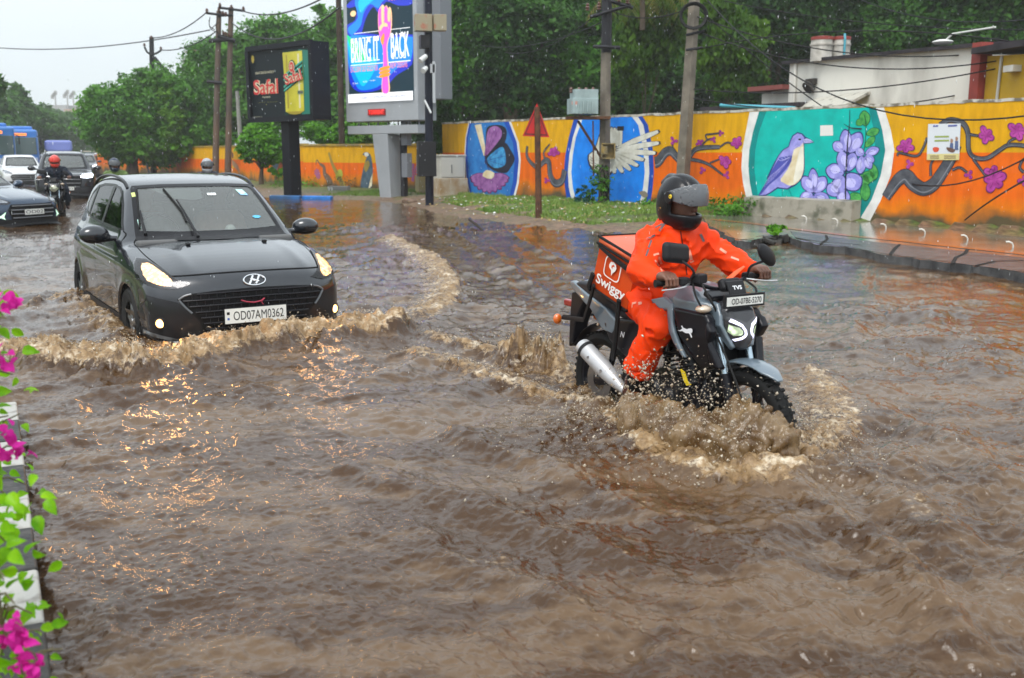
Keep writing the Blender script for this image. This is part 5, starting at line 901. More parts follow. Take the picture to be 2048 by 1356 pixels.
tree('shrub', 'loose bush behind the low wall below the twin poles', 420, 58, [(400, 275, 20), (425, 280, 18), (450, 278, 18), (380, 280, 16), (360, 285, 14)], 8000, .15, LM, 8, cat='shrub', r=.05)
tree('young_tree', 'small bright young tree growing on the verge left of the black post', 524, 42.5, [(515, 285, 30), (540, 292, 28), (495, 300, 18), (525, 262, 22), (555, 305, 20), (508, 265, 18), (530, 318, 18), (492, 318, 10), (560, 322, 8)], 9000, .16, LBR, 9, r=.11, core=False, tuft=.4, limbs=8)
tree('sapling', 'thin sapling with few leaves right of the small bright tree', 549, 41.5, [(553, 345, 8), (562, 346, 8), (545, 340, 7), (566, 315, 8)], 700, .14, LBR, 10, r=.03, core=False)
# the dark wood behind the painted wall
DK = [
 ('dark leafy tree behind the black camera pole', 905, 44, [(890, 60, 60), (930, 40, 60), (900, 130, 60), (950, 120, 60), (880, 180, 40), (940, 190, 44), (885, 10, 40), (975, 70, 50)], LM),
 ('dense dark tree whose twin trunks stand above the butterfly painting', 1000, 43, [(1010, 40, 70), (1060, 90, 66), (1000, 120, 60), (1050, 170, 56), (1100, 40, 60), (985, 190, 34), (1080, 215, 36)], LDK),
 ('tall deep green tree behind the transformer', 1145, 45, [(1140, 60, 70), (1110, 130, 66), (1170, 130, 66), (1180, 190, 54), (1120, 200, 50), (1160, 10, 50), (1215, 60, 50)], LM),
 ('shadowy tree behind the leaning pole', 1370, 46, [(1350, 90, 76), (1400, 40, 66), (1330, 170, 66), (1400, 150, 70), (1450, 80, 60), (1290, 190, 50), (1240, 190, 40), (1450, 180, 60)], LDK),
 ('dark tree filling the gap left of the white building', 1520, 44, [(1520, 60, 76), (1500, 150, 66), (1570, 40, 66), (1560, 120, 60), (1480, 200, 46), (1610, 90, 50)], LDK),
 ('dark wood tree above the roof tanks', 1660, 42, [(1650, 30, 66), (1700, 60, 60), (1620, 70, 50), (1740, 20, 60), (1680, 100, 50), (1740, 90, 46)], LDK),
 ('dark wood tree above the middle of the white building', 1810, 40, [(1800, 30, 66), (1850, 60, 56), (1780, 80, 50), (1890, 20, 60), (1840, 95, 44)], LDK),
 ('dark wood tree above the yellow building', 1980, 38, [(1960, 30, 66), (2020, 60, 60), (2080, 30, 66), (1930, 80, 46), (2070, 110, 60), (2130, 80, 60)], LDK)]
for i, (lab, bx_, Y, bl, m_) in enumerate(DK): tree('broadleaf_tree', lab, bx_, Y, bl + [(x + 12, y - 70, r_ * .9) for x, y, r_ in bl if y < 70] + [(x, max(y, 60) + 40, r_ * .8, 3) for x, y, r_ in bl[:4]], 24000, .20, m_, 20 + i, r=.32, grp='trees of the dark wood behind the wall', tuft=.32)
for i, (px, Y) in enumerate(((865, 52), (960, 52), (1060, 52), (1160, 54), (1260, 54), (1340, 54), (1430, 52), (1540, 52), (1640, 50), (1760, 48), (1880, 47), (2010, 45), (2120, 44))):
 tree('background_tree', ('dim tree at the back of the wood, behind the ' + ['camera pole', 'twin trunks', 'red triangle', 'transformer', 'dove painting', 'branch painting', 'leaning pole', 'blue pipe', 'roof tanks', 'awning', 'long white wall', 'red pillar', 'right frame edge'][i]), px, Y, [(px - 20, 40, 75), (px + 30, 120, 75), (px - 10, 190, 70), (px + 10, -30, 70), (px, 250, 50)], 9000, .42, LDK, 60 + i, r=.3, grp='dim trees at the back of the wood')
tree('bamboo_clump', 'feathery olive green bamboo drooping beside the transformer pole', 1290, 36, [(1280, 50, 44), (1310, 100, 40), (1260, 120, 36), (1300, 10, 50), (1340, 60, 34), (1270, 165, 30), (1250, 80, 26)], 16000, .16, LBB, 40, cat='bamboo', r=.04, droop=1.0)
tree('bamboo_clump', 'feathery olive green bamboo between the leaning pole and the white building', 1460, 34, [(1440, 40, 40), (1470, 90, 44), (1430, 110, 34), (1490, 140, 34), (1450, 170, 30), (1420, 5, 40), (1500, 60, 28)], 16000, .16, LBB, 41, cat='bamboo', r=.04, droop=1.0)
tree('hanging_creeper', 'dark creeper spilling over the left end of the painted wall', 885, 34.6, [(885, 180, 22), (892, 215, 20), (885, 245, 18), (880, 270, 14), (905, 235, 14), (895, 292, 8)], 6000, .11, LDK, 42, cat='creeper', r=0)
tree('shrub', 'low dark shrub at the wall foot under the creeper', 890, 33.5, [(880, 300, 10), (872, 290, 12), (866, 275, 12)], 1500, .1, LDK, 43, cat='shrub', r=.03, zb=.2)
def fronds(o, c, n, L_, m, seed):
 rr = random.Random(seed); mb = MB()
 for i in range(n):
  a = 2 * math.pi * i / n + rr.uniform(-.2, .2); P = [Vector((math.cos(a) * t * L_, math.sin(a) * t * L_ * .7, .5 * math.sin(t * 1.6) - 1.6 * t * t * L_ * .5)) for t in np.linspace(0, 1, 9)]
  for j in range(8):
   p = P[j]; d = (P[j + 1] - p).normalized(); s = d.cross(Vector((0, 0, 1))).normalized()
   for q in range(3):
    b = p.lerp(P[j + 1], q / 3)
    for sg in (-1, 1): e = b + s * sg * .26 + Vector((0, 0, -.22 - rr.uniform(0, .12))) + d * .1; mb.add([b, b + d * .035, e], [(0, 1, 2)])
 x = mb.build('fronds', m, o); x.location = Vector(c) - o.location
pt_ = thing('palm', 'yellowing palm fronds drooping at the top edge right of the transformer pole', 'palm', atY(1292, 300, 33)); fronds(pt_, atY(1285, -25, 33), 13, 1.8, leafmat('palm_leaf', (.06, .08, .015), (.22, .17, .03), 1.2), 3); mb = MB(); mb.ring([tuple(Vector(atY(1285, 60, 33)) - pt_.location), tuple(Vector(atY(1285, -25, 33)) - pt_.location)], [.09, .08], 8); mb.build('trunk', BARK, pt_, smooth=True)
# far hazy trees on the left
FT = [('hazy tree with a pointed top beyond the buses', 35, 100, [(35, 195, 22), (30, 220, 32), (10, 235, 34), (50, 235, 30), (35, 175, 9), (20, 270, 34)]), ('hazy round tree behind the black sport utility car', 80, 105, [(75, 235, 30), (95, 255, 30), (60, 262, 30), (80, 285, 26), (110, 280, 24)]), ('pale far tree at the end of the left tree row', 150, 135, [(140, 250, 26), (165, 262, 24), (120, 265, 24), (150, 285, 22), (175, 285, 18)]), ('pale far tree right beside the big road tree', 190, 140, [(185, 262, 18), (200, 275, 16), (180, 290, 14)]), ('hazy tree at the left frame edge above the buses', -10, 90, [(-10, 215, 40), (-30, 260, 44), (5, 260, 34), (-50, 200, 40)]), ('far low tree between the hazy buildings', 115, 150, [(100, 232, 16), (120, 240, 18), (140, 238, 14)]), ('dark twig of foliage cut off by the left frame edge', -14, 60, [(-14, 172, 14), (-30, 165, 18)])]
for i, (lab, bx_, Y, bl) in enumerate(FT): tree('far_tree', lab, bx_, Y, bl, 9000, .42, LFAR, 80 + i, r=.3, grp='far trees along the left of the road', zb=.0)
# weeds around the transformer pole and along the wall foot
def weeds(name, label, s, t, r_, h, n, seed, m=LM, cat='weeds'):
 p = wst(s, t); rs = np.random.RandomState(seed); q = rs.randn(n, 3) * np.array([r_, r_, 0]) ; q[:, 2] = np.abs(rs.randn(n)) * h * np.exp(-(q[:, 0] ** 2 + q[:, 1] ** 2) / (2 * r_ * r_) * .6); o = thing(name, label, cat, (p[0], p[1], .18)); leaves('foliage', [((0, 0, h * .4), r_)], n, .07, seed, m, o, core=False, flat=h / r_); return o
def pxw(px, Y): p = atY(px, 400, Y); r_ = np.array(p[:2]) - WA; return r_ @ WU, r_ @ WN
s_, t_ = pxw(1208, 25.7); weeds('weeds', 'tangle of climbing weeds at the foot of the transformer pole', s_, t_ + .15, .30, .75, 1300, 1, LM); weeds('weeds', 'bluish leafy weed left of the transformer pole foot', *pxw(1166, 25.9), .20, .34, 700, 2, leafmat('leaf_blueish', (.01, .06, .04), (.03, .13, .09), 2)); weeds('weeds', 'low dark weeds on the grass behind the rider helmet', *pxw(1300, 24.6), .3, .18, 700, 3, LM); weeds('weeds', 'weeds at the left end of the concrete block', *pxw(1462, 22.6), .5, .22, 1200, 4, LM); weeds('weeds', 'tuft of weeds on the broken end of the pavement', *pxw(1558, 16.9), .16, .08, 400, 5, LBR); weeds('weeds', 'dry weeds under the low wall left of the grey column', *pxw(705, 38.5), .8, .25, 900, 6, leafmat('leaf_dry', (.05, .05, .02), (.14, .11, .05), 2)); weeds('weeds', 'weeds along the foot of the low wall behind the black post', *pxw(600, 39.5), 1.0, .25, 900, 7, LM)
# roadside trees left of the lane, mirrored in the car windows
for (x, y, a, lab) in ((-16, 15.5, .5, 'roadside tree outside the picture, left of the near hatchback'), (-23, 25, 2.2, 'roadside tree outside the picture, left of the navy blue car'), (-31, 36, 4, 'roadside tree outside the picture, left of the blue buses')):
 o = copy_tree(bpy.data.objects['broadleaf_tree']); o.location = (x, y, .1); o.rotation_euler = (0, 0, a); o['label'] = lab; o['group'] = 'roadside trees outside the picture'
# ------------------------------------------------------------ cars
PAINT_GREY = mat('car_paint_grey', (.007, .009, .014), .25, metal=.2, coat=1.0, bump=.0)
GLASS = glassmat('car_glass', (.80, .88, .84), .02, 1.85, film=.12); GLASSD = glassmat('car_glass_dark', (.10, .13, .13), .015, 1.5)
SEALB = mat('glass_frit', (.012, .012, .014), .25); INNER = mat('cabin_plastic', (.10, .10, .10), .7); SEAT = mat('seat_fabric', (.22, .21, .20), .85, var=.15, scale=30)
HLIT = mat('headlight_lit', (1, .8, .5), .3, emit=(1, .66, .30), estr=14); HLITW = mat('headlight_white', (1, 1, 1), .3, emit=(.85, .88, 1), estr=9); HGL = glassmat('lamp_glass', (.9, .9, .9), .03, 1.45)
REFL = mat('lamp_reflector', (.7, .68, .62), .18, metal=1); AMB = mat('amber_lens', (.8, .25, .02), .25); PLATEW = mat('plate_white', (.74, .74, .70), .4, var=.05, scale=9); PLATEK = mat('plate_black', (.01, .01, .01), .5); SILV = mat('silver_trim', (.60, .61, .62), .22, metal=1)
def interp(x, P): return np.interp(x, [p[0] for p in P], [p[1] for p in P])
class Car:
 def __init__(s, prof, L_, hw, wz, arches, ra=.345, bulge=.26, wsb=.12, crown=.05, belt=.98, rear=.15, extra=None):
  s.prof = np.array(smoothline(prof, 4, True)); s.L = L_; s.hw = hw; s.wz = wz; s.ar = arches; s.ra = ra; s.bu = bulge; s.ws = wsb; s.cr = crown; s.belt = belt; s.re = rear; s.extra = extra
  s.top = max(p[1] for p in prof)
 def f(s, P):
  x, y, z = np.abs(P[:, 0]), P[:, 1], P[:, 2]; a = np.clip(x / s.hw, 0, 1.15)
  zb = sm(z, s.belt - .14, s.belt + .06); sh = (s.bu * a ** 3.4 * (1 - zb) + s.ws * (x / .7) ** 2 * zb) * (1 - sm(y, 1.3, 2.6)); rs_ = s.re * a ** 3 * sm(y, s.L - 1.2, s.L - .3)
  zc = s.cr * a ** 2.2 + .010 * np.exp(-((a - .56) / .07) ** 2) * -1 * (1 - sm(y, .55, .95)) * sm(y, .05, .3)
  d1 = sdpoly(s.prof, y - sh + rs_, z + zc)
  wd = interp(z, s.wz) * s.hw; wd = wd - .05 * (1 - sm(y, 0, 1.0)) * (z > -1) - .04 * sm(y, s.L - .9, s.L)
  cre = .010 * np.exp(-((z - .78 - .04 * (y - 1.5) / 2) / .035) ** 2) - .014 * np.exp(-((z - .45) / .13) ** 2) * sm(y, 1.15, 1.5) * (1 - sm(y, s.L - 1.1, s.L - .9))
  d2 = (x - wd - cre) * .93
  d = smax(d1, d2, .085)
  for ya, za in s.ar:
   cy_ = np.hypot(y - ya, z - za) - s.ra; fl = np.abs(cy_) ; d = np.where(x > .5 * s.hw, d - .012 * np.exp(-(cy_ / .05) ** 2), d); d = smax(d, -np.maximum(cy_, .62 * s.hw - x), .014)
  if s.extra is not None: d = s.extra(d, P)
  return d
 def mesh(s, h=.02):
  V, Q = nets(s.f, (-s.hw - .08, -.08, .08), (s.hw + .08, s.L + .08, s.top + .08), h, 3); s.V, s.Q = V, Q
  s.bvh = BVHTree.FromPolygons([Vector(v) for v in V], [tuple(q) for q in Q.tolist()]); return V, Q
def front_fn(o): return lambda u, v: (u, o, v)
def patch(car, poly, name, m, parent, direction='front', off=.004, step=.03, hole=None, smooth=True, x0=2.0, mb=None, mi=0):
 V2, F = fill(poly, step, hole)
 if direction == 'front': fn, dr = (lambda u, v: (u, -1.5, v)), (0, 1, 0)
 elif direction == 'right': fn, dr = (lambda u, v: (-2.5, u, v)), (1, 0, 0)      # side facing the camera (local -x)
 elif direction == 'left': fn, dr = (lambda u, v: (2.5, u, v)), (-1, 0, 0)
 elif direction == 'top': fn, dr = (lambda u, v: (u, v, 3)), (0, 0, -1)
 V, F = project(V2, F, car.bvh, fn, dr, off)
 if direction == 'right': F = [f[::-1] for f in F]
 if mb is not None: mb.add(V, F, mi); return None
 return raw(name, V, F, m, parent, smooth)
def cutbody(V, Q, tests):
 C = V[Q].mean(1); a = V[Q]; n = np.cross(a[:, 1] - a[:, 0], a[:, 3] - a[:, 0]); keep = np.ones(len(Q), bool)
 for kind, poly in tests:
  if kind == 'front': k = inside(poly, C[:, [0, 2]]) & (n[:, 1] < 0)
  elif kind == 'right': k = inside(poly, C[:, [1, 2]]) & (n[:, 0] < 0)
  else: k = inside(poly, C[:, [1, 2]]) & (n[:, 0] > 0)
  keep &= ~k
 return Q[keep]
def mir(poly): return [(-x, z) for x, z in poly][::-1]
def shrink(poly, d):
 P = np.array(poly, float); n = len(P); A = .5 * sum(P[i][0] * P[(i + 1) % n][1] - P[(i + 1) % n][0] * P[i][1] for i in range(n)); sg = 1 if A > 0 else -1; out = []
 for i in range(n):
  e1 = P[i] - P[i - 1]; e2 = P[(i + 1) % n] - P[i]; n1 = np.array([-e1[1], e1[0]]) / np.linalg.norm(e1); n2 = np.array([-e2[1], e2[0]]) / np.linalg.norm(e2); b = (n1 + n2); b /= max(np.linalg.norm(b), .3); out.append(tuple(P[i] + b * sg * d / max(.5, b @ n1)))
 return out
def wheel_obj(parent, x, y, z, r=.30, wdt=.19, side=-1, rimr=.19, spokes=5, rimm=None):
 t = MB(); pr = [(r - .06, -wdt / 2 - .0), (r - .02, -wdt / 2 - .005), (r, -wdt / 2 + .025), (r, wdt / 2 - .025), (r - .02, wdt / 2 + .005), (r - .06, wdt / 2), (rimr, wdt / 2 - .01), (rimr, -wdt / 2 + .01)]
 t.lathe(pr, (x, y, z), (1, 0, 0), 40, closed=True)
 for i in range(40): a = 2 * math.pi * i / 40; t.box((x, y + math.cos(a) * r, z + math.sin(a) * r), (wdt * .8, .018, .014), 0, rx=a - math.pi / 2)
 w_ = t.build('wheel', RUBBER, parent, smooth=True); q = MB(); o = x + side * wdt * .32
 q.lathe([(rimr, -wdt * .3), (rimr + .005, -wdt * .05), (rimr - .012, 0), (rimr - .02, .02)], (o, y, z), (side, 0, 0), 32)
 q.lathe([(.0, .0), (.05, .0), (.055, -.02), (.0, -.03)], (o + side * .02, y, z), (side, 0, 0), 20)
 for i in range(spokes):
  a = 2 * math.pi * i / spokes + .3; c, s_ = math.cos(a), math.sin(a); p = Vector((o + side * .012, y + c * .03, z + s_ * .03)); e = Vector((o + side * .0, y + c * rimr * .97, z + s_ * rimr * .97)); q.ring([p, e], [.026, .034], 6, 0, flat=.4, up=(1, 0, 0))
 q.lathe([(0, -.04), (rimr - .02, -.04)], (o, y, z), (side, 0, 0), 24, 1)
 q.build('rim', [rimm or mat('alloy', (.30, .31, .32), .3, metal=.9), BLACKP], w_, smooth=True); return w_
def person_bust(name, loc, label, shirt, skin, parent=None, hair=(.02, .015, .012), rz=0, seat_z=.55):
 def body(P):
  d = smin(cap(P, (0, 0, seat_z), (0, .04, seat_z + .42), .14, .15), cap(P, (-.15, .03, seat_z + .46), (.15, .03, seat_z + .46), .075), .08); d = smin(d, cap(P, (0, 0, seat_z + .5), (0, -.01, seat_z + .62), .055), .05)
  d = smin(d, ell(P, (0, -.02, seat_z + .74), (.078, .098, .122)), .03); d = smin(d, ell(P, (0, -.115, seat_z + .73), (.014, .02, .025)), .015)
  for sx in (-1, 1):
   d = smin(d, cap(P, (sx * .19, .03, seat_z + .45), (sx * .22, -.12, seat_z + .22), .055, .045), .04); d = smin(d, cap(P, (sx * .22, -.12, seat_z + .22), (sx * .14, -.36, seat_z + .30), .042, .035), .03); d = smin(d, ell(P, (sx * .08, -.02, seat_z + .74), (.012, .025, .035)), .008)
  return d
 o = sdf(name, body, (-.35, -.45, seat_z - .2), (.35, .3, seat_z + .95), .016, [mat('skin_' + name + str(skin[0]), skin, .5), mat('shirt_' + str(shirt[0]), shirt, .8, var=.15, scale=8)], parent, mi=lambda C: ((C[:, 2] < seat_z + .54) & (C[:, 1] > -.34)).astype(int))
 h = sdf('hair', lambda P: smax(ell(P, (0, -.005, seat_z + .76), (.088, .108, .118)), -(P[:, 2] - (seat_z + .76) + .9 * (P[:, 1] + .05)), .01), (-.12, -.15, seat_z + .6), (.12, .15, seat_z + .92), .012, mat('hair', hair, .6), o)
 o.location = loc; o.rotation_euler = (0, 0, rz)
 if parent is None: tag(o, label, 'person')
 return o
# ---- the near hatchback
prof = [(.10, .19), (.03, .26), (.0, .40), (.0, .52), (.015, .64), (.07, .735), (.20, .80), (.45, .875), (.80, .945), (1.04, .985), (1.30, 1.17), (1.60, 1.36), (1.76, 1.43), (2.0, 1.475), (2.4, 1.50), (2.9, 1.485), (3.4, 1.42), (3.56, 1.25), (3.68, 1.02), (3.76, .8), (3.8, .5), (3.74, .24), (3.5, .19)]
wz = [(.15, .93), (.28, .985), (.5, 1.0), (.72, .995), (.86, .975), (.95, .945), (1.0, .90), (1.10, .855), (1.25, .79), (1.40, .715), (1.5, .68)]
hat = Car(prof, 3.8, .84, wz, [(.80, .29), (3.25, .29)])
hat.mesh(.02)
hatO = thing('hatchback_car', 'dark grey hatchback with glowing headlights pushing a bow wave through the water', 'car', (*CF0, -.2), math.atan2(CSD[1], CSD[0]))
Minv = (Matrix.Translation((*CF0, -.2)) @ Matrix.Rotation(math.atan2(CSD[1], CSD[0]), 4, 'Z')).inverted()
def carpx(car, px, py, minv=None):
 mi_ = minv or Minv; o = mi_ @ Vector((0, 0, CH)); d = (mi_.to_3x3() @ Vector(ray(px, py))).normalized(); h = car.bvh.ray_cast(o, d); return h[0]
def carpoly(car, L_, conv=None, axes=(0, 2), minv=None):
 out = []
 for p in L_:
  q = conv(p) if conv else p; h = carpx(car, *q, minv)
  if h is not None: out.append((h[axes[0]], h[axes[1]]))
  else: print('MISS', p)
 return out
CLITE = mat('seat_light', (.34, .33, .30), .8, var=.1, scale=20)
HWARM = litmat('headlamp_glow', (.8, .7, .5), (1, .45, .12), 2.4)
WS = [(-.655, .985), (-.62, .968), (-.3, .966), (0, .966), (.3, .966), (.62, .968), (.655, .985), (.64, 1.06), (.60, 1.23), (.562, 1.375), (.54, 1.40), (.3, 1.412), (0, 1.414), (-.3, 1.412), (-.54, 1.40), (-.562, 1.375), (-.60, 1.23), (-.64, 1.06)]
WSI = [(-.61, 1.03), (-.3, 1.02), (0, 1.02), (.3, 1.02), (.61, 1.03), (.598, 1.08), (.56, 1.24), (.525, 1.365), (.50, 1.38), (.26, 1.388), (-.26, 1.388), (-.50, 1.38), (-.525, 1.365), (-.56, 1.24), (-.598, 1.08)]
SG_ = [(1.33, 1.035), (1.42, 1.10), (1.62, 1.255), (1.78, 1.345), (1.95, 1.39), (2.3, 1.41), (2.7, 1.405), (3.0, 1.375), (3.22, 1.30), (3.33, 1.19), (3.2, 1.10), (2.8, 1.06), (2.2, 1.04)]
SGI = shrink(SG_, .022)
V, Q = hat.V, hat.Q; Qc = cutbody(V, Q, [('front', shrink(WS, .02)), ('right', shrink(SG_, .014)), ('left', shrink(SG_, .014))])
body = fastmesh('body', V, Qc, [PAINT_GREY, BLACKP, mat('car_underbody', (.006, .006, .006), .8)], hatO)
C = V[Qc].mean(1); nn_ = np.cross(V[Qc][:, 1] - V[Qc][:, 0], V[Qc][:, 3] - V[Qc][:, 0])
midx = np.zeros(len(Qc), int); midx[(C[:, 2] < .33) & (C[:, 1] > .3)] = 1
arch = np.zeros(len(Qc), bool)
for ya in (.80, 3.25): arch |= (np.hypot(C[:, 1] - ya, C[:, 2] - .29) < .353) & (np.abs(C[:, 0]) < .80)
midx[arch] = 2; body.data.polygons.foreach_set('material_index', midx[:len(body.data.polygons)].astype(np.int32))
ws = thing('x', '', ''); bpy.data.objects.remove(ws)
wso = patch(hat, WS, 'windscreen', [GLASS], hatO, off=-.001, step=.05)
patch(hat, WS, 'windscreen_frit', SEALB, wso, off=.003, step=.03, hole=WSI)
# tinted band and overhead console behind the glass top
patch(hat, [(-.40, 1.385), (-.30, 1.33), (-.24, 1.30), (-.05, 1.285), (.02, 1.30), (.04, 1.385)], 'shade_band', mat('shade_band', (.10, .11, .115), .6), wso, off=-.012, step=.05)
for poly, m_, nm in (([(.36, 1.355), (.43, 1.352), (.46, 1.305), (.385, 1.31)], mat('sticker_mint', (.50, .80, .72), .4), 'sticker'), ([(.375, 1.325), (.455, 1.318), (.46, 1.300), (.385, 1.307)], mat('sticker_blue', (.12, .32, .75), .4), 'sticker'), ([(.07, 1.33), (.15, 1.33), (.15, 1.31), (.07, 1.31)], mat('sticker_white', (.8, .84, .84), .4), 'sticker'), ([(.40, 1.12), (.43, 1.128), (.47, 1.125), (.49, 1.115), (.46, 1.102), (.42, 1.105)], mat('sticker_sky', (.10, .45, .70), .4), 'sticker'), ([(-.60, 1.12), (-.585, 1.12), (-.59, 1.05), (-.605, 1.05)], mat('sticker_mint', (0, 0, 0)), 'sticker'), ([(-.57, 1.34), (-.54, 1.345), (-.545, 1.31), (-.575, 1.305)], mat('sticker_lime', (.55, .62, .20), .4), 'sticker')):
 patch(hat, poly, nm, m_, wso, off=.0045, step=.05)
for side, poly in (('right', SG_), ('left', SG_)):
 g = patch(hat, poly, 'side_window', [GLASSD], hatO, side, off=-.001, step=.06); fm = MB()
 patch(hat, poly, '', None, None, side, off=.003, step=.04, hole=SGI, mb=fm)
 for p in ([(2.18, 1.04), (2.26, 1.045), (2.24, 1.41), (2.12, 1.405)], [(2.98, 1.07), (3.04, 1.075), (2.98, 1.38), (2.92, 1.385)]): patch(hat, p, '', None, None, side, off=.004, step=.04, mb=fm)
 fm.build('window_seal', SEALB, g)
# panel gaps
def seam(L_, wd, direction, mb, off=.0035):
 q = smoothline(L_, 5); n = len(q); A = []; B = []
 for i, p in enumerate(q):
  t = q[min(i + 1, n - 1)] - q[max(i - 1, 0)]; t = t / np.linalg.norm(t); nn = np.array([-t[1], t[0]]); A.append(tuple(p + nn * wd / 2)); B.append(tuple(p - nn * wd / 2))
 patch(hat, A + B[::-1], '', None, None, direction, off=off, step=.03, mb=mb)
sm_ = MB()
seam([(-.50, .70), (-.605, .742), (-.3, .755), (0, .758), (.3, .755), (.605, .742), (.50, .70)][1:-1], .007, 'front', sm_)
for s_ in (-1, 1): seam([(s_ * .605, .742), (s_ * .655, .81), (s_ * .69, .87), (s_ * .69, .93), (s_ * .655, .968)], .006, 'front', sm_)
for d_ in ('right', 'left'):
 seam([(1.22, .34), (1.20, .7), (1.25, .97), (1.33, 1.03)], .007, d_, sm_); seam([(2.20, .34), (2.20, .7), (2.20, 1.035)], .007, d_, sm_); seam([(3.06, .62), (3.0, .8), (3.03, 1.06)], .007, d_, sm_); seam([(1.25, .33), (2.2, .33), (2.85, .34)], .007, d_, sm_); seam([(3.45, .40), (3.6, .62), (3.74, .64)], .006, d_, sm_)
sm_.build('panel_gap', mat('gap_dark', (.004, .004, .004), .8), body)
for d_, s_ in (('right', -1), ('left', 1)):
 for y in (2.06, 2.92):
  mb = MB(); h = hat.bvh.ray_cast(Vector((s_ * 2, y, .885)), Vector((-s_, 0, 0)))[0]
  mb.ring([(h.x - s_ * .005, y - .09, .885), (h.x + s_ * .028, y - .06, .888), (h.x + s_ * .032, y + .04, .888), (h.x - s_ * .005, y + .09, .885)], .014, 8, flat=.8); mb.build('door_handle', PAINT_GREY, hatO, smooth=True)
# headlights
HL = [(-.49, .683), (-.56, .712), (-.60, .738), (-.65, .80), (-.70, .850), (-.755, .852), (-.79, .81), (-.812, .75), (-.812, .70), (-.77, .672), (-.70, .655), (-.62, .648), (-.55, .664)]
LG = [(-.625, .672), (-.61, .705), (-.63, .742), (-.67, .79), (-.705, .822), (-.745, .818), (-.765, .79), (-.775, .745), (-.765, .705), (-.72, .684), (-.67, .672)]
def headlights(car, parent, HL, LG, lit):
 for s_ in (1, -1):
  P1 = HL if s_ == 1 else mir(HL); P2 = LG if s_ == 1 else mir(LG)
  h = patch(car, P1, 'headlight', mat('lamp_housing', (.05, .05, .055), .25, metal=.4), parent, off=.003, step=.03)
  patch(car, P2, 'reflector', lit, h, off=.0055, step=.02); patch(car, P1, 'lens', HGL, h, off=.009, step=.03)
headlights(hat, hatO, HL, LG, HWARM)
for s_ in (-1, 1):
 for nm, x, z, y, e_, r_ in (('headlamp_light', .70, .755, .22, 11 if s_ < 0 else 3.5, .035), ('foglamp_light', .715, .385, .06, 1.2, .02)):
  ld = bpy.data.lights.new(nm, 'SPOT'); ld.energy = e_; ld.color = (1, .46, .12); ld.spot_size = R(125); ld.spot_blend = .6; ld.shadow_soft_size = r_; lo_ = bpy.data.objects.new(nm, ld); link(lo_, hatO); lo_.location = (s_ * x, y - .02, z); lo_.rotation_euler = (R(90) - R(10), 0, R(180))
# bumper, grille
patch(hat, [(-.79, .60), (-.60, .548), (-.53, .50), (-.45, .40), (-.41, .25), (-.60, .24), (-.80, .27), (-.825, .40)], 'bumper_pod_reflection', mat('pod_reflection_black', (.012, .012, .014), .3, coat=.5), hatO, off=.003)  # black fog pods plus the dark ground reflection painted over the bumper sides
patch(hat, mir([(-.79, .60), (-.60, .548), (-.53, .50), (-.45, .40), (-.41, .25), (-.60, .24), (-.80, .27), (-.825, .40)]), 'bumper_pod_reflection', mat('pod_reflection_black', (0, 0, 0)), hatO, off=.003)
GR = [(-.60, .572), (-.56, .596), (-.50, .614), (-.3, .630), (0, .637), (.3, .630), (.50, .614), (.56, .596), (.60, .572), (.555, .51), (.45, .40), (.41, .235), (0, .225), (-.41, .235), (-.45, .40), (-.555, .51)]
gr = patch(hat, GR, 'grille', mat('grille_black', (.006, .006, .007), .5), hatO, off=.005)
gb = MB()
for k in range(8):
 z = .605 - k * .047; xs = [x for x in np.linspace(-.60, .60, 61) if inside(shrink(GR, .012), [(x, z)])[0]]
 if len(xs) > 2:
  P = [];
  for x in xs: h = hat.bvh.ray_cast(Vector((x, -1, z)), Vector((0, 1, 0)))[0]; P.append((x, h.y - .012, z + .010 * math.cos(x * 2.6)))
  gb.ring(P, .0095, 6, flat=.8)
 for i in range(-9, 10):
  x = i * .062 + (.031 if k % 2 else 0); z2 = z - .0235
  if inside(shrink(GR, .03), [(x, z2)])[0]: h = hat.bvh.ray_cast(Vector((x, -1, z2)), Vector((0, 1, 0)))[0]; gb.box((x, h.y - .004, z2), (.006, .02, .046))
gb.build('grille_bar', mat('grille_gloss', (.014, .014, .017), .35), gr, smooth=True)
tr = MB()
for s_ in (-1, 1):
 for L_ in ([(.592, .572), (.548, .60), (.50, .612)], [(.590, .566), (.548, .508), (.505, .462)]):
  P = [];
  for x, z in smoothline(L_, 5): h = hat.bvh.ray_cast(Vector((s_ * x, -1, z)), Vector((0, 1, 0)))[0]; P.append((s_ * x, h.y - .01, z))
  tr.ring(P, .009, 6)
tr.build('grille_trim', mat('drl_grey', (.12, .13, .14), .35, metal=.3), gr, smooth=True)
for s_ in (-1, 1):
 L_ = [(s_ * .80, .315), (s_ * .62, .262), (s_ * .42, .25), (s_ * .42, .228), (s_ * .62, .236), (s_ * .80, .285)]; patch(hat, L_ if s_ > 0 else L_[::-1], 'lip_trim', mat('lip_silver', (.22, .23, .24), .3, metal=.6), hatO, off=.007)
 h = hat.bvh.ray_cast(Vector((s_ * .725, -1, .385)), Vector((0, 1, 0)))[0]; f_ = MB(); c = Vector((s_ * .725, h.y - .004, .385)); ax = Vector((s_ * .45, -1, 0)).normalized()
 f_.lathe([(.045, -.01), (.047, .006), (.036, .012), (.034, -.004)], c, ax, 20); fo = f_.build('fog_lamp', BLACKP, hatO, smooth=True); f2 = MB(); f2.lathe([(0, .009), (.018, .008), (.034, .002), (.034, -.01)], c, ax, 20); f2.build('bulb', mat('fog_glow', (1, .8, .5), .3, emit=(1, .50, .14), estr=4), fo, smooth=True)
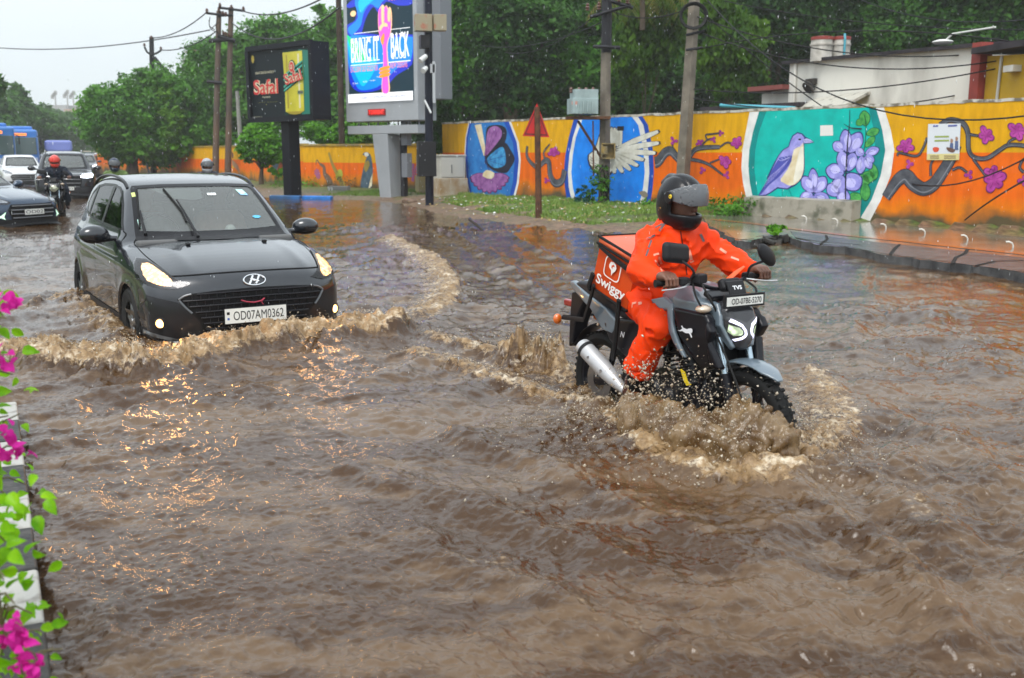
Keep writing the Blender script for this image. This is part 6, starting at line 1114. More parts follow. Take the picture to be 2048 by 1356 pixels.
# emblem: ring and slanted H
em = MB(); n = 28; cx, cz = 0.0, .695
hh = lambda x, z, o=.012: (lambda h: (x, h.y - o, z))(hat.bvh.ray_cast(Vector((x, -1, z)), Vector((0, 1, 0)))[0])
em.ring([hh(cx + .088 * math.cos(2 * math.pi * i / n), cz + .040 * math.sin(2 * math.pi * i / n)) for i in range(n)], .0062, 6, closed=True)
for x in (-.026, .026): em.ring([hh(x - .020, cz - .031), hh(x - .002, cz - .004), hh(x + .002, cz + .004), hh(x + .020, cz + .031)], [.009, .0075, .0075, .009], 6)
em.ring([hh(-.034, cz + .010), hh(-.01, cz + .004), hh(.01, cz - .004), hh(.034, cz - .010)], [.004, .009, .009, .004], 6); em.build('emblem', mat('badge_chrome', (.85, .85, .86), .15, metal=1), hatO, smooth=True)
def plate(parent, c, w_, h_, s, nrm_rz=0.0, tilt=0.0, frame=.0, bold=.0, name='number_plate', strip=False, fm=None):
 p = MB(); M = Matrix.Translation(c) @ Matrix.Rotation(nrm_rz, 4, 'Z') @ Matrix.Rotation(tilt, 4, 'X'); fn = lambda u, v, d: M @ Vector((u, -d, v))
 P = [(-w_ / 2, -h_ / 2), (w_ / 2, -h_ / 2), (w_ / 2, h_ / 2), (-w_ / 2, h_ / 2)]; f = fm or .006; p.prism([(x + math.copysign(f, x), y + math.copysign(f, y)) for x, y in P], fn, -.008, .0, 1); p.prism(P, fn, 0, .003, 0)
 text(p, s, fn, w_ * (.045 if strip else 0), 0, w_ * (.82 if strip else .9), h_ * .60, .0042, 2, bold)
 if strip: p.add([fn(u, v, .0042) for u, v in ((-w_ * .465, -.012), (-w_ * .43, -.012), (-w_ * .43, -.03), (-w_ * .465, -.03))], [(0, 1, 2, 3)], 3); p.add([fn(u, v, .0042) for u, v in ((-w_ * .47, .012), (-w_ * .425, .012), (-w_ * .425, .034), (-w_ * .47, .034))], [(0, 1, 2, 3)], 2)
 return p.build(name, [PLATEW, BLACKP, PLATEK, mat('plate_blue', (.05, .12, .4), .4)], parent)
plate(hatO, (-.02, -.034, .425), .50, .118, 'OD07AM0362', strip=True)
rb = MB(); rb.ring([hh(-.13, .545, .02), hh(-.09, .530, .03), hh(-.03, .522, .035), hh(.03, .530, .03), hh(.06, .548, .02)], .006, 6); rb.ring([hh(.05, .54, .025), hh(.03, .52, .03), hh(.045, .50, .03)], .004, 6); rb.build('ribbon', mat('red_ribbon', (.35, .03, .06), .7), hatO, smooth=True)
# mirrors
for s_ in (-1, 1):
 c = np.array([s_ * .955, 1.40, 1.005]); Mr = rotm(0, 0, s_ * R(-8))
 o = sdf('door_mirror', lambda P: smin(smax(ell(P, c, (.125, .088, .080), Mr), (P[:, 1] - (c[1] + .05)), .02), cap(P, (s_ * .76, 1.40, .965), (s_ * .87, 1.40, .965), .022, .026), .03), c - .2, c + .2, .014, [PAINT_GREY, BLACKP], hatO, mi=lambda C: (C[:, 2] < c[2] - .045).astype(int))
 m = MB(); m.lathe([(0, .0), (.07, .0), (.075, -.012)], c + np.array([0, .051, 0]), (0, 1, 0), 24); q = m.build('mirror_glass', CHROME, o, smooth=True)
# roof rails, antenna
for s_ in (-1, 1):
 rl = MB(); P = []
 for i in range(15):
  y = 1.78 + i * .115; h = hat.bvh.ray_cast(Vector((s_ * .575, y, 3)), Vector((0, 0, -1)))[0]; e = math.sin(math.pi * i / 14) ** .35 if 0 < i < 14 else 0; P.append((s_ * (.575), y, h.z + .045 * e - .004))
 rl.ring(P, .017, 8, flat=.75); rl.build('roof_rail', mat('rail_black', (.015, .015, .017), .3), hatO, smooth=True)
an = MB(); an.ring([(-.06, 3.2, 1.43), (-.06, 3.24, 1.49), (-.06, 3.34, 1.58)], [.02, .012, .006], 8); an.build('antenna', BLACKP, hatO, smooth=True)
# wipers, laid along the glass
def onws(px, py, off=.018):
 h = carpx(hat, px, py); return h + Vector((0, -.8, .55)).normalized() * off
for arm, bl_ in (([(395, 477), (380, 450), (366, 425), (352, 403)], [(326, 380), (345, 402), (362, 424), (372, 445)]), ([(290, 472), (284, 450), (279, 425)], [(273, 382), (275, 405), (277, 430), (279, 458)])):
 w_ = MB(); w_.ring([onws(*p, .030) for p in arm], [.015, .012, .009, .007][:len(arm)], 8); wo = w_.build('wiper', BLACKP, hatO, smooth=True); w2 = MB(); w2.ring([onws(*p, .012) for p in bl_], .008, 6, flat=1.6); w2.build('blade', RUBBER, wo, smooth=True)
cw = MB(); patch(hat, [(-.66, .955), (.66, .955), (.655, .985), (0, .972), (-.655, .985)], '', None, None, 'front', off=.006, step=.03, mb=cw); cw.build('cowl', BLACKP, hatO)
wj = MB()
for x in (-.32, .34): h = hat.bvh.ray_cast(Vector((x, .70, 3)), Vector((0, 0, -1)))[0]; wj.box((x, .78, h.z + .022), (.035, .05, .016));
wj.build('washer_nozzle', BLACKP, hatO, bevel=.004)
for y in (.80, 3.25):
 for s_ in (-1, 1): wheel_obj(hatO, s_ * .735, y, .30, side=s_)
# cabin
cb = MB(); cb.box((0, 1.25, .90), (1.36, .55, .10), 0, rx=R(-4)); cb.box((0, 2.3, .35), (1.5, 2.4, .06), 0); cb.box((0, 1.42, .72), (1.3, .2, .35), 0); dsh = cb.build('dashboard', INNER, hatO, bevel=.04)
for x in (-.36, .36):
 s0 = MB(); s0.box((x, 2.05, .55), (.5, .52, .16)); s0.box((x, 2.33, .88), (.48, .14, .62), rx=R(-14)); s0.box((x, 2.42, 1.24), (.27, .09, .16), rx=R(-8)); s0.build('seat', CLITE, hatO, bevel=.05, seg=3)
s0 = MB(); s0.box((0, 3.15, .88), (1.25, .16, .62), rx=R(-14)); s0.box((0, 2.9, .55), (1.25, .5, .16)); s0.build('rear_seat', CLITE, hatO, bevel=.05)
st = MB(); c = Vector((-.36, 1.62, .98)); ax = Vector((0, -.85, .5)).normalized(); a1 = Vector((1, 0, 0)); b1 = ax.cross(a1); st.ring([c + a1 * .185 * math.cos(t) + b1 * .185 * math.sin(t) for t in np.linspace(0, 2 * math.pi, 28, endpoint=False)], .014, 8, closed=True)
for t in (0, math.pi, -math.pi / 2): st.ring([c, c + a1 * .18 * math.cos(t) + b1 * .18 * math.sin(t)], .016, 6)
st.build('steering_wheel', BLACKP, hatO, smooth=True)
mm_ = MB(); mm_.box((-.03, 1.68, 1.30), (.24, .03, .065)); mm_.build('cabin_mirror', BLACKP, hatO, bevel=.012)
wb = sdf('dash_ornament', lambda P: ell(P, (.20, 1.30, 1.0), (.05, .05, .055)), (.1, 1.2, .9), (.3, 1.4, 1.1), .015, mat('ornament_white', (.6, .6, .58), .3), hatO)
hm = Matrix.Translation((*CF0, -.2)) @ Matrix.Rotation(math.atan2(CSD[1], CSD[0]), 4, 'Z')
def seated(x, y, label, shirt, skin):
 o = person_bust('person', (0, 0, 0), label, shirt, skin, seat_z=.60); p = hm @ Vector((x, y, 0)); o.location = p; o.rotation_euler = (0, 0, math.atan2(CSD[1], CSD[0])); return o
seated(-.36, 2.12, 'driver in a pale shirt behind the wet windscreen of the dark grey hatchback', (.42, .42, .44), (.30, .17, .10)); seated(.34, 2.12, 'passenger in peach clothing beside the driver of the dark grey hatchback', (.62, .36, .26), (.36, .20, .13))
# ------------------------------------------------------------ motorcycle; local x forward from the rear axle, y to its left, z up from the road
BK = thing('motorcycle', 'grey and black delivery motorcycle ploughing through the flood in front', 'motorcycle', (*BR0, -.2), math.atan2(BF[1], BF[0]))
BM = Matrix.Translation((*BR0, -.2)) @ Matrix.Rotation(math.atan2(BF[1], BF[0]), 4, 'Z'); BMI = BM.inverted(); _o = BMI @ Vector((0, 0, CH)); _R = BMI.to_3x3()
def bv(px, py, v):                 # photo pixel -> point of the machine's plane y = v
 d = _R @ Vector(ray(px, py)); t = (v - _o.y) / d.y; return _o + d * t
def bu(px, py, u): d = _R @ Vector(ray(px, py)); return _o + d * ((u - _o.x) / d.x)
GP = mat('bike_grey_blue', (.115, .150, .180), .3, coat=.8, spec=.6); BP = mat('bike_black', (.008, .008, .011), .34, coat=.25); BMT = mat('bike_metal_dark', (.03, .03, .032), .45, metal=.7); YEL2 = mat('bike_yellow', (.66, .48, .01), .35)
STEEL = mat('muffler_steel', (.50, .50, .51), .38, metal=.35, var=.06, scale=12); FORKM = mat('fork_tube', (.45, .55, .62), .2, metal=.8)
def bwheel(x, r, wdt, nm, label=None):
 t = MB(); h = wdt / 2; rr_ = r - .075
 t.lathe([(rr_, -h * .75), (rr_ + .03, -h), (r - .02, -h * .85), (r - .004, -h * .45), (r, 0), (r - .004, h * .45), (r - .02, h * .85), (rr_ + .03, h), (rr_, h * .75)], (x, 0, .305), (0, 1, 0), 56, closed=True)
 for i in range(44):
  a = 2 * math.pi * i / 44
  for s_ in (-1, 1): t.box((x + math.cos(a) * (r - .006), s_ * h * .45, .305 + math.sin(a) * (r - .006)), (.016, h * .62, .016), 0, ry=-a + (.0), rz=0)
 w_ = t.build('wheel', mat('bike_tyre', (.010, .010, .010), .7), BK, smooth=True); q = MB(); q.lathe([(rr_ + .002, -h * .7), (rr_ - .012, -h * .55), (rr_ - .014, h * .55), (rr_ + .002, h * .7)], (x, 0, .305), (0, 1, 0), 48)
 for i in range(6):
  a = 2 * math.pi * i / 6 + .2
  for da in (-.12, .12): q.ring([(x + .03 * math.cos(a), 0, .305 + .03 * math.sin(a)), (x + (rr_ - .01) * math.cos(a + da), 0, .305 + (rr_ - .01) * math.sin(a + da))], [.014, .009], 6)
 q.cyl((x, -.07, .305), (x, .07, .305), .035); q.build('rim', BP, w_, smooth=True)
 d = MB(); d.lathe([(.06, 0), (.125, 0), (.125, .005), (.06, .005)], (x, -h - .01, .305), (0, 1, 0), 36, closed=True); d.build('brake_disc', mat('disc_steel', (.35, .35, .36), .3, metal=1), w_, smooth=True); return w_
bwheel(0, .305, .115, 'rear'); bwheel(1.255, .300, .105, 'front')
# fork, yoke, handlebar
for s_ in (-1, 1):
 f_ = MB(); top = Vector((1.035, s_ * .095, .97)); bot = Vector((1.25, s_ * .095, .305)); mid = top.lerp(bot, .60)
 f_.cyl(top, mid, .0185, n=16); fo = f_.build('fork', FORKM, BK, smooth=True); f2 = MB(); f2.ring([mid, mid.lerp(bot, .06), bot], [.030, .028, .024], 14); f2.build('slider', BP, fo, smooth=True); f2 = MB(); f2.ring([top.lerp(bot, .30), top.lerp(bot, .325)], [.024, .024], 12); f2.build('clamp', BP, fo, smooth=True)
yk = MB(); yk.box((1.04, 0, .965), (.07, .25, .03), ry=R(24)); yk.box((1.09, 0, .83), (.07, .25, .03), ry=R(24)); yk.cyl((1.0, 0, .97), (1.08, 0, .78), .03); yk.build('yoke', BP, BK, bevel=.006)
hb = MB(); HBP = [(.935, -.37, 1.035), (.955, -.25, 1.035), (.985, -.14, 1.02), (1.01, -.05, .995), (1.01, .05, .995), (.985, .14, 1.02), (.955, .25, 1.035), (.935, .37, 1.035)]; hb.ring([tuple(p) for p in smoothline(HBP, 4)], .012, 10); hb.build('handlebar', BP, BK, smooth=True)
for s_ in (-1, 1):
 g = MB(); a = Vector((.932, s_ * .385, 1.035)); b = Vector((.952, s_ * .265, 1.035)); g.ring([a, a.lerp(b, .06), b.lerp(a, .06), b], [.021, .017, .0165, .021], 14); go = g.build('grip', RUBBER, BK, smooth=True)
 sw = MB(); sw.box((.962, s_ * .225, 1.04), (.05, .06, .045), rz=s_ * .15); sw.build('switch_pod', BLACKP, BK, bevel=.012)
 lv = MB(); lv.ring([tuple(p) for p in smoothline([(.98, s_ * .20, 1.03), (1.02, s_ * .26, 1.022), (1.025, s_ * .33, 1.015), (1.005, s_ * .40, 1.01)], 4)], [.008] + [.0065] * 12, 8, flat=.7); lv.build('lever', mat('lever_alloy', (.6, .6, .6), .3, metal=.9), BK, smooth=True)
mc = MB(); mc.box((1.0, -.15, 1.055), (.06, .07, .05), rz=.2); mc.build('brake_reservoir', BLACKP, BK, bevel=.01)
dash = MB(); dash.box((1.07, 0, 1.02), (.05, .14, .07), ry=R(-35)); dash.build('instrument_pod', BLACKP, BK, bevel=.02)
# mirrors
for s_, c, sx in ((-1, bv(1350, 506, -.27), .0), (1, bv(1533, 510, .27), .0)):
 c = np.array(c); Mr = rotm(R(8) * s_, R(-8), s_ * R(-14)) if s_ < 0 else rotm(R(-38), R(-8), R(10))
 mo = sdf('mirror', lambda P: smax(rbox(P, c, (.030, .100, .052), .028, Mr) if s_ < 0 else ell(P, c, (.024, .085, .046), Mr), -(((P - c) @ Mr)[:, 0] + .012), .008), c - .14, c + .14, .008, BLACKP, BK); stt = MB(); stt.ring([tuple(p) for p in smoothline([(.985, s_ * .20, 1.045), (1.01, s_ * .20, 1.10), tuple(c + np.array([.005, -s_ * .02, -.03]))], 5)], .007, 8); stt.build('mirror_stem', BLACKP, mo, smooth=True)
 g = MB(); g.lathe([(0, 0), (.036, 0), (.037, .004)], c + Mr @ np.array([-.0125, 0, 0]), tuple(Mr @ np.array([-1, 0, 0])), 20); g.build('mirror_glass', CHROME, mo, smooth=True)
# tank, shroud, seat, tail, side panels as sculpted solids
T = lambda P: (P[:, 0], np.abs(P[:, 1]), P[:, 2])
def tankf(P):
 x, y, z = T(P); o_ = sdpoly(np.array(smoothline([(.60, .82), (.62, .91), (.70, .985), (.80, 1.005), (.92, .985), (1.02, .945), (1.10, .91), (1.13, .885), (1.08, .865), (.98, .84), (.80, .82), (.70, .80)], 4, True)), x, z)
 wd = np.interp(x, [.58, .68, .82, 1.0, 1.13], [.085, .12, .165, .165, .10]) - .9 * np.clip(z - .93, 0, 1) * .9 + .12 * np.clip(z - .84, -.2, 0) * 0; d = smax(o_, y - wd, .03); return smin(d, d + .006 * np.exp(-((y - wd * .62) / .015) ** 2) * (z > .93), .01)
sdf('fuel_tank', tankf, (.5, -.22, .74), (1.2, .22, 1.06), .0095, GP, BK)
def shroudf(P):
 x, y, z = T(P); o_ = sdpoly(np.array([(.84, .885), (1.10, .885), (1.165, .80), (1.13, .74), (1.19, .60), (1.13, .60), (1.03, .56), (.93, .66), (.88, .74)]), x, z); yc = np.interp(z, [.55, .75, .88], [.10, .155, .165]) + .02 * (x > 1.12)
 return smax(o_, np.abs(y - yc) - .028, .018)
sdf('tank_shroud', shroudf, (.8, -.24, .5), (1.25, .24, .93), .010, BP, BK)
def finf(P):
 x, y, z = T(P); o_ = sdpoly(np.array([(.63, .90), (.74, .93), (.82, .90), (.845, .80), (.90, .70), (.955, .625), (.925, .63), (.86, .69), (.81, .77), (.78, .86), (.70, .84)]), x, z); return smax(o_, np.abs(y - np.interp(z, [.6, .75, .93], [.175, .188, .16])) - .013, .010)
sdf('tank_wing', finf, (.58, -.24, .58), (1.0, .24, .97), .008, GP, BK)
yf = MB(); nn2 = lambda u, v, d: Vector((u, -.196 + .0 * d - d, v))
yf.prism([(.735, .855), (.752, .86), (.80, .775), (.792, .70), (.775, .70), (.765, .76)], nn2, 0, .004); yf.build('yellow_stripe', YEL2, BK)
yf = MB(); yf.prism([(.90, .555), (.93, .545), (.955, .50), (.985, .485), (.955, .475), (.93, .50)], lambda u, v, d: Vector((u, -.165 - d, v)), 0, .01); yf.build('yellow_stripe', YEL2, BK)
yf = MB(); yf.prism([(.78, .285), (.84, .30), (.90, .25), (.86, .22)], lambda u, v, d: Vector((u, -.155 - d, v)), 0, .012, 0); yf.build('yellow_stripe', YEL2, BK)
for (a, b) in (((.675, .905), (.70, .80)), ((.70, .915), (.725, .82)), ((.65, .885), (.67, .79))):
 st = MB(); st.prism([(a[0], a[1]), (a[0] + .012, a[1]), (b[0] + .008, b[1]), (b[0], b[1])], lambda u, v, d: Vector((u, -.150 - .03 * (v < .85) - d, v)), 0, .004); st.build('tank_stripe', SILV, BK)
# leaping-horse mark on the shroud
hp = [(490, 565), (515, 570), (530, 560), (545, 545), (530, 518), (540, 515), (552, 538), (575, 548), (595, 556), (615, 548), (640, 545), (655, 560), (655, 585), (648, 600), (640, 590), (640, 610), (652, 645), (645, 652), (630, 615), (618, 600), (600, 600), (580, 598), (560, 585), (545, 575), (520, 578)]
hm_ = MB(); P = [bv(1270 + x * .177, 560 + y * .177, -.193) for x, y in hp]; P = [(p.x, p.z) for p in P]; hm_.prism(P, lambda u, v, d: Vector((u, -.1965 - d, v)), 0, .003); hm_.build('horse_mark', mat('mark_white', (.75, .76, .78), .4), BK)
def seatf(P):
 x, y, z = T(P); o_ = sdpoly(np.array(smoothline([(-.26, .86), (-.20, .905), (.0, .90), (.18, .86), (.30, .80), (.45, .785), (.60, .82), (.63, .85), (.60, .78), (.40, .735), (.2, .77), (-.1, .83)], 3, True)), x, z); return smax(o_, y - np.interp(x, [-.25, 0, .3, .5, .62], [.09, .12, .14, .13, .09]), .025)
sdf('seat', seatf, (-.32, -.18, .66), (.68, .18, .95), .011, mat('seat_vinyl', (.014, .014, .018), .4, bump=.1, bscale=300), BK)
def tailf(P):
 x, y, z = T(P); o_ = sdpoly(np.array([(-.34, .885), (-.28, .90), (-.05, .84), (.18, .78), (.30, .72), (.24, .64), (.12, .65), (-.02, .755), (-.16, .805), (-.30, .85)]), x, z); return smax(o_, np.abs(y - np.interp(x, [-.34, -.1, .2], [.05, .10, .125])) - .022, .012)
sdf('tail_panel', tailf, (-.4, -.18, .52), (.36, .18, .94), .010, GP, BK)
def sidef(P):
 x, y, z = T(P); o_ = sdpoly(np.array([(.14, .70), (.30, .745), (.52, .76), (.62, .70), (.58, .55), (.44, .50), (.30, .55), (.20, .60)]), x, z); return smax(o_, np.abs(y - .125) - .02, .015)
sdf('side_panel', sidef, (.1, -.18, .46), (.68, .18, .8), .011, BP, BK)
tl = MB(); text(tl, 'N', lambda u, v, d: Vector((u, -.150 - d, v)), .345, .655, .035, .035, .0, 0, .03, shear=.3); tl.build('side_lettering', mat('mark_white', (0, 0, 0)), BK)
# rear mudguard, licence bracket, lamps
rf = MB(); rf.prism([(-.34, .82), (-.24, .84), (-.17, .80), (-.23, .72), (-.29, .62), (-.32, .48), (-.37, .45), (-.365, .55), (-.355, .70)], lambda u, v, d: Vector((u, d, v)), -.055, .055); rfo = rf.build('rear_mudguard', BP, BK, bevel=.015)
q = MB(); q.box((-.385, -.0, .74), (.10, .11, .05)); q.build('tail_lamp', mat('tail_red', (.25, .01, .01), .2, coat=1), BK, bevel=.015)
for s_ in (-1, 1):
 q = MB(); q.cyl((-.33, s_ * .06, .665), (-.34, s_ * .13, .655), .009, n=8); qo = q.build('indicator', BLACKP, BK, smooth=True); sdf('lens', lambda P: ell(P, (-.345, s_ * .155, .650), (.024, .03, .034)), (-.4, s_ * .155 - .06, .59), (-.3, s_ * .155 + .06, .71), .008, mat('indicator_orange', (.65, .13, .01), .2, coat=1), qo)
# inner wheel hugger + swingarm, chassis, engine
hg = MB(); hg.ring([(.34 * math.cos(t), 0, .305 + .345 * math.sin(t)) for t in np.linspace(R(25), R(150), 16)], .06, 10, flat=.25); hg.build('wheel_hugger', BP, BK, smooth=True)
sa = MB()
for s_ in (-1, 1): sa.ring([(0, s_ * .085, .305), (.2, s_ * .08, .345), (.45, s_ * .07, .40)], [.022, .026, .03], 8, flat=1.3)
sa.box((.30, 0, .37), (.08, .16, .05)); sa.build('swingarm', BP, BK, smooth=True)
sh_ = MB(); sh_.cyl((.26, 0, .62), (.33, 0, .38), .022); sh_.ring([(.262 + .065 * i / 40 * 1.0 + .032 * math.cos(i * .9), .032 * math.sin(i * .9), .61 - .21 * i / 40) for i in range(41)], .006, 6); sh_.build('shock_absorber', mat('spring_red', (.30, .02, .015), .35), BK, smooth=True)
en = MB(); en.box((.66, 0, .37), (.36, .26, .20)); en.lathe([(0, .0), (.08, 0), (.095, -.02), (.095, -.04)], (.60, -.155, .37), (0, -1, 0), 28); en.lathe([(0, 0), (.055, 0), (.065, -.02)], (.74, -.15, .36), (0, -1, 0), 24)
for i in range(7): en.box((.79 - i * .012, 0, .48 + i * .022), (.17, .19, .009), ry=R(-18))
en.cyl((.83, 0, .44), (.76, 0, .66), .07); en.box((.74, 0, .70), (.16, .14, .10), ry=R(-18)); en.build('engine', BMT, BK, bevel=.008)
bp_ = MB(); bp_.prism([(.78, .24), (.98, .30), (1.06, .42), (.98, .46), (.84, .36), (.62, .26), (.62, .20)], lambda u, v, d: Vector((u, d, v)), -.10, .10); bp_.build('belly_pan', BP, BK, bevel=.02)
fr = MB()
for s_ in (-1, 1): fr.ring([(1.04, s_ * .04, .88), (.80, s_ * .10, .78), (.50, s_ * .11, .72), (.45, s_ * .09, .42)], .02, 8); fr.ring([(1.06, s_ * .04, .80), (.98, s_ * .08, .55), (.90, s_ * .07, .32)], .016, 8); fr.ring([(.5, s_ * .10, .72), (.1, s_ * .09, .78), (-.25, s_ * .06, .84)], .014, 8)
fr.build('frame', BP, BK, smooth=True)
rad = MB(); rad.box((1.02, 0, .62), (.06, .22, .20), ry=R(-14)); rad.build('radiator', BMT, BK, bevel=.01)
dn = MB(); dn.ring([tuple(p) for p in smoothline([(.86, -.02, .60), (.97, -.05, .50), (.95, -.10, .32), (.75, -.13, .26), (.50, -.15, .28), (.36, -.17, .34)], 5)], .019, 10); ex = dn.build('exhaust_pipe', BMT, BK, smooth=True)
# muffler traced from both ends
ma = bv(1164, 690, -.21); mb_ = bv(1240, 772, -.17); md = (mb_ - ma); L_ = md.length; mdn = md.normalized(); mf = MB()
mf.lathe([(.0, -.012), (.030, -.012), (.046, 0), (.050, .01), (.052, .06), (.053, L_ * .55), (.044, L_ * .85), (.026, L_ * 1.05), (.02, L_ * 1.12)], ma, mdn, 28); mo = mf.build('muffler', STEEL, BK, smooth=True)
m2 = MB(); m2.lathe([(.0505, .035), (.0565, .035), (.0565, .055), (.0505, .055)], ma, mdn, 28, closed=True); m2.build('clamp', BLACKP, mo, smooth=True); m2 = MB(); m2.lathe([(0, -.013), (.024, -.013)], ma, mdn, 16); m2.build('outlet', mat('soot', (.01, .01, .01), .8), mo)
side = mdn.cross(Vector((0, 0, 1))).normalized(); side = side if side.y < 0 else -side
for t in (.33, .66): m2 = MB(); c = ma + mdn * (L_ * t) + side * .051 + Vector((0, 0, .012)); m2.lathe([(.0, .004), (.009, .004), (.010, 0)], c, side, 14); m2.build('bolt', CHROME, mo, smooth=True)
# peg and brake pedal
pg = MB(); pg.cyl((.47, -.12, .315), (.47, -.24, .315), .012, n=10); pg.ring([(.50, -.14, .31), (.58, -.16, .27), (.66, -.17, .27)], .009, 8); pg.build('footpeg', BMT, BK, smooth=True)
# headlight cowl
LC = [(1402, 575)]
def hlf(P):
 x, y, z = T(P); z = z + .028; o_ = sdpoly(np.array(smoothline([(1.05, .96), (1.12, .965), (1.165, .93), (1.205, .86), (1.225, .80), (1.22, .745), (1.17, .715), (1.10, .77), (1.05, .86)], 3, True)), x, z); wd = np.interp(z, [.70, .74, .80, .88, .93, .97], [.035, .06, .088, .115, .105, .07]) - .5 * np.clip(x - 1.13, 0, 1); return smax(o_, y - wd, .022)
class _S: pass
hs_ = _S(); hV, hQ = nets(hlf, (1.0, -.15, .64), (1.26, .15, 1.0), .0075, 2); hs_.bvh = BVHTree.FromPolygons([Vector(v) for v in hV], [tuple(q) for q in hQ.tolist()])
hl = fastmesh('headlight_cowl', hV, hQ, mat('cowl_black', (.03, .03, .034), .22, coat=.7), BK)
def hpatch(poly, name, m, off, parent, step=.01):
 V2, F = fill(poly, step); V2 = [(u, v - .028) for u, v in V2]; V, F = project(V2, F, hs_.bvh, lambda u, v: (2, u, v), (-1, 0, 0), off); return raw(name, V, F, m, parent, True)
hpatch([(-.098, .90), (-.05, .885), (0, .865), (.05, .885), (.098, .90), (.104, .87), (.09, .80), (.05, .745), (0, .728), (-.05, .745), (-.09, .80), (-.104, .87)], 'lens', mat('lamp_smoke', (.05, .05, .055), .12, coat=1), .002, hl)
LEDM = mat('drl_white', (.7, .7, .8), .3, emit=(.75, .74, 1), estr=1.0); GRL = litmat('reflector_green', (.5, .6, .4), (.55, .75, .45), .8)
for s_ in (-1, 1):
 P = [(s_ * y, z) for y, z in ((.088, .885), (.082, .873), (.040, .850), (.026, .82), (.026, .80), (.055, .765), (.064, .772), (.040, .802), (.040, .82), (.050, .842), (.092, .866))]
 P = [(s_ * y, z) for y, z in ((.086, .890), (.030, .858), (.012, .828), (.012, .806), (.050, .770), (.060, .780), (.028, .810), (.028, .824), (.040, .846), (.092, .876))]
 hpatch(P if s_ < 0 else P[::-1], 'daytime_lamp', LEDM, .004, hl, .006); P = [(s_ * y, z) for y, z in ((.088, .860), (.050, .842), (.036, .824), (.040, .808), (.062, .800), (.082, .820))]; hpatch(P if s_ < 0 else P[::-1], 'reflector', GRL, .004, hl, .006)
def cowlf(P):
 x, y, z = T(P); z = z + .028; o_ = sdpoly(np.array([(.98, .90), (1.03, .975), (1.10, .96), (1.14, .90), (1.165, .80), (1.19, .74), (1.16, .72), (1.12, .77), (1.08, .86), (1.03, .88)]), x, z); return smax(o_, np.abs(y - np.interp(z, [.72, .85, .96], [.055, .115, .10])) - .014, .010)
sdf('cowl_wing', cowlf, (.92, -.16, .64), (1.24, .16, 1.0), .008, GP, BK)
vz = MB(); vz.prism([(-.055, .96), (.055, .96), (.06, 1.045), (-.06, 1.045)], lambda u, v, d: Vector((1.135 - (v - .96) * .5 + d, u, v)), 0, .015); vzo = vz.build('visor', BLACKP, BK, bevel=.008)
tv = MB(); text(tv, 'TVS', lambda u, v, d: Vector((1.152 - (v - .96) * .5 + d, u, v)), 0, 1.012, .062, .020, .0, 0, .03); tv.build('maker_lettering', mat('mark_white', (0, 0, 0)), vzo)
# number plate across the top of the lamp
plc = bu(1490, 601, 1.185); pw_ = MB(); fn = lambda u, v, d: Vector((plc.x + d, plc.y + u, plc.z + v))
pw_.prism([(-.137, -.034), (.137, -.034), (.137, .034), (-.137, .034)], fn, -.012, 0, 1); pw_.prism([(-.124, -.023), (.124, -.023), (.124, .023), (-.124, .023)], fn, 0, .003, 0); text(pw_, 'OD-07BE-5270', fn, .008, 0, .205, .031, .0045, 2, .01); pw_.build('number_plate', [PLATEW, BLACKP, PLATEK], BK)
# front indicators
for s_ in (-1, 1):
 c = np.array([1.07, s_ * .175, .905]); q = MB(); q.cyl((1.05, s_ * .08, .91), (1.065, s_ * .15, .905), .010, n=8); qo = q.build('indicator', BLACKP, BK, smooth=True); sdf('lens', lambda P: ell(P, c, (.040, .045, .022)), c - .07, c + .07, .008, mat('indicator_clear', (.62, .50, .38), .12, metal=.3, coat=1), qo)
# front mudguard
def mgf(P):
 x, y, z = T(P); r_ = np.hypot(x - 1.25, z - .305); an = np.degrees(np.arctan2(z - .305, x - 1.25)); d = np.abs(r_ - .345 + .35 * y ** 2 * 8) - .006; wd = np.interp(an, [52, 66, 95, 125], [.018, .062, .070, .05]); return smax(smax(d, y - wd, .006), np.maximum(52 - an, an - 125) / 57 * .34, .006)
sdf('front_mudguard', mgf, (.95, -.1, .40), (1.75, .1, .72), .0075, GP, BK)
cab = MB()
for L_ in ([(1.0, -.15, 1.05), (1.08, -.16, .98), (1.10, -.10, .86), (1.05, -.08, .75)], [(.985, -.18, 1.03), (1.07, -.22, .96), (1.09, -.12, .80), (1.25, -.10, .55), (1.33, -.10, .40)], [(.985, .18, 1.03), (1.06, .2, .97), (1.06, .12, .86)]): cab.ring([tuple(p) for p in smoothline(L_, 5)], .006, 6)
cab.build('control_cable', RUBBER, BK, smooth=True)
# phone-holder style orange strip on the bar
op_ = MB(); op_.ring([tuple(bu(*p)) for p in ((1443, 578, 1.0), (1455, 560, .99), (1472, 545, .98), (1488, 533, .97))], [.012, .017, .017, .008], 8, flat=.5); op_.build('orange_strap', mat('strap_orange', (.75, .10, .02), .45), BK, smooth=True)
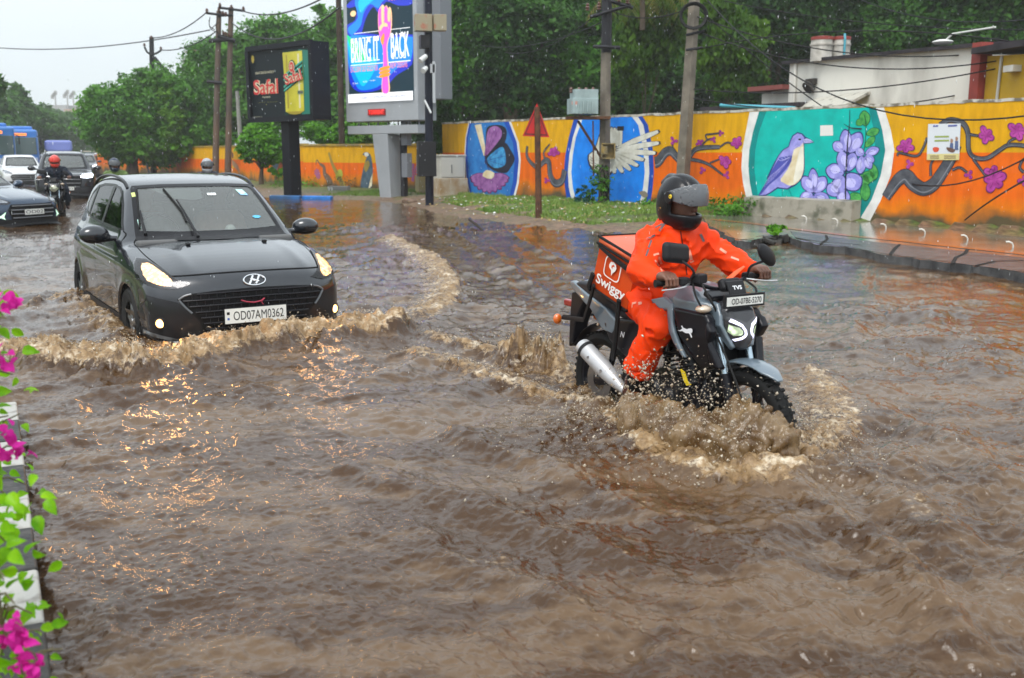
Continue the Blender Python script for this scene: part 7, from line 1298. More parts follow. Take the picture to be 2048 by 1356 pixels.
# ------------------------------------------------------------ delivery box
TL = bv(1205, 473, -.2); BLc = bv(1183, 574, -.2); TR = bv(1276, 517, -.2); BRc = bv(1254, 622, -.2)
ORB = mat('bag_orange', (.58, .060, .006), .55, spec=.2, var=.12, scale=4, bump=.25, bscale=7); BGK = mat('bag_black', (.012, .012, .013), .6)
bx = thing('delivery_box', 'orange insulated delivery box strapped behind the rider of the grey motorcycle', 'box', tuple(BM @ ((BLc + BRc) / 2 + Vector((0, .19, 0)))), math.atan2(BF[1], BF[0]))
O = (BLc + BRc) / 2 + Vector((0, .19, 0)); ex_ = ((TR - TL) + (BRc - BLc)) / 2; ez_ = ((TL - BLc) + (TR - BRc)) / 2; ew = Vector((0, .40, 0))
def bxp(u, v, d): return (BLc - O) + ex_ * u + ez_ * v + ew * d       # u 0..1 along, v 0..1 up, d 0..1 across
def bxmesh(a, b, mat_, nm, parent, bev=.012, bulge=0.0, n=9):
 mb = MB(); us = np.linspace(a[0], b[0], n); vs = np.linspace(a[1], b[1], n); ds = np.linspace(a[2], b[2], n)
 def side(f): mb.add([f(s, t) for s in np.linspace(0, 1, n) for t in np.linspace(0, 1, n)], [(i * n + j, i * n + j + 1, (i + 1) * n + j + 1, (i + 1) * n + j) for i in range(n - 1) for j in range(n - 1)])
 l = lambda q, i: a[i] + (b[i] - a[i]) * q; g = lambda s, t: bulge * math.sin(math.pi * s) * math.sin(math.pi * t)
 side(lambda s, t: bxp(l(s, 0), l(t, 1), a[2] - g(s, t))); side(lambda s, t: bxp(l(s, 0), l(t, 1), b[2] + g(s, t))); side(lambda s, t: bxp(a[0] - g(s, t), l(s, 1), l(t, 2))); side(lambda s, t: bxp(b[0] + g(s, t), l(s, 1), l(t, 2))); side(lambda s, t: bxp(l(s, 0), b[1] + g(s, t), l(t, 2))); side(lambda s, t: bxp(l(s, 0), a[1], l(t, 2)))
 o = mb.build(nm, mat_, parent, smooth=True); return o
bxmesh((0, 0, 0), (1, .86, 1), ORB, 'bag_body', bx, bulge=.02); bxmesh((-.02, .88, -.02), (1.02, 1.0, 1.02), mat('bag_lid', (.62, .10, .03), .35, bump=.2, bscale=6), 'lid', bx, bulge=.03)
pp = MB()
for v in (.87, .995, .02):
 P = [bxp(-.03, v, -.03), bxp(1.03, v, -.03), bxp(1.03, v, 1.03), bxp(-.03, v, 1.03)]; pp.ring([tuple(p) for p in P], .009, 6, closed=True)
pp.build('piping', BGK, bx, smooth=True)
fl = MB(); fl.add([bxp(.04, .86, -.055), bxp(1.0, .80, -.055), bxp(1.0, .70, -.06), bxp(.5, .74, -.065), bxp(.04, .82, -.06)], [(0, 1, 2, 3, 4)]); fl.build('zip_flap', BGK, bx)
sf = lambda u, v, d: bxp(u, v, -.045 - d); tx = MB(); text(tx, 'Swiggy', sf, .54, .24, .80, .24, .0, 0, .02)
c0_, r0 = (.50, .585), (.22, .20)
n = 24; ring_ = [];
def sq(t, k, q=5): c, s_ = math.cos(t), math.sin(t); f = (abs(c) ** q + abs(s_) ** q) ** (-1 / q); return (c0_[0] + c * f * r0[0] * k, c0_[1] + s_ * f * r0[1] * k)
ts = [2 * math.pi * i / 40 for i in range(40)]; A = [sf(*sq(t, 1), 0) for t in ts]; B = [sf(*sq(t, .90), 0) for t in ts]; tx.add(A + B, [(i, (i + 1) % 40, 40 + (i + 1) % 40, 40 + i) for i in range(40)])
tx.add([sf(c0_[0] + x, c0_[1] + y, 0) for x, y in [(0, .13), (.07, .11), (.10, .05), (.08, -.01), (.03, -.07), (0, -.13), (-.015, -.06), (-.03, -.03), (-.09, .0), (-.10, .05), (-.07, .11)]], [tuple(range(11))])
tx.add([sf(c0_[0] + x, c0_[1] + y, .002) for x, y in [(.02, .09), (.05, .06), (.0, .045), (.0, .0), (-.03, .02), (-.03, .06)]], [tuple(range(6))], 1); tx.build('lettering', [mat('print_white', (.80, .76, .72), .5), ORB], bx)
stp = MB()
for P in ([bv(1188, 570, -.22), bv(1180, 600, -.2), bv(1168, 640, -.17), Vector((-.33, -.12, .66))], [bv(1238, 600, -.235), bv(1234, 650, -.2), bv(1226, 720, -.16)], [bxp(.06, .3, -.06) + O, bxp(.0, .0, -.06) + O, bv(1180, 580, -.22)]): stp.ring([tuple(p - O) for p in P], .010, 6, flat=1.8)
stp.build('strap', BGK, bx, smooth=True)
# ------------------------------------------------------------ rider
RO = thing('person', 'delivery rider in an orange rain suit and black helmet on the grey motorcycle', 'person', (*BR0, -.2), math.atan2(BF[1], BF[0]))
RO2 = RO
ORS = mat('rain_suit', (.86, .048, .002), .5, bump=.3, bscale=15, spec=.15); SKIN = mat('rider_skin', (.14, .058, .034), .5, var=.12, scale=30)
def fold(P, k=1.0):
 x, y, z = P[:, 0], P[:, 1], P[:, 2]; a = fbm(x * 9, y * 9, z * 6, o=2); b_ = vn(x * 7 + a * 2.6 + z * 13, y * 9 - z * 11 + a * 1.8, z * 4); return k * (.013 * (1 - 2.4 * np.abs(b_)) + .005 * a)
rs_, ls_ = (.605, -.165, 1.225), (.61, .18, 1.23)
re_, le_ = (.705, -.30, 1.065), (.76, .315, 1.085)
rw_, lw_ = (.885, -.315, 1.045), (.90, .325, 1.05)
def jacket(P):
 d = smin(cap(P, (.48, 0, .90), (.565, 0, 1.16), .142, .132), cap(P, (.595, -.11, 1.20), (.60, .12, 1.205), .078), .09); d = smin(d, cap(P, (.56, -.05, .93), (.60, .05, 1.15), .115, .10), .08)
 for s_, e_, w_ in ((rs_, re_, rw_), (ls_, le_, lw_)): d = smin(d, cap(P, s_, e_, .074, .062), .055); d = smin(d, cap(P, e_, w_, .062, .048), .04)
 d = smin(d, cap(P, (.61, 0, 1.20), (.605, 0, 1.31), .080, .086), .05)
 d = d - fold(P, 1.0); d = smax(d, -cap(P, (.61, 0, 1.28), (.63, 0, 1.5), .078, .10), .01)
 for s_, e_, w_ in ((1, re_, rw_), (1, le_, lw_)):
  a = np.array(w_) - np.array(e_); a /= np.linalg.norm(a); c = np.array(w_) + a * .006; near = np.linalg.norm(P - np.array(w_), axis=1) < .14; d = np.where(near, smax(d, (P - c) @ a, .008), d)
 hem = smax(d, .815 - P[:, 2] - .0 * P[:, 0], .01); return hem
jk = sdf('jacket', jacket, (.22, -.46, .78), (1.0, .47, 1.42), .0105, ORS, RO)
def trousers(P):
 d = cap(P, (.46, -.07, .87), (.46, .07, .87), .12)
 for s_ in (-1, 1):
  hp_, kn, an = (.47, s_ * .10, .86), (.725, s_ * .19, .77), (.575, s_ * .205, .50); d = smin(d, cap(P, hp_, kn, .098, .078), .05); d = smin(d, cap(P, kn, an, .076, .082), .03); nr_ = np.linalg.norm(P - np.array(an), axis=1) < .2; a = np.array(an) - np.array(kn); a /= np.linalg.norm(a); dd = smax(d, (P - np.array(an) - a * .01) @ a, .008); d = np.where(nr_, dd, d)
 return d - fold(P[:, [2, 1, 0]], .9)
sdf('trousers', trousers, (.24, -.34, .38), (.93, .34, 1.03), .011, ORS, RO)
# boots and shins
for s_ in (-1, 1):
 sdf('trouser_lining', lambda P: cap(P, (.575, s_ * .205, .52), (.545, s_ * .20, .40), .062, .048), (.45, s_ * .2 - .12, .34), (.68, s_ * .2 + .12, .6), .012, mat('sock_black', (.01, .01, .01), .8), RO)
 def boot(P, s=s_): d = smin(cap(P, (.52, s * .20, .42), (.505, s * .20, .36), .047, .042), cap(P, (.50, s * .20, .345), (.66, s * .215, .318), .040, .032), .035); return smax(d, .285 - P[:, 2] + .02 * (P[:, 0] - .5), .006)
 sdf('shoe', boot, (.42, s_ * .2 - .1, .27), (.74, s_ * .2 + .1, .48), .009, mat('shoe_brown', (.06, .018, .012), .35, coat=.3, bump=.3, bscale=30), RO)
# hands: palm, five fingers wrapped round the grip
def hand(s_):
 g0 = np.array([.944, s_ * .325, 1.035]); w_ = np.array(rw_ if s_ < 0 else lw_)
 def f(P):
  kn = g0 + np.array([.022, 0, .034]); d = smin(cap(P, w_ + np.array([-.02, 0, 0]), w_ + (kn - w_) * .35, .029, .028), cap(P, kn + np.array([-.035, -.022, .0]), kn + np.array([-.035, .022, .0]), .026), .025); d = smin(d, cap(P, kn + np.array([-.006, -.030, .002]), kn + np.array([-.006, .030, .002]), .018), .018)
  for i, (L1, rr_) in enumerate(((.030, .0088), (.034, .0093), (.036, .0096), (.033, .0092))):
   y = s_ * (.033 - .022 * i); a = kn + np.array([.002, y, .004]); b = a + np.array([L1 * .75, 0, -.014]); c = b + np.array([.004, 0, -.030]); e = c + np.array([-.024, 0, -.012]); d = smin(d, cap(P, a, b, rr_ * 1.12, rr_), .007); d = smin(d, cap(P, b, c, rr_, rr_ * .93), .004); d = smin(d, cap(P, c, e, rr_ * .93, rr_ * .85), .004)
  t0 = g0 + np.array([-.02, -s_ * .030, .018]); t1 = g0 + np.array([.004, -s_ * .046, -.006]); t2 = g0 + np.array([.018, -s_ * .042, -.026]); d = smin(d, cap(P, t0, t1, .0125, .0105), .010); return smin(d, cap(P, t1, t2, .0105, .0085), .004)
 return sdf('hand', f, g0 + np.array([-.12, -.09, -.075]), g0 + np.array([.10, .09, .075]), .0052, SKIN, RO)
hand(-1); hand(1)
# head inside the helmet
HC = np.array([.655, 0, 1.435]); HR = rotm(0, R(6), R(4))
def headf(P):
 q = (P - HC) @ HR; d = smin(ell(q, (0, 0, .0), (.098, .076, .112)), ell(q, (.03, 0, -.055), (.062, .052, .06)), .03); d = smin(d, cap(q, (-.02, 0, -.08), (-.05, 0, -.20), .055), .03); d = smin(d, cap(q, (.098, 0, .005), (.114, 0, -.03), .010, .015), .012)
 for s_ in (-1, 1): d = smax(d, -ell(q, (.102, s_ * .032, .006), (.020, .017, .011)), .008); d = smin(d, ell(q, (.088, s_ * .032, .005), (.012, .013, .010)), .003); d = smin(d, cap(q, (.098, s_ * .014, .024), (.088, s_ * .05, .024), .006), .008)
 d = smin(d, cap(q, (.098, -.018, -.058), (.098, .018, -.058), .0065), .005); return d
sdf('head', headf, HC - .24, HC + .15, .0075, SKIN, RO)
HB = mat('helmet_black', (.008, .008, .010), .32, coat=.25, bump=.15, bscale=120)
def helm(P):
 q = (P - HC) @ HR; out_ = smin(ell(q, (-.005, 0, .014), (.140, .116, .138)), ell(q, (.050, 0, -.088), (.088, .080, .070)), .06); out_ = smin(out_, ell(q, (-.03, 0, -.06), (.104, .098, .10)), .05)
 out_ = smin(out_, cap(q, (-.10, 0, .115), (-.155, 0, .085), .022, .012), .05); out_ = out_ + .004 * np.exp(-((np.abs(q[:, 1]) - .045) / .008) ** 2) * (q[:, 2] > .04)
 inn = ell(q, (.005, 0, -.02), (.116, .092, .125)); d = smax(out_, -inn, .006); d = smax(d, -(q[:, 2] + .150), .01)
 op = smax(smax(np.abs(q[:, 2] + .018) - .040, .030 - q[:, 0], .01), np.abs(q[:, 1]) - .2, .01); return smax(d, -op, .012)
ho = sdf('helmet', helm, HC - .2, HC + .2, .0078, HB, RO)
def visor(P):
 q = (P - HC) @ HR; a = R(-7); qx = q[:, 0] * math.cos(a) - (q[:, 2] - .02) * math.sin(a); qz = q[:, 0] * math.sin(a) + (q[:, 2] - .02) * math.cos(a); qq = np.stack([qx, q[:, 1], qz], 1)
 d = np.abs(ell(qq, (.0, 0, .0), (.163, .127, .180))) - .0032; return smax(smax(d, np.abs(qz - .016) - .060 * np.clip(.22 + qx * 5.6, .15, 1), .004), .0 - qx, .004)
vm = glassmat('visor_wet', (.32, .34, .36), .12, 1.6); vt = vm.node_tree
df = N(vt, 'ShaderNodeBsdfDiffuse'); df.inputs[0].default_value = (.42, .44, .47, 1); ms = N(vt, 'ShaderNodeMixShader'); ms.inputs[0].default_value = .26; outn = [n_ for n_ in vt.nodes if n_.type == 'OUTPUT_MATERIAL'][0]; prev = outn.inputs[0].links[0].from_socket
vt.links.new(prev, ms.inputs[1]); vt.links.new(df.outputs[0], ms.inputs[2]); vt.links.new(ms.outputs[0], outn.inputs[0])
sdf('visor', visor, HC - .22, HC + .24, .0048, vm, ho, newton=1)
for s_ in (-1, 1):
 m = MB(); c = HC + HR @ np.array([.035, s_ * .126, .03]); m.lathe([(0, .012), (.030, .010), (.034, 0)], c, (0, s_, 0), 20); po_ = m.build('pivot_cap', BLACKP, ho, smooth=True); m = MB(); m.lathe([(.004, .0145), (.011, .0135), (.012, .010)], c + HR @ np.array([.022, 0, .008]), (0, s_, 0), 16); m.build('badge', mat('badge_yellow', (.75, .55, .03), .4), po_, smooth=True)
# reflective dashes, zip, sleeve lettering: laid on the jacket
jb = BVHTree.FromPolygons([v.co for v in jk.data.vertices], [tuple(p.vertices) for p in jk.data.polygons])
tb = None
def onj(px, py, off=.004):
 d = (_R @ Vector(ray(px, py))).normalized(); h = jb.ray_cast(_o, d)
 if h[0] is None: return None
 return h[0] - d * off
def jline(pts, wd, mb, mi=0):
 q = []
 for i in range(len(pts) - 1):
  for k in range(6): q.append(np.array(pts[i]) + (np.array(pts[i + 1]) - np.array(pts[i])) * k / 6)
 q.append(np.array(pts[-1])); A = []; n = len(q)
 for i, p in enumerate(q):
  t = q[min(i + 1, n - 1)] - q[max(i - 1, 0)]; t = t / np.linalg.norm(t); nn = np.array([-t[1], t[0]]); a = onj(*(p + nn * wd / 2)); b = onj(*(p - nn * wd / 2))
  if a is None or b is None: return
  A += [a, b]
 mb.add(A, [(2 * i, 2 * i + 1, 2 * i + 3, 2 * i + 2) for i in range(n - 1)], mi)
REF = mat('reflective_grey', (.13, .085, .085), .5)
for L_, w_ in (([(1318, 462), (1331, 444)], 5), ([(1293, 478), (1310, 470)], 4), ([(1297, 495), (1303, 480)], 4), ([(1292, 512), (1297, 498)], 4), ([(1401, 468), (1408, 483)], 5), ([(1310, 455), (1325, 447)], 3)):
 rm = MB(); jline(L_, w_, rm); (rm.build('reflective_strip', REF, jk) if rm.V else None)
zp = MB(); jline([(1361, 462), (1364, 480), (1367, 500), (1371, 525), (1374, 550)], 2.2, zp); (zp.build('zip', mat('zip_dark', (.05, .01, .01), .5), jk) if zp.V else None)
lt_ = MB()
for L_, w_ in (([(1307, 510), (1318, 507)], 4), ([(1318, 514), (1323, 528)], 4), ([(1310, 520), (1318, 532)], 3), ([(1320, 535), (1326, 545)], 3), ([(1440, 497), (1453, 506)], 5), ([(1462, 514), (1478, 520)], 4), ([(1378, 500), (1383, 520)], 6), ([(1380, 525), (1388, 522)], 3)): jline(L_, w_, lt_)
lt_.build('sleeve_print', mat('print_faded', (.82, .30, .20), .5), jk)
lg = MB()
tro = [o for o in RO.children if o.name.startswith('trousers')][0]; tbv = BVHTree.FromPolygons([v.co for v in tro.data.vertices], [tuple(p.vertices) for p in tro.data.polygons])
def ontr(px, py): d = (_R @ Vector(ray(px, py))).normalized(); h = tbv.ray_cast(_o, d); return None if h[0] is None else h[0] - d * .006
for q in ([(1264, 605), (1273, 603), (1272, 607), (1265, 609), (1265, 615), (1263, 615)], [(1276, 604), (1283, 603), (1284, 608), (1277, 610)]):
 v = [ontr(*p) for p in q]
 if all(x is not None for x in v): lg.add(v, [tuple(range(len(v)))])
if lg.V: lg.build('leg_print', mat('print_faded', (0, 0, 0)), tro)
# ------------------------------------------------------------ the rest of the traffic
def simple_car(kind, label, nose_px, z, back, mpaint, prof, L_, hw, wz, arches, WS, SG, HL, GRL, ra=.34, plate_z=.42, rails=False, lit=None, zoff=-.2, bulge=.2, belt=.98, h=.035, extra=None, glass=None, ptxt=None, wsb=.12, group='cars in the flooded traffic', pos=None):
 c = Car(prof, L_, hw, wz, arches, ra=ra, bulge=bulge, belt=belt, wsb=wsb); c.mesh(h); p = W(*nose_px, z) if pos is None else pos; back = np.array(back, float); back /= np.linalg.norm(back); sd = np.array([back[1], -back[0]]); rz = math.atan2(sd[1], sd[0]); o = thing(kind, label, 'car', (*p, zoff), rz, group)
 V, Q = c.V, c.Q; Qc = cutbody(V, Q, [('front', shrink(WS, .03)), ('right', shrink(SG, .03)), ('left', shrink(SG, .03))]); body = fastmesh('body', V, Qc, [mpaint, BLACKP, mat('car_underbody', (0, 0, 0))], o); C = V[Qc].mean(1); mi = np.zeros(len(Qc), int); mi[C[:, 2] < .36] = 1
 for ya, za in arches: mi[(np.hypot(C[:, 1] - ya, C[:, 2] - za) < ra + .02) & (np.abs(C[:, 0]) < hw - .03)] = 2
 body.data.polygons.foreach_set('material_index', mi[:len(body.data.polygons)].astype(np.int32)); g = glass or GLASS
 w_ = patch(c, WS, 'windscreen', [g], o, off=-.001, step=.08); patch(c, WS, 'windscreen_frit', SEALB, w_, off=.004, step=.05, hole=shrink(WS, .05))
 for s_ in ('right', 'left'): q = patch(c, SG, 'side_window', [GLASSD], o, s_, off=-.001, step=.08); patch(c, SG, 'window_seal', SEALB, q, s_, off=.004, step=.05, hole=shrink(SG, .035))
 for s_ in (1, -1):
  P = HL if s_ > 0 else mir(HL); hh_ = patch(c, P, 'headlight', mat('lamp_housing', (0, 0, 0)), o, off=.004, step=.05); Pl = shrink(P, .03)
  if lit and (lit[1] == 0 or lit[1] == s_): patch(c, Pl, 'reflector', lit[0], hh_, off=.008, step=.04)
  else: patch(c, Pl, 'reflector', mat('reflector_dim', (.35, .36, .38), .15, metal=.9), hh_, off=.008, step=.04)
 gq = patch(c, GRL, 'grille', mat('grille_black', (0, 0, 0)), o, off=.006, step=.05); gb = MB(); zs = [q[1] for q in GRL]
 for z_ in np.linspace(min(zs) + .03, max(zs) - .03, 4):
  xs = [x for x in np.linspace(-.7, .7, 41) if inside(shrink(GRL, .015), [(x, z_)])[0]]
  if len(xs) > 2: gb.ring([(x, c.bvh.ray_cast(Vector((x, -1, z_)), Vector((0, 1, 0)))[0].y - .012, z_) for x in xs], .010, 5)
 gb.build('grille_bar', mat('trim_dull', (.25, .25, .26), .3, metal=.8), gq, smooth=True)
 for s_ in (-1, 1):
  cc = np.array([s_ * (hw + .10), arches[0][0] + .62, belt + .04]); sdf('door_mirror', lambda P: smin(smax(ell(P, cc, (.12, .085, .085)), P[:, 1] - (cc[1] + .05), .02), cap(P, (s_ * (hw - .08), cc[1], cc[2] - .03), (s_ * (hw + .02), cc[1], cc[2] - .03), .03), .03), cc - .22, cc + .22, .03, mpaint, o)
  for ya, za in arches: wheel_obj(o, s_ * (hw - .10), ya, .31, r=ra - .04, side=s_, rimr=ra - .13)
  if rails: m = MB(); m.ring([(s_ * .58, y, c.bvh.ray_cast(Vector((s_ * .58, y, 4)), Vector((0, 0, -1)))[0].z + .05) for y in np.linspace(2.0, L_ - .9, 10)], .022, 6); m.build('roof_rail', SILV, o, smooth=True)
 cb = MB(); cb.box((0, arches[0][0] + .55, .92), (hw * 1.6, .5, .1)); cb.build('dashboard', INNER, o, bevel=.03)
 for x in (-.36, .36): s0 = MB(); s0.box((x, 2.4, .85), (.48, .14, .75), rx=R(-12)); s0.box((x, 2.46, 1.28), (.25, .09, .16)); s0.box((x, 2.1, .55), (.48, .5, .15)); s0.build('seat', CLITE, o, bevel=.04)
 if ptxt is not None: y = c.bvh.ray_cast(Vector((0, -1, plate_z)), Vector((0, 1, 0)))[0].y; plate(o, (0, y - .02, plate_z), .48, .11, ptxt)
 return o, c
SUVP = [(.12, .24), (.02, .32), (0, .55), (.02, .85), (.10, .95), (.5, 1.03), (.95, 1.08), (1.12, 1.12), (1.45, 1.36), (1.85, 1.60), (2.05, 1.66), (2.6, 1.70), (3.4, 1.69), (4.1, 1.60), (4.35, 1.3), (4.48, 1.05), (4.5, .6), (4.42, .26), (4.0, .22)]
SUVW = [(.2, .96), (.4, 1.0), (.8, 1.0), (1.0, .965), (1.12, .90), (1.4, .80), (1.62, .72), (1.72, .66)]
SWS = [(-.70, 1.12), (0, 1.10), (.70, 1.12), (.64, 1.40), (.585, 1.585), (0, 1.61), (-.585, 1.585), (-.64, 1.40)]; SSG = [(1.55, 1.18), (2.1, 1.53), (2.6, 1.58), (3.7, 1.56), (4.0, 1.42), (4.0, 1.22), (2.5, 1.16)]
SHL = [(.42, .90), (.50, .97), (.72, 1.0), (.86, 1.0), (.88, .93), (.84, .82), (.62, .80), (.45, .82)]; SGR = [(-.44, .94), (.44, .94), (.50, .80), (.46, .52), (-.46, .52), (-.50, .80)]
BLKP = mat('car_paint_black', (.010, .011, .016), .22, coat=1.0); BLUP = mat('car_paint_navy', (.012, .035, .075), .22, metal=.4, coat=1.0); WHP = mat('car_paint_white', (.62, .63, .64), .3, coat=.8); REDP = mat('car_paint_red', (.35, .04, .03), .3, coat=.8)
HW2 = litmat('headlamp_white', (.8, .8, .8), (.82, .86, 1), 7.0)
simple_car('sport_utility_car', 'black sport utility car with one bright headlight behind the red helmeted rider', None, 0, (-.40, .915), BLKP, SUVP, 4.5, .93, SUVW, [(.90, .33), (3.55, .33)], SWS, SSG, SHL, SGR, ra=.37, plate_z=.50, rails=True, lit=(HW2, 1), belt=1.10, ptxt='OD02', pos=W(134, 398, 0), zoff=-.16)
# near dark blue car cut by the left edge
HBP = [(.10, .19), (.02, .28), (0, .45), (.0, .58), (.04, .70), (.14, .78), (.45, .87), (.85, .95), (1.15, 1.0), (1.45, 1.18), (1.85, 1.40), (2.1, 1.47), (2.6, 1.50), (3.2, 1.47), (3.7, 1.25), (3.9, 1.0), (3.99, .7), (3.98, .4), (3.9, .22)]
BWS = [(-.66, 1.01), (0, .995), (.66, 1.01), (.62, 1.2), (.555, 1.385), (0, 1.405), (-.555, 1.385), (-.62, 1.2)]; BSG = [(1.55, 1.06), (1.95, 1.33), (2.3, 1.40), (3.0, 1.39), (3.45, 1.25), (3.4, 1.12), (2.4, 1.06)]
BHL = [(.47, .70), (.55, .76), (.70, .83), (.79, .86), (.83, .80), (.82, .72), (.70, .67), (.55, .66)]; BGR = [(-.50, .66), (.50, .66), (.58, .56), (.50, .36), (-.50, .36), (-.58, .56)]
bo_, bc_ = simple_car('hatchback_car', 'navy blue car cut off by the left frame edge, nose pointing into the lane', None, 0, (-.92, .39), BLUP, HBP, 4.0, .87, wz, [(.86, .30), (3.38, .30)], BWS, BSG, BHL, BGR, plate_z=.50, ptxt='OD02', pos=W(70, 452, 0), h=.025, bulge=.22)
for s_ in (-1, 1):
 P = [(s_ * x, z) for x, z in ((.62, .52), (.66, .42), (.63, .36), (.70, .40), (.78, .40), (.70, .45))]; patch(bc_, P if s_ > 0 else P[::-1], 'daytime_lamp', mat('lamp_mint', (.5, .7, .5), .3, emit=(.6, .9, .7), estr=.8), bo_, off=.008, step=.04)
for lab, pos, bk, pt_, lit, zo in (('white car half hidden behind the black sport utility car', W(52, 374, 0), (-.5, .86), WHP, None, -.1), ('white car at the left frame edge in front of the blue buses', W(-50, 385, 0), (-.75, .65), WHP, None, -.1), ('small dark car with a lit headlight right of the black sport utility car', W(168, 352, 0), (-.35, .93), BLKP, (HW2, 1), -.1), ('white car roof showing behind the black sport utility car', W(100, 347, 0), (-.4, .9), WHP, None, -.1), ('reddish car parked under the big road tree', W(262, 341, 0), (-.9, .45), REDP, None, -.05), ('pale car parked under the big road tree left of the reddish one', W(236, 331, 0), (-.9, .45), WHP, None, -.05), ('dark distant car at the far end of the street', W(176, 333, 0), (-.35, .93), BLKP, None, -.05)):
 simple_car('distant_car', lab, None, 0, bk, pt_, HBP, 4.0, .87, wz, [(.86, .30), (3.38, .30)], BWS, BSG, BHL, BGR, plate_z=.50, pos=pos, lit=lit, h=.05, zoff=zo)
# blue tarpaulin van roof behind
def boxy(name, label, cat, pos, back, parts, grp=None):
 back = np.array(back, float); back /= np.linalg.norm(back); sd = np.array([back[1], -back[0]]); o = thing(name, label, cat, (*pos, 0), math.atan2(sd[1], sd[0]), grp)
 for nm, bxs, m_, bv_ in parts: mb = MB(); [mb.box(*b) for b in bxs]; mb.build(nm, m_, o, bevel=bv_)
 return o
LIL = mat('van_blue', (.16, .20, .50), .4); DKG = mat('dark_glass', (.03, .045, .05), .08)
o = boxy('van', 'pale blue topped van behind the black sport utility car', 'van', W(121, 345, 0), (-.4, .92), [('body', [((0, 2.1, .95), (1.7, 4.0, 1.3))], WHP, .12), ('cargo_cover', [((0, 2.3, 2.0), (1.95, 3.2, .85))], LIL, .2), ('windscreen', [((0, .085, 1.25), (1.4, .03, .5))], DKG, .01)])
for x in (-.75, .75): wheel_obj(o, x, .8, .3, side=1 if x > 0 else -1); wheel_obj(o, x, 3.3, .3, side=1 if x > 0 else -1)
# buses
BB = mat('bus_blue', (.015, .16, .52), .35, coat=.5, var=.08, scale=1); BW_ = mat('bus_white', (.42, .50, .66), .35, coat=.4); BG_ = mat('bus_glass', (.06, .10, .10), .06, coat=.5); LEDO = mat('sign_orange', (1, .3, .05), .4, emit=(1, .22, .05), estr=1.1); MAR = mat('bus_maroon', (.16, .03, .08), .4)
def bus(label, pos, back):
 o = boxy('bus', label, 'bus', pos, back, [('body', [((0, 5.2, 1.68), (2.5, 10.4, 2.75))], BB, .16), ('roof_unit', [((0, 3.0, 3.14), (1.9, 4.2, .32))], BB, .12), ('lower_panel', [((0, -.02, .78), (2.30, .05, .75))], BW_, .02), ('grille', [((0, -.055, .62), (1.2, .03, .30))], MAR, .01), ('windscreen', [((0, -.02, 1.95), (2.25, .06, 1.15))], BG_, .04), ('destination_sign', [((x, -.06, 2.72), (w_, .03, .17)) for x, w_ in ((-.2, 1.5),)], LEDO, .0), ('bumper', [((0, -.04, .30), (2.45, .14, .28))], BLACKP, .03), ('door', [((-1.262, 1.0, 1.4), (.02, .95, 2.0))], BG_, .0)], 'blue city buses')
 for k in range(6):
  for s_ in (-1, 1): mb = MB(); mb.box((s_ * 1.262, 2.35 + k * 1.38, 2.0), (.02, 1.26, .95)); mb.build('window', BG_, o, bevel=.008)
 for s_ in (-1, 1):
  mb = MB(); mb.ring([(s_ * 1.2, -.05, 2.6), (s_ * 1.42, -.30, 2.5), (s_ * 1.42, -.30, 2.0)], [.03, .03, .06], 8); mb.build('mirror', BLACKP, o, smooth=True); mb = MB(); mb.box((s_ * .95, -.05, .62), (.34, .05, .2)); mb.build('headlight', mat('reflector_dim', (0, 0, 0)), o, bevel=.02)
  for y in (2.3, 8.0): wheel_obj(o, s_ * 1.08, y, .42, r=.48, wdt=.28, side=s_, rimr=.28)
 mb = MB(); text(mb, 'MASTER CANTEEN', lambda u, v, d: Vector((u, -.078 - d, v)), -.2, 2.72, 1.35, .12, 0); mb.build('destination_text', mat('sign_dark', (.1, .02, .01), .5), o); return o
bus('blue bus with an orange lit destination sign behind the white car', atY(42, 350, 70)[:2], (-.42, .91)); bus('blue bus cut off by the left frame edge', atY(-8, 352, 62)[:2], (-.55, .84))
# auto rickshaw
o = boxy('auto_rickshaw', 'tiny dark three wheeled auto rickshaw in the distance', 'rickshaw', W(178, 330, 0), (-.3, .95), [('body', [((0, 1.4, .75), (1.25, 2.3, .75))], mat('auto_black', (.02, .03, .02), .4), .12), ('canopy', [((0, 1.35, 1.62), (1.2, 2.1, .12))], mat('auto_canopy', (.45, .40, .30), .5), .05), ('windscreen', [((0, .33, 1.36), (1.1, .03, .44))], BG_, .01), ('pillars', [((x, y, 1.35), (.05, .05, .55)) for x in (-.55, .55) for y in (.4, 2.3)], BLACKP, 0), ('nose', [((0, .1, .6), (.6, .5, .5))], mat('auto_yellow', (.5, .4, .05), .4), .15)])
wheel_obj(o, 0, .05, .2, r=.2, wdt=.1, rimr=.1); wheel_obj(o, -.55, 2.1, .2, r=.2, wdt=.1, rimr=.1); wheel_obj(o, .55, 2.1, .2, r=.2, wdt=.1, rimr=.1, side=1)
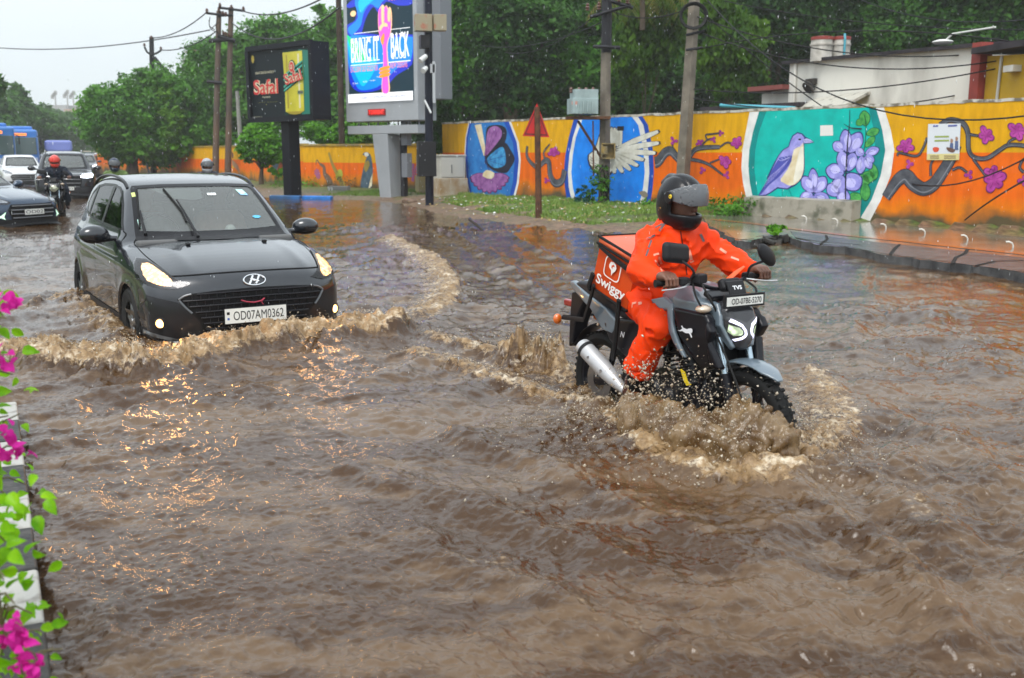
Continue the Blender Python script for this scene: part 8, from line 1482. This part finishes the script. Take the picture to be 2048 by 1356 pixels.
# other riders: the same build of machine and figure, repainted
def repaint(o, table, drop=()):
 for ch in list(o.children):
  if ch.name.split('.')[0] in drop:
   for g in list(ch.children): bpy.data.objects.remove(g)
   bpy.data.objects.remove(ch); continue
  if ch.type == 'MESH' and any(m and m.name in table for m in ch.data.materials):
   ch.data = ch.data.copy()
   for i, m in enumerate(ch.data.materials):
    if m and m.name in table: ch.data.materials[i] = table[m.name]
  repaint(ch, table, drop)
def rider(pos, head, zoff, suit, helm_, labm, labp, extra=None, scale=1.0):
 m = copy_tree(BK); p = copy_tree(RO); rz = math.atan2(head[1], head[0]); tb = {'bike_grey_blue': mat('bike_other', (.03, .032, .035), .3, coat=.6), 'rain_suit': suit, 'helmet_black': helm_, 'bike_yellow': BP, 'visor_wet': helm_ if extra else MATS['visor_wet'], 'print_faded': suit, 'reflective_grey': suit, 'mark_white': BP}; drop = ('horse_mark', 'side_lettering', 'maker_lettering', 'orange_strap', 'daytime_lamp', 'sleeve_print', 'number_plate')
 for o in (m, p): o.location = (*pos, zoff); o.rotation_euler = (0, 0, rz); repaint(o, tb, drop)
 m['label'] = labm; p['label'] = labp; m['group'] = 'motorcycles in the traffic'; return m, p
def at_front(px, py, head, z=0.0):     # rear axle point from where the front wheel meets the water
 q = np.array(W(px, py, z)); h = np.array(head, float); h /= np.linalg.norm(h); return tuple(q - h * 1.25), h
NAVY = mat('jacket_navy', (.012, .018, .032), .6, bump=.1, bscale=30)
pos, h = at_front(112, 434, (.30, -.95)); m, p = rider(pos, h, -.14, NAVY, mat('helmet_red', (.70, .045, .03), .3, coat=.6), 'dark motorcycle ridden by the red helmeted rider', 'rider in a dark jacket and bright red helmet beside the navy blue car', True)
mb = MB(); mb.lathe([(0, .02), (.05, .015), (.075, 0), (.08, -.04)], (1.235, 0, .80), (1, 0, 0), 20); mb.build('round_headlight', mat('lamp_pale', (.5, .5, .38), .15, metal=.5), m, smooth=True)
pos, h = at_front(236, 445, (.35, -.94)); rider(pos, h, -.2, mat('jacket_green', (.10, .16, .03), .6), mat('helmet_navy', (.02, .03, .055), .3, coat=.5), 'motorcycle hidden behind the left rear corner of the dark grey hatchback', 'rider in green with a dark blue helmet behind the left rear of the hatchback')
pos, h = at_front(425, 455, (.35, -.94)); rider(pos, h, -.2, mat('jacket_grey', (.05, .05, .06), .6), mat('helmet_silver', (.30, .31, .33), .25, coat=.6), 'motorcycle hidden behind the roof of the dark grey hatchback', 'rider whose silver grey helmet shows above the hatchback roof')
pos, h = at_front(199, 344, (.1, -1)); rider(pos, h, -.1, mat('jacket_brown', (.14, .05, .04), .6), mat('helmet_dark', (.03, .02, .02), .4), 'distant motorcycle in the open lane right of the small dark car', 'distant rider in brown in the open lane right of the small dark car')
# ------------------------------------------------------------ striped kerb and bougainvillea on the median
kd_ = np.array([-.518, 1.0]); kd_ /= np.linalg.norm(kd_); kn_ = np.array([-kd_[1], kd_[0]])
KW = mat('kerb_white', (.36, .35, .32), .5, col2=(.13, .11, .09), scale=14, lo=.5, hi=.75, bump=.2, bscale=40); KK = mat('kerb_black', (.018, .018, .018), .45, col2=(.06, .055, .05), scale=12, bump=.2, bscale=40)
for i in range(9):
 a = np.array([KERB(2.02), 2.02]) + kd_ * .43 * i; c = a + kd_ * .21 + kn_ * .09; wh = i % 2 == 0; o = thing('kerb_stone', ('white' if wh else 'black') + ' painted kerb stone of the median, ' + ['nearest the camera', 'second along from the camera', 'third along from the camera', 'fourth along from the camera', 'fifth along from the camera', 'sixth along beside the flowers', 'seventh along beside the flowers', 'eighth along beside the flowers', 'ninth along beside the flowers'][i], 'kerb', (*c, 0), math.atan2(kd_[1], kd_[0]), 'painted kerb stones of the median'); mb = MB(); mb.box((0, 0, .0), (.424, .18, .26)); mb.build('stone', KW if wh else KK, o, bevel=.012)
BL1 = leafmat('bougain_leaf', (.09, .33, .004), (.33, .62, .012), 6, rough=.3, tr=.4); BRC = leafmat('bougain_bract', (.55, .008, .24), (.78, .04, .45), 10, rough=.5, tr=.35)
def heartleaves(name, P, size, m, parent, seed, wide=.75, curl=.25, org=(0, 0, 0), face=None):
 rs = np.random.RandomState(seed); n = len(P); nrm = rs.randn(n, 3) * .5 + np.array([.15, -.55, .65]) ; nrm /= np.linalg.norm(nrm, axis=1)[:, None]; a = rs.randn(n, 3) + np.array([.5, 0, -.7]); a -= (a * nrm).sum(1)[:, None] * nrm; a /= np.linalg.norm(a, axis=1)[:, None]; b = np.cross(nrm, a); s = (size * (.65 + .6 * rs.rand(n)))[:, None]
 prof = [(0, 0), (.12, .30), (.38, .42), (.68, .28), (1, 0), (.68, -.28), (.38, -.42), (.12, -.30)]; c = rs.rand(n, 1) * curl + .08
 L_ = [P + a * s * u + b * s * v * wide - nrm * s * (c * (u - .4) ** 2 * 1.6) + nrm * s * abs(v) * .35 for u, v in prof]; mid = [P + a * s * u - nrm * s * (c * (u - .4) ** 2 * 1.6) for u in (.38, .7)]
 V = np.stack(L_ + mid, 1) - np.array(org); V = V.reshape(-1, 3); i = np.arange(n)[:, None] * 10; F = np.array([(0, 1, 2, 8), (8, 2, 3, 9), (9, 3, 4, 4), (0, 8, 6, 7), (8, 9, 5, 6), (9, 4, 5, 5)])
 q = [f for f in F if len(set(f)) == 4]; FF = np.concatenate([np.array(f)[None] + i for f in q]); tri = np.concatenate([np.array(f)[None] + i for f in ((9, 3, 4), (9, 4, 5))]); me = fastmesh(name, V, FF, m, parent);
 import bmesh
 t2 = fastmesh('tmp', V, tri, m); bm = bmesh.new(); bm.from_mesh(me.data); bm.from_mesh(t2.data); bm.to_mesh(me.data); bm.free(); bpy.data.objects.remove(t2); me.data.polygons.foreach_set('use_smooth', np.ones(len(me.data.polygons), bool)); return me
rs = np.random.RandomState(12)
def bush(label, spine, flowers, seed, nl, spread, Yd):
 b = atY(spine[-1][0] - 60, 1400, 2.2); o = thing('bougainvillea', label, 'shrub', (b[0], b[1], .12), 0, 'bougainvillea on the median'); org = o.location[:]; Q = np.array(smoothline([np.array(atY(p[0] - 26, p[1], Yd)) for p in spine], 8)); mb = MB()
 mb.ring([tuple(q - np.array(org)) for q in Q], [.006] * len(Q), 6); L_ = []; rr = random.Random(seed)
 for i in range(0, len(Q), 2):
  e = Q[i] + np.array([rr.uniform(-.05, .10) * spread, rr.uniform(-.08, .08), rr.uniform(-.05, .06)]); mb.ring([tuple(Q[i] - np.array(org)), tuple((Q[i] + e) / 2 + np.array([0, 0, .015]) - np.array(org)), tuple(e - np.array(org))], [.004, .003, .002], 5)
 mb.build('stem', mat('plant_stem', (.12, .10, .04), .6), o, smooth=True)
 k = rs.randint(0, len(Q), nl); P = Q[k] + np.stack([rs.randn(nl) * .042 * spread - .035, rs.randn(nl) * .12, rs.randn(nl) * .04], 1); heartleaves('leaves', P, .043, BL1, o, seed, org=org)
 if not flowers: return o
 FP = []
 for (x, y, n_) in flowers:
  c = np.array(atY(x, y, Yd - .06)); FP.append(c + rs.randn(n_ * 2, 3) * np.array([.014, .014, .014]))
 heartleaves('blossoms', np.concatenate(FP), .031, BRC, o, seed + 1, wide=1.0, curl=.5, org=org); return o
bush('upper bougainvillea spray with small pink flowers at the left frame edge', [(0, 590), (2, 650), (-5, 720), (0, 790), (2, 860), (5, 930), (10, 990), (-10, 1060)], [(10, 592, 3), (18, 608, 2), (8, 722, 3), (0, 715, 3), (8, 862, 4), (22, 905, 4), (38, 912, 3), (-20, 900, 8)], 3, 170, .75, 2.75)
bush('lower bougainvillea spray with big magenta flowers in the bottom left corner', [(-10, 1010), (0, 1070), (0, 1130), (20, 1190), (30, 1250), (60, 1300), (70, 1360), (40, 1420)], [(15, 1255, 5), (30, 1275, 3), (5, 1300, 3), (45, 1312, 4), (68, 1322, 4), (60, 1345, 3)], 7, 240, .85, 2.15)
bush('bougainvillea mass just outside the left frame edge', [(-60, 620), (-80, 760), (-70, 900), (-60, 1050), (-50, 1200), (-40, 1350)], [], 9, 260, .8, 2.5)
# ------------------------------------------------------------ flood water
def pline(px, X, Y):
 """distance to a traced line on the water, signed (positive on the far side), and position 0..1 along it"""
 P = [np.array(W(*p)) for p in px]; P = [np.array(q) for q in smoothline(P, 4)]; best = np.full(X.shape, 1e9); sg = np.zeros(X.shape); al = np.zeros(X.shape); n = len(P) - 1
 for i in range(n):
  a, b = P[i], P[i + 1]; e = b - a; wx, wy = X - a[0], Y - a[1]; t = np.clip((wx * e[0] + wy * e[1]) / (e @ e), 0, 1); dx, dy = wx - e[0] * t, wy - e[1] * t; d = np.hypot(dx, dy); k = d < best
  best = np.where(k, d, best); sg = np.where(k, np.sign(e[0] * wy - e[1] * wx), sg); al = np.where(k, (i + t) / n, al)
 return best * sg, al
_r = np.random.RandomState(11)
_waves = []
for i in range(56):
 lam = .09 * (1.9 / .09) ** _r.rand(); th = R(-58) + _r.randn() * .75; _waves.append((2 * math.pi / lam * math.cos(th), 2 * math.pi / lam * math.sin(th), _r.rand() * 6.28, lam * .0066 * (.6 + .8 * _r.rand())))
LINES = [ # traced crests: points, height, front width, back width, foam, foam back reach
 ([(-160, 728), (20, 722), (120, 738), (230, 752), (300, 752), (400, 735), (480, 712), (560, 698), (640, 688), (720, 680), (780, 674), (845, 655)], .15, .13, .32, 1.0, .62),
 ([(845, 650), (900, 610), (915, 590), (905, 560), (880, 530), (850, 508), (800, 485), (770, 478)], .075, .08, .26, .9, .42),
 ([(835, 672), (880, 688), (930, 704), (975, 716), (1040, 735), (1110, 748), (1175, 775)], .055, .06, .16, .8, .22),
 ([(1000, 722), (1040, 738), (1090, 745), (1125, 742)], .16, .08, .26, 1.0, .35),
 ([(770, 708), (830, 716), (900, 735), (950, 752), (1010, 775), (1080, 800), (1160, 815), (1230, 830)], .05, .06, .16, .75, .22),
 ([(-40, 625), (40, 618), (100, 612), (165, 604), (200, 640), (235, 675)], .06, .10, .2, .7, .22),
 ([(1210, 820), (1240, 860), (1275, 895), (1330, 930), (1400, 955), (1480, 975), (1560, 962), (1610, 930)], .05, .09, .28, .9, .40),
 ([(1600, 930), (1660, 900), (1690, 850), (1670, 790), (1640, 750), (1600, 745)], .04, .10, .2, .7, .34),
 ([(1100, 640), (1010, 660), (960, 668), (900, 660)], .02, .1, .1, .35, .3),
 ([(1180, 775), (1250, 800), (1330, 830), (1420, 870), (1500, 905)], .05, .1, .12, .9, .2),
]
SW = [ # long unbroken swells spreading from the vehicles
 ([(640, 900), (760, 950), (900, 1000), (1050, 1050), (1250, 1130), (1500, 1230)], .022), ([(700, 830), (850, 850), (1000, 900), (1150, 960), (1350, 1050), (1560, 1150)], .022), ([(780, 1050), (950, 1130), (1150, 1230), (1400, 1330)], .020),
 ([(1560, 960), (1640, 1000), (1760, 1100), (1900, 1250), (2000, 1340)], .030), ([(1640, 900), (1760, 980), (1900, 1090), (2048, 1220)], .026), ([(1700, 800), (1850, 870), (2048, 980)], .022), ([(60, 1080), (120, 1150), (200, 1240), (290, 1340)], .02), ([(40, 960), (130, 1010), (180, 1060)], .014),
 ([(950, 470), (1000, 520), (1080, 580), (1150, 620)], .028), ([(850, 440), (930, 480), (1000, 540), (1040, 600)], .022), ([(1000, 460), (1080, 500), (1160, 540)], .02)]
def water(X, Y):
 rip = np.clip(1.05 - Y / 40, .25, 1)
 wx = X + .35 * fbm(X * .7, Y * .7, o=3); wy = Y + .35 * fbm(X * .7 + 31, Y * .7 + 7, o=3); h = np.zeros(X.shape)
 for kx, ky, p, a in _waves: s = np.sin(kx * wx + ky * wy + p); h += a * (1 - np.abs(s) * 1.2 + .2 * s)
 h -= h.mean()
 amp = .55 + .9 * sm(fbm(X * .35 + 3, Y * .35, o=3), -.3, .45)
 calm = np.exp(-((X + 1.1) / 1.0) ** 2 - ((Y - 4.2) / 2.2) ** 2) * .45
 amp = amp * (1 - calm); h = h * amp * .8
 # along-stream texture: long ridges lying with the road
 a = X * .50 - Y * .866; b = X * .866 + Y * .50
 h += .016 * amp * (1 - 2 * np.abs(fbm(b * 3.2, a * .9, o=4))) + .010 * amp * (1 - 2 * np.abs(fbm(b * 10, a * 7.5, o=3)))
 near = np.clip(1.3 - Y / 14, 0, 1); h += .0055 * near * (1 - 2 * np.abs(fbm(b * 24, a * 20, o=2)))
 h *= rip * (1 + .35 * sm(Y, 6, 12))
 foam = np.zeros(X.shape); t1 = fbm(X * 5, Y * 5, o=5); t2 = fbm(X * 17, Y * 17, o=4); t3 = fbm(X * 45, Y * 45, o=3)
 for pts, A in SW:
  d, al = pline(pts, X, Y); e = np.sin(np.clip(al, 0, 1) * math.pi) ** .5; dd = d + .10 * t1
  h += 1.5 * A * e * (np.exp(-(dd / .10) ** 2) - .6 * np.exp(-((dd + .2) / .14) ** 2) - .3 * np.exp(-((dd - .22) / .16) ** 2)); foam = np.maximum(foam, .34 * e * np.exp(-((dd - .03) / .05) ** 2))
 for pts, A, f, bk, fo, fb in LINES:
  d, al = pline(pts, X, Y); end = sm(al, 0, .06) * sm(1 - al, 0, .08); d = d + .08 * t1 + .035 * t2
  wdt = np.where(d < 0, f, bk); core = np.exp(-((d) / wdt) ** 2) * end
  lump = .68 + .9 * fbm(al * 30, d * 5, o=3) + .12 * t2
  rough = (.36 * A + .008) * (.9 * (1 - 2.2 * np.abs(t1)) + .42 * (1 - 2.2 * np.abs(t2)) + .12 * t3)
  h = h * (1 - .5 * core) + A * core * np.clip(lump, .15, 1.6) + rough * np.exp(-((d - fb * .25) / (fb * .6)) ** 2) * end
  foam = np.maximum(foam, fo * end * np.where(d < 0, np.exp(-(d / (f * .8)) ** 2), np.exp(-(np.maximum(d - .02, 0) / fb) ** 2)))
 # churned water along the car's sides and behind the motorcycle
 u = (X - BR0[0]) * BF[0] + (Y - BR0[1]) * BF[1]; v = (X - BR0[0]) * BL[0] + (Y - BR0[1]) * BL[1]
 k = np.exp(-(v / (.16 + .10 * np.clip(.8 - u, 0, 3))) ** 2) * sm(1.5 - u, 0, .4) * sm(u + 2.0, 0, 1.5); h += k * (.03 * t2 + .02 * t1 + .008 * t3); foam = np.maximum(foam, .62 * k)
 k = np.exp(-(((u - 1.35) / .40) ** 2 + ((v + .05) / .42) ** 2)); h += k * (.05 + .07 * t2 + .02 * t3); foam = np.maximum(foam, .95 * k)
 cu = (X - CF0[0]) * CB[0] + (Y - CF0[1]) * CB[1]; cv = (X - CF0[0]) * CSD[0] + (Y - CF0[1]) * CSD[1]
 k = np.exp(-((np.abs(cv) - .95) / .16) ** 2) * sm(cu, -.3, .2) * sm(5.5 - cu, 0, 2.5); h += k * (.03 * t2 + .02); foam = np.maximum(foam, .55 * k)
 k = np.exp(-((cu + .15) / .35) ** 2 - (cv / .95) ** 4); h += k * (.035 + .05 * t2); foam = np.maximum(foam, .9 * k)
 # small whitecaps scattered over the stream
 foam = np.maximum(foam, .42 * sm(t1 + .5 * t2, .42, .75) * sm(Y, 5.5, 9) * (1 - sm(Y, 28, 40)))
 return h, np.clip(foam, 0, 1)
def water_mat():
 m = bpy.data.materials.new('flood_water'); m.use_nodes = True; t = m.node_tree; b = t.nodes['Principled BSDF']; tc = N(t, 'ShaderNodeTexCoord'); at = N(t, 'ShaderNodeAttribute', attribute_name='foam')
 def nz(s, d=6, st=None, rg=.6, rot=30):
  n = N(t, 'ShaderNodeTexNoise'); n.inputs['Scale'].default_value = s; n.inputs['Detail'].default_value = d; n.inputs['Roughness'].default_value = rg; src = tc.outputs['Object']
  if st: mp = N(t, 'ShaderNodeMapping'); mp.inputs['Rotation'].default_value = (0, 0, R(rot)); mp.inputs['Scale'].default_value = st; t.links.new(src, mp.inputs[0]); src = mp.outputs[0]
  t.links.new(src, n.inputs['Vector']); return n
 n1 = nz(.55, 5); n2 = nz(24, 6, rg=.7); n3 = nz(16, 5, (1, .45, 1)); n4 = nz(85, 3)
 mud = N(t, 'ShaderNodeValToRGB'); mud.color_ramp.elements[0].color = (.045, .018, .002, 1); mud.color_ramp.elements[1].color = (.108, .063, .030, 1); mud.color_ramp.elements[0].position = .50; mud.color_ramp.elements[1].position = .575
 ns = nz(1.15, 8, (.42, 1.5, 1), rg=.68, rot=60); ns2 = nz(9, 5, (.5, 1, 1), rot=60); ad_ = N(t, 'ShaderNodeMath', operation='MULTIPLY_ADD'); ad_.inputs[1].default_value = .30; ad_.inputs[2].default_value = 0; t.links.new(ns2.outputs[0], ad_.inputs[0]); m3 = N(t, 'ShaderNodeMath', operation='MULTIPLY_ADD'); m3.inputs[1].default_value = .75; t.links.new(ns.outputs[0], m3.inputs[0]); t.links.new(ad_.outputs[0], m3.inputs[2]); t.links.new(m3.outputs[0], mud.inputs[0])
 # foam threshold
 s = N(t, 'ShaderNodeMath', operation='MULTIPLY_ADD'); s.inputs[1].default_value = 1.35; t.links.new(at.outputs['Fac'], s.inputs[0])
 s2 = N(t, 'ShaderNodeMath', operation='MULTIPLY_ADD'); s2.inputs[1].default_value = 3.4; s2.inputs[2].default_value = -2.25; t.links.new(n2.outputs[0], s2.inputs[0]); t.links.new(s2.outputs[0], s.inputs[2])
 mr = N(t, 'ShaderNodeMapRange'); mr.inputs[1].default_value = .0; mr.inputs[2].default_value = .62; t.links.new(s.outputs[0], mr.inputs[0])
 fc = N(t, 'ShaderNodeValToRGB'); fc.color_ramp.elements[0].color = (.12, .066, .024, 1); fc.color_ramp.elements[1].color = (.74, .66, .52, 1); fc.color_ramp.elements[0].position = .36; fc.color_ramp.elements[1].position = .70; em_ = fc.color_ramp.elements.new(.52); em_.color = (.28, .18, .085, 1); n5 = nz(6.5, 7, rg=.75); t.links.new(n5.outputs[0], fc.inputs[0])
 mxx = N(t, 'ShaderNodeMix', data_type='RGBA'); t.links.new(mr.outputs[0], mxx.inputs[0]); t.links.new(mud.outputs[0], mxx.inputs[6]); t.links.new(fc.outputs[0], mxx.inputs[7]); t.links.new(mxx.outputs[2], b.inputs['Base Color'])
 ro = N(t, 'ShaderNodeMapRange'); ro.inputs[3].default_value = .035; ro.inputs[4].default_value = .5; t.links.new(mr.outputs[0], ro.inputs[0]); t.links.new(ro.outputs[0], b.inputs['Roughness']); b.inputs['IOR'].default_value = 1.45
 bp = N(t, 'ShaderNodeBump'); bp.inputs['Strength'].default_value = .55; bp.inputs['Distance'].default_value = .012; t.links.new(n3.outputs[0], bp.inputs['Height'])
 bp2 = N(t, 'ShaderNodeBump'); bp2.inputs['Strength'].default_value = .5; bp2.inputs['Distance'].default_value = .004; t.links.new(n4.outputs[0], bp2.inputs['Height']); t.links.new(bp.outputs[0], bp2.inputs['Normal']); t.links.new(bp2.outputs[0], b.inputs['Normal'])
 return m
WM = water_mat()
nr, nc = 950, 1000
X, Y = fan(1.9, 80, nr, nc, -.72, .72); Zw, Fo = water(X, Y); Zw = Zw * np.clip((84 - Y) / 30, 0, 1)
tag(fastmesh('water', np.stack([X, Y, Zw], -1).reshape(-1, 3), gridfaces(nr, nc), WM, attr={'foam': Fo.ravel()}), kind='structure')
fw = MB(); e1, e0 = .72 * 80.4, .72 * 2.3
fw.add([(-e1, 80, 0), (e1, 80, 0), (260, 330, 0), (-260, 330, 0), (-260, 1.9, -.02), (-e0, 1.9, -.02), (e0, 1.9, -.02), (260, 1.9, -.02), (-260, -12, -.02), (260, -12, -.02)], [(0, 1, 2, 3), (4, 5, 0, 3), (6, 7, 2, 1), (8, 9, 7, 6, 5, 4)])
tag(fw.build('water', WM), kind='structure')
# ------------------------------------------------------------ splashes: droplets and thrown sheets
DM = mat('muddy_droplet', (.34, .24, .14), .06, col2=(.80, .72, .58), scale=30, spec=.7, trans=.45)
_oct = np.array([(1, 0, 0), (-1, 0, 0), (0, 1, 0), (0, -1, 0), (0, 0, 1), (0, 0, -1), (.62, .62, .0), (-.62, .62, 0), (-.62, -.62, 0), (.62, -.62, 0)], float)
_otf = np.array([(0, 6, 4), (6, 2, 4), (2, 7, 4), (7, 1, 4), (1, 8, 4), (8, 3, 4), (3, 9, 4), (9, 0, 4), (6, 0, 5), (2, 6, 5), (7, 2, 5), (1, 7, 5), (8, 1, 5), (3, 8, 5), (9, 3, 5), (0, 9, 5)])
def drops(name, C, r, m, stretch=None, seed=1, parent=None):
 rs = np.random.RandomState(seed); n = len(C); A = rs.randn(n, 3, 3) * .28 + np.eye(3)[None]; V = np.einsum('kj,nij->nki', _oct, A) * r[:, None, None]
 if stretch is not None: V[:, :, 2] *= stretch
 V += C[:, None]; F = (_otf[None] + (np.arange(n) * 10)[:, None, None]).reshape(-1, 3); return fastmesh(name, V.reshape(-1, 3), F, m, parent)
rs = np.random.RandomState(21)
def alongline(px, n, up, back, rmin, rmax):
 P = np.array(smoothline([np.array(W(*p)) for p in px], 6)); i = rs.uniform(0, len(P) - 1.001, n); j = i.astype(int); f = (i - j)[:, None]; p = P[j] * (1 - f) + P[j + 1] * f; t = P[j + 1] - P[j]; t /= np.linalg.norm(t, axis=1)[:, None]; nn = np.stack([-t[:, 1], t[:, 0]], 1)
 p = p + nn * (rs.rand(n, 1) * back - .05); clump = .4 + .9 * np.clip(fbm(p[:, 0] * 3, p[:, 1] * 3, o=3) + .4, 0, 1); z = water(p[:, 0], p[:, 1])[0] + rs.exponential(up, n) * clump; return np.concatenate([p, z[:, None]], 1), rmin + (rmax - rmin) * rs.rand(n) ** 4
c1, r1 = alongline(LINES[0][0], 2600, .028, .35, .002, .009); c2, r2 = alongline(LINES[3][0], 1100, .05, .35, .002, .009); c3, r3 = alongline(LINES[1][0], 800, .02, .25, .002, .007); c4, r4 = alongline(LINES[2][0], 500, .018, .15, .002, .006); c5, r5 = alongline(LINES[4][0], 700, .018, .2, .002, .007)
tag(drops('splash_drops', np.concatenate([c1, c3]), np.concatenate([r1, r3]), DM), kind='stuff')
tag(drops('splash_drops', np.concatenate([c2, c4, c5]), np.concatenate([r2, r4, r5]), DM, seed=2), kind='stuff')
def B2(u, v, w_): return np.array([BR0[0] + BF[0] * u + BL[0] * v, BR0[1] + BF[1] * u + BL[1] * v, w_ - .2])
# sheet thrown off the front wheel, towards the camera side
def sheetf(P):
 u = (P[:, 0] - BR0[0]) * BF[0] + (P[:, 1] - BR0[1]) * BF[1]; v = (P[:, 0] - BR0[0]) * BL[0] + (P[:, 1] - BR0[1]) * BL[1]; z = P[:, 2]
 n = fbm(u * 7, v * 7, z * 7, o=4); n2 = fbm(u * 26, v * 26, z * 26, o=3); st = fbm(u * 26, v * 10 + 4, z * 7, o=3)
 vc = -.23 - .16 * np.sin(np.clip((u - .45) / 1.15, 0, 1) * 3.14) ; top = .31 * np.sin(np.clip((u - .42) / 1.22, 0, 1) * 3.14) ** .7 * (1 + .5 * n)
 d = np.sqrt(((v - vc) / .8) ** 2 + (np.maximum(z, 0) / 1.25) ** 2) - top * .62
 e2 = (np.sqrt(((u - 1.42) / .30) ** 2 + ((v + .13) / .16) ** 2 + (np.maximum(z, 0) / .27) ** 2) - 1 - .26 * n) * .16; d = smin(d, e2, .06)
 return d * .7 + .013 * n2 + .024 * st + .012 * n
SHM = mat('thrown_water', (.16, .085, .03), .06, col2=(.42, .28, .14), scale=9, spec=.5, trans=.45, bump=.5, bscale=45, stretch=(1, 1, .35))
c0 = B2(1.0, -.3, .2)
sh = sdf('splash_sheet', sheetf, (c0[0] - .85, c0[1] - .85, -.06), (c0[0] + .9, c0[1] + .85, .40), .0115, SHM, newton=1, attr=lambda V: {'foam': np.clip(.12 + sm(V[:, 2], .10, .26) * .55 + .9 * sm(fbm(V[:, 0] * 9, V[:, 1] * 9, V[:, 2] * 9), .08, .4) + .3 * (V[:, 2] < .03), 0, 1)})
tag(sh, kind='stuff')
# droplets around the front wheel
n = 2300; a = rs.rand(n); u = .56 + 1.1 * rs.beta(2.0, 1.6, n); v = -.22 - .22 * np.sin(np.clip((u - .4) / 1.2, 0, 1) * 3.14) + rs.randn(n) * .10; base = .2 + .30 * np.sin(np.clip((u - .4) / 1.25, 0, 1) * 3.14) ** .7
w_ = base * (.55 + .75 * rs.rand(n)) + rs.exponential(.035, n); keep = rs.rand(n) < .9; C = np.array([B2(*q) for q in np.stack([u, v, w_], 1)]); r_ = .0018 + .0075 * rs.rand(n) ** 4.5
n2 = 2600; u2 = 1.25 + rs.exponential(.2, n2); v2 = rs.randn(n2) * .22 + .12; w2 = .2 + rs.exponential(.10, n2); C2 = np.array([B2(*q) for q in np.stack([u2, v2, w2], 1)]); r2_ = .002 + .006 * rs.rand(n2) ** 4
n3 = 2600; u3 = rs.uniform(.2, 1.7, n3); v3 = -.35 - rs.exponential(.22, n3); w3 = .2 + rs.exponential(.035, n3); C3 = np.array([B2(*q) for q in np.stack([u3, v3, w3], 1)]); r3_ = .002 + .006 * rs.rand(n3) ** 4
n4 = 900; u4 = rs.uniform(-.9, .6, n4); v4 = rs.randn(n4) * .22; w4 = .2 + rs.exponential(.03, n4); C4 = np.array([B2(*q) for q in np.stack([u4, v4, w4], 1)]); r4_ = .002 + .005 * rs.rand(n4) ** 4
tag(drops('splash_drops', np.concatenate([C, C2, C3, C4]), np.concatenate([r_, r2_, r3_, r4_]), DM, seed=5), kind='stuff')
# ------------------------------------------------------------ rain
n = 2300; Yr = 4.5 + 30 * rs.rand(n) ** 1.3; Xr = (rs.rand(n) * 1.2 - .6) * (Yr + .5); Zr = .05 + rs.rand(n) * (1.2 + Yr * .22); C = np.stack([Xr, Yr, Zr], 1)
tag(drops('rain', C, (.0009 + .0013 * rs.rand(n)) * (.4 + Yr / 20), mat('rain_drop', (.85, .9, .92), .2, spec=.8), stretch=7.0, seed=9), kind='stuff')
# ------------------------------------------------------------ rain haze over the whole place
hz = MB(); x0, x1, y0, y1, z0_, z1_ = -330, 330, -25, 520, -1.4, 30; hz.box(((x0 + x1) / 2, (y0 + y1) / 2, (z0_ + z1_) / 2), (x1 - x0, y1 - y0, z1_ - z0_)); m = bpy.data.materials.new('rain_haze'); m.use_nodes = True; t = m.node_tree; t.nodes.clear(); o = N(t, 'ShaderNodeOutputMaterial'); v = N(t, 'ShaderNodeVolumePrincipled'); v.inputs['Color'].default_value = (.97, .99, 1, 1); v.inputs['Density'].default_value = .0009; v.inputs['Anisotropy'].default_value = .25; t.links.new(v.outputs[0], o.inputs['Volume']); tag(hz.build('haze', m), kind='stuff')
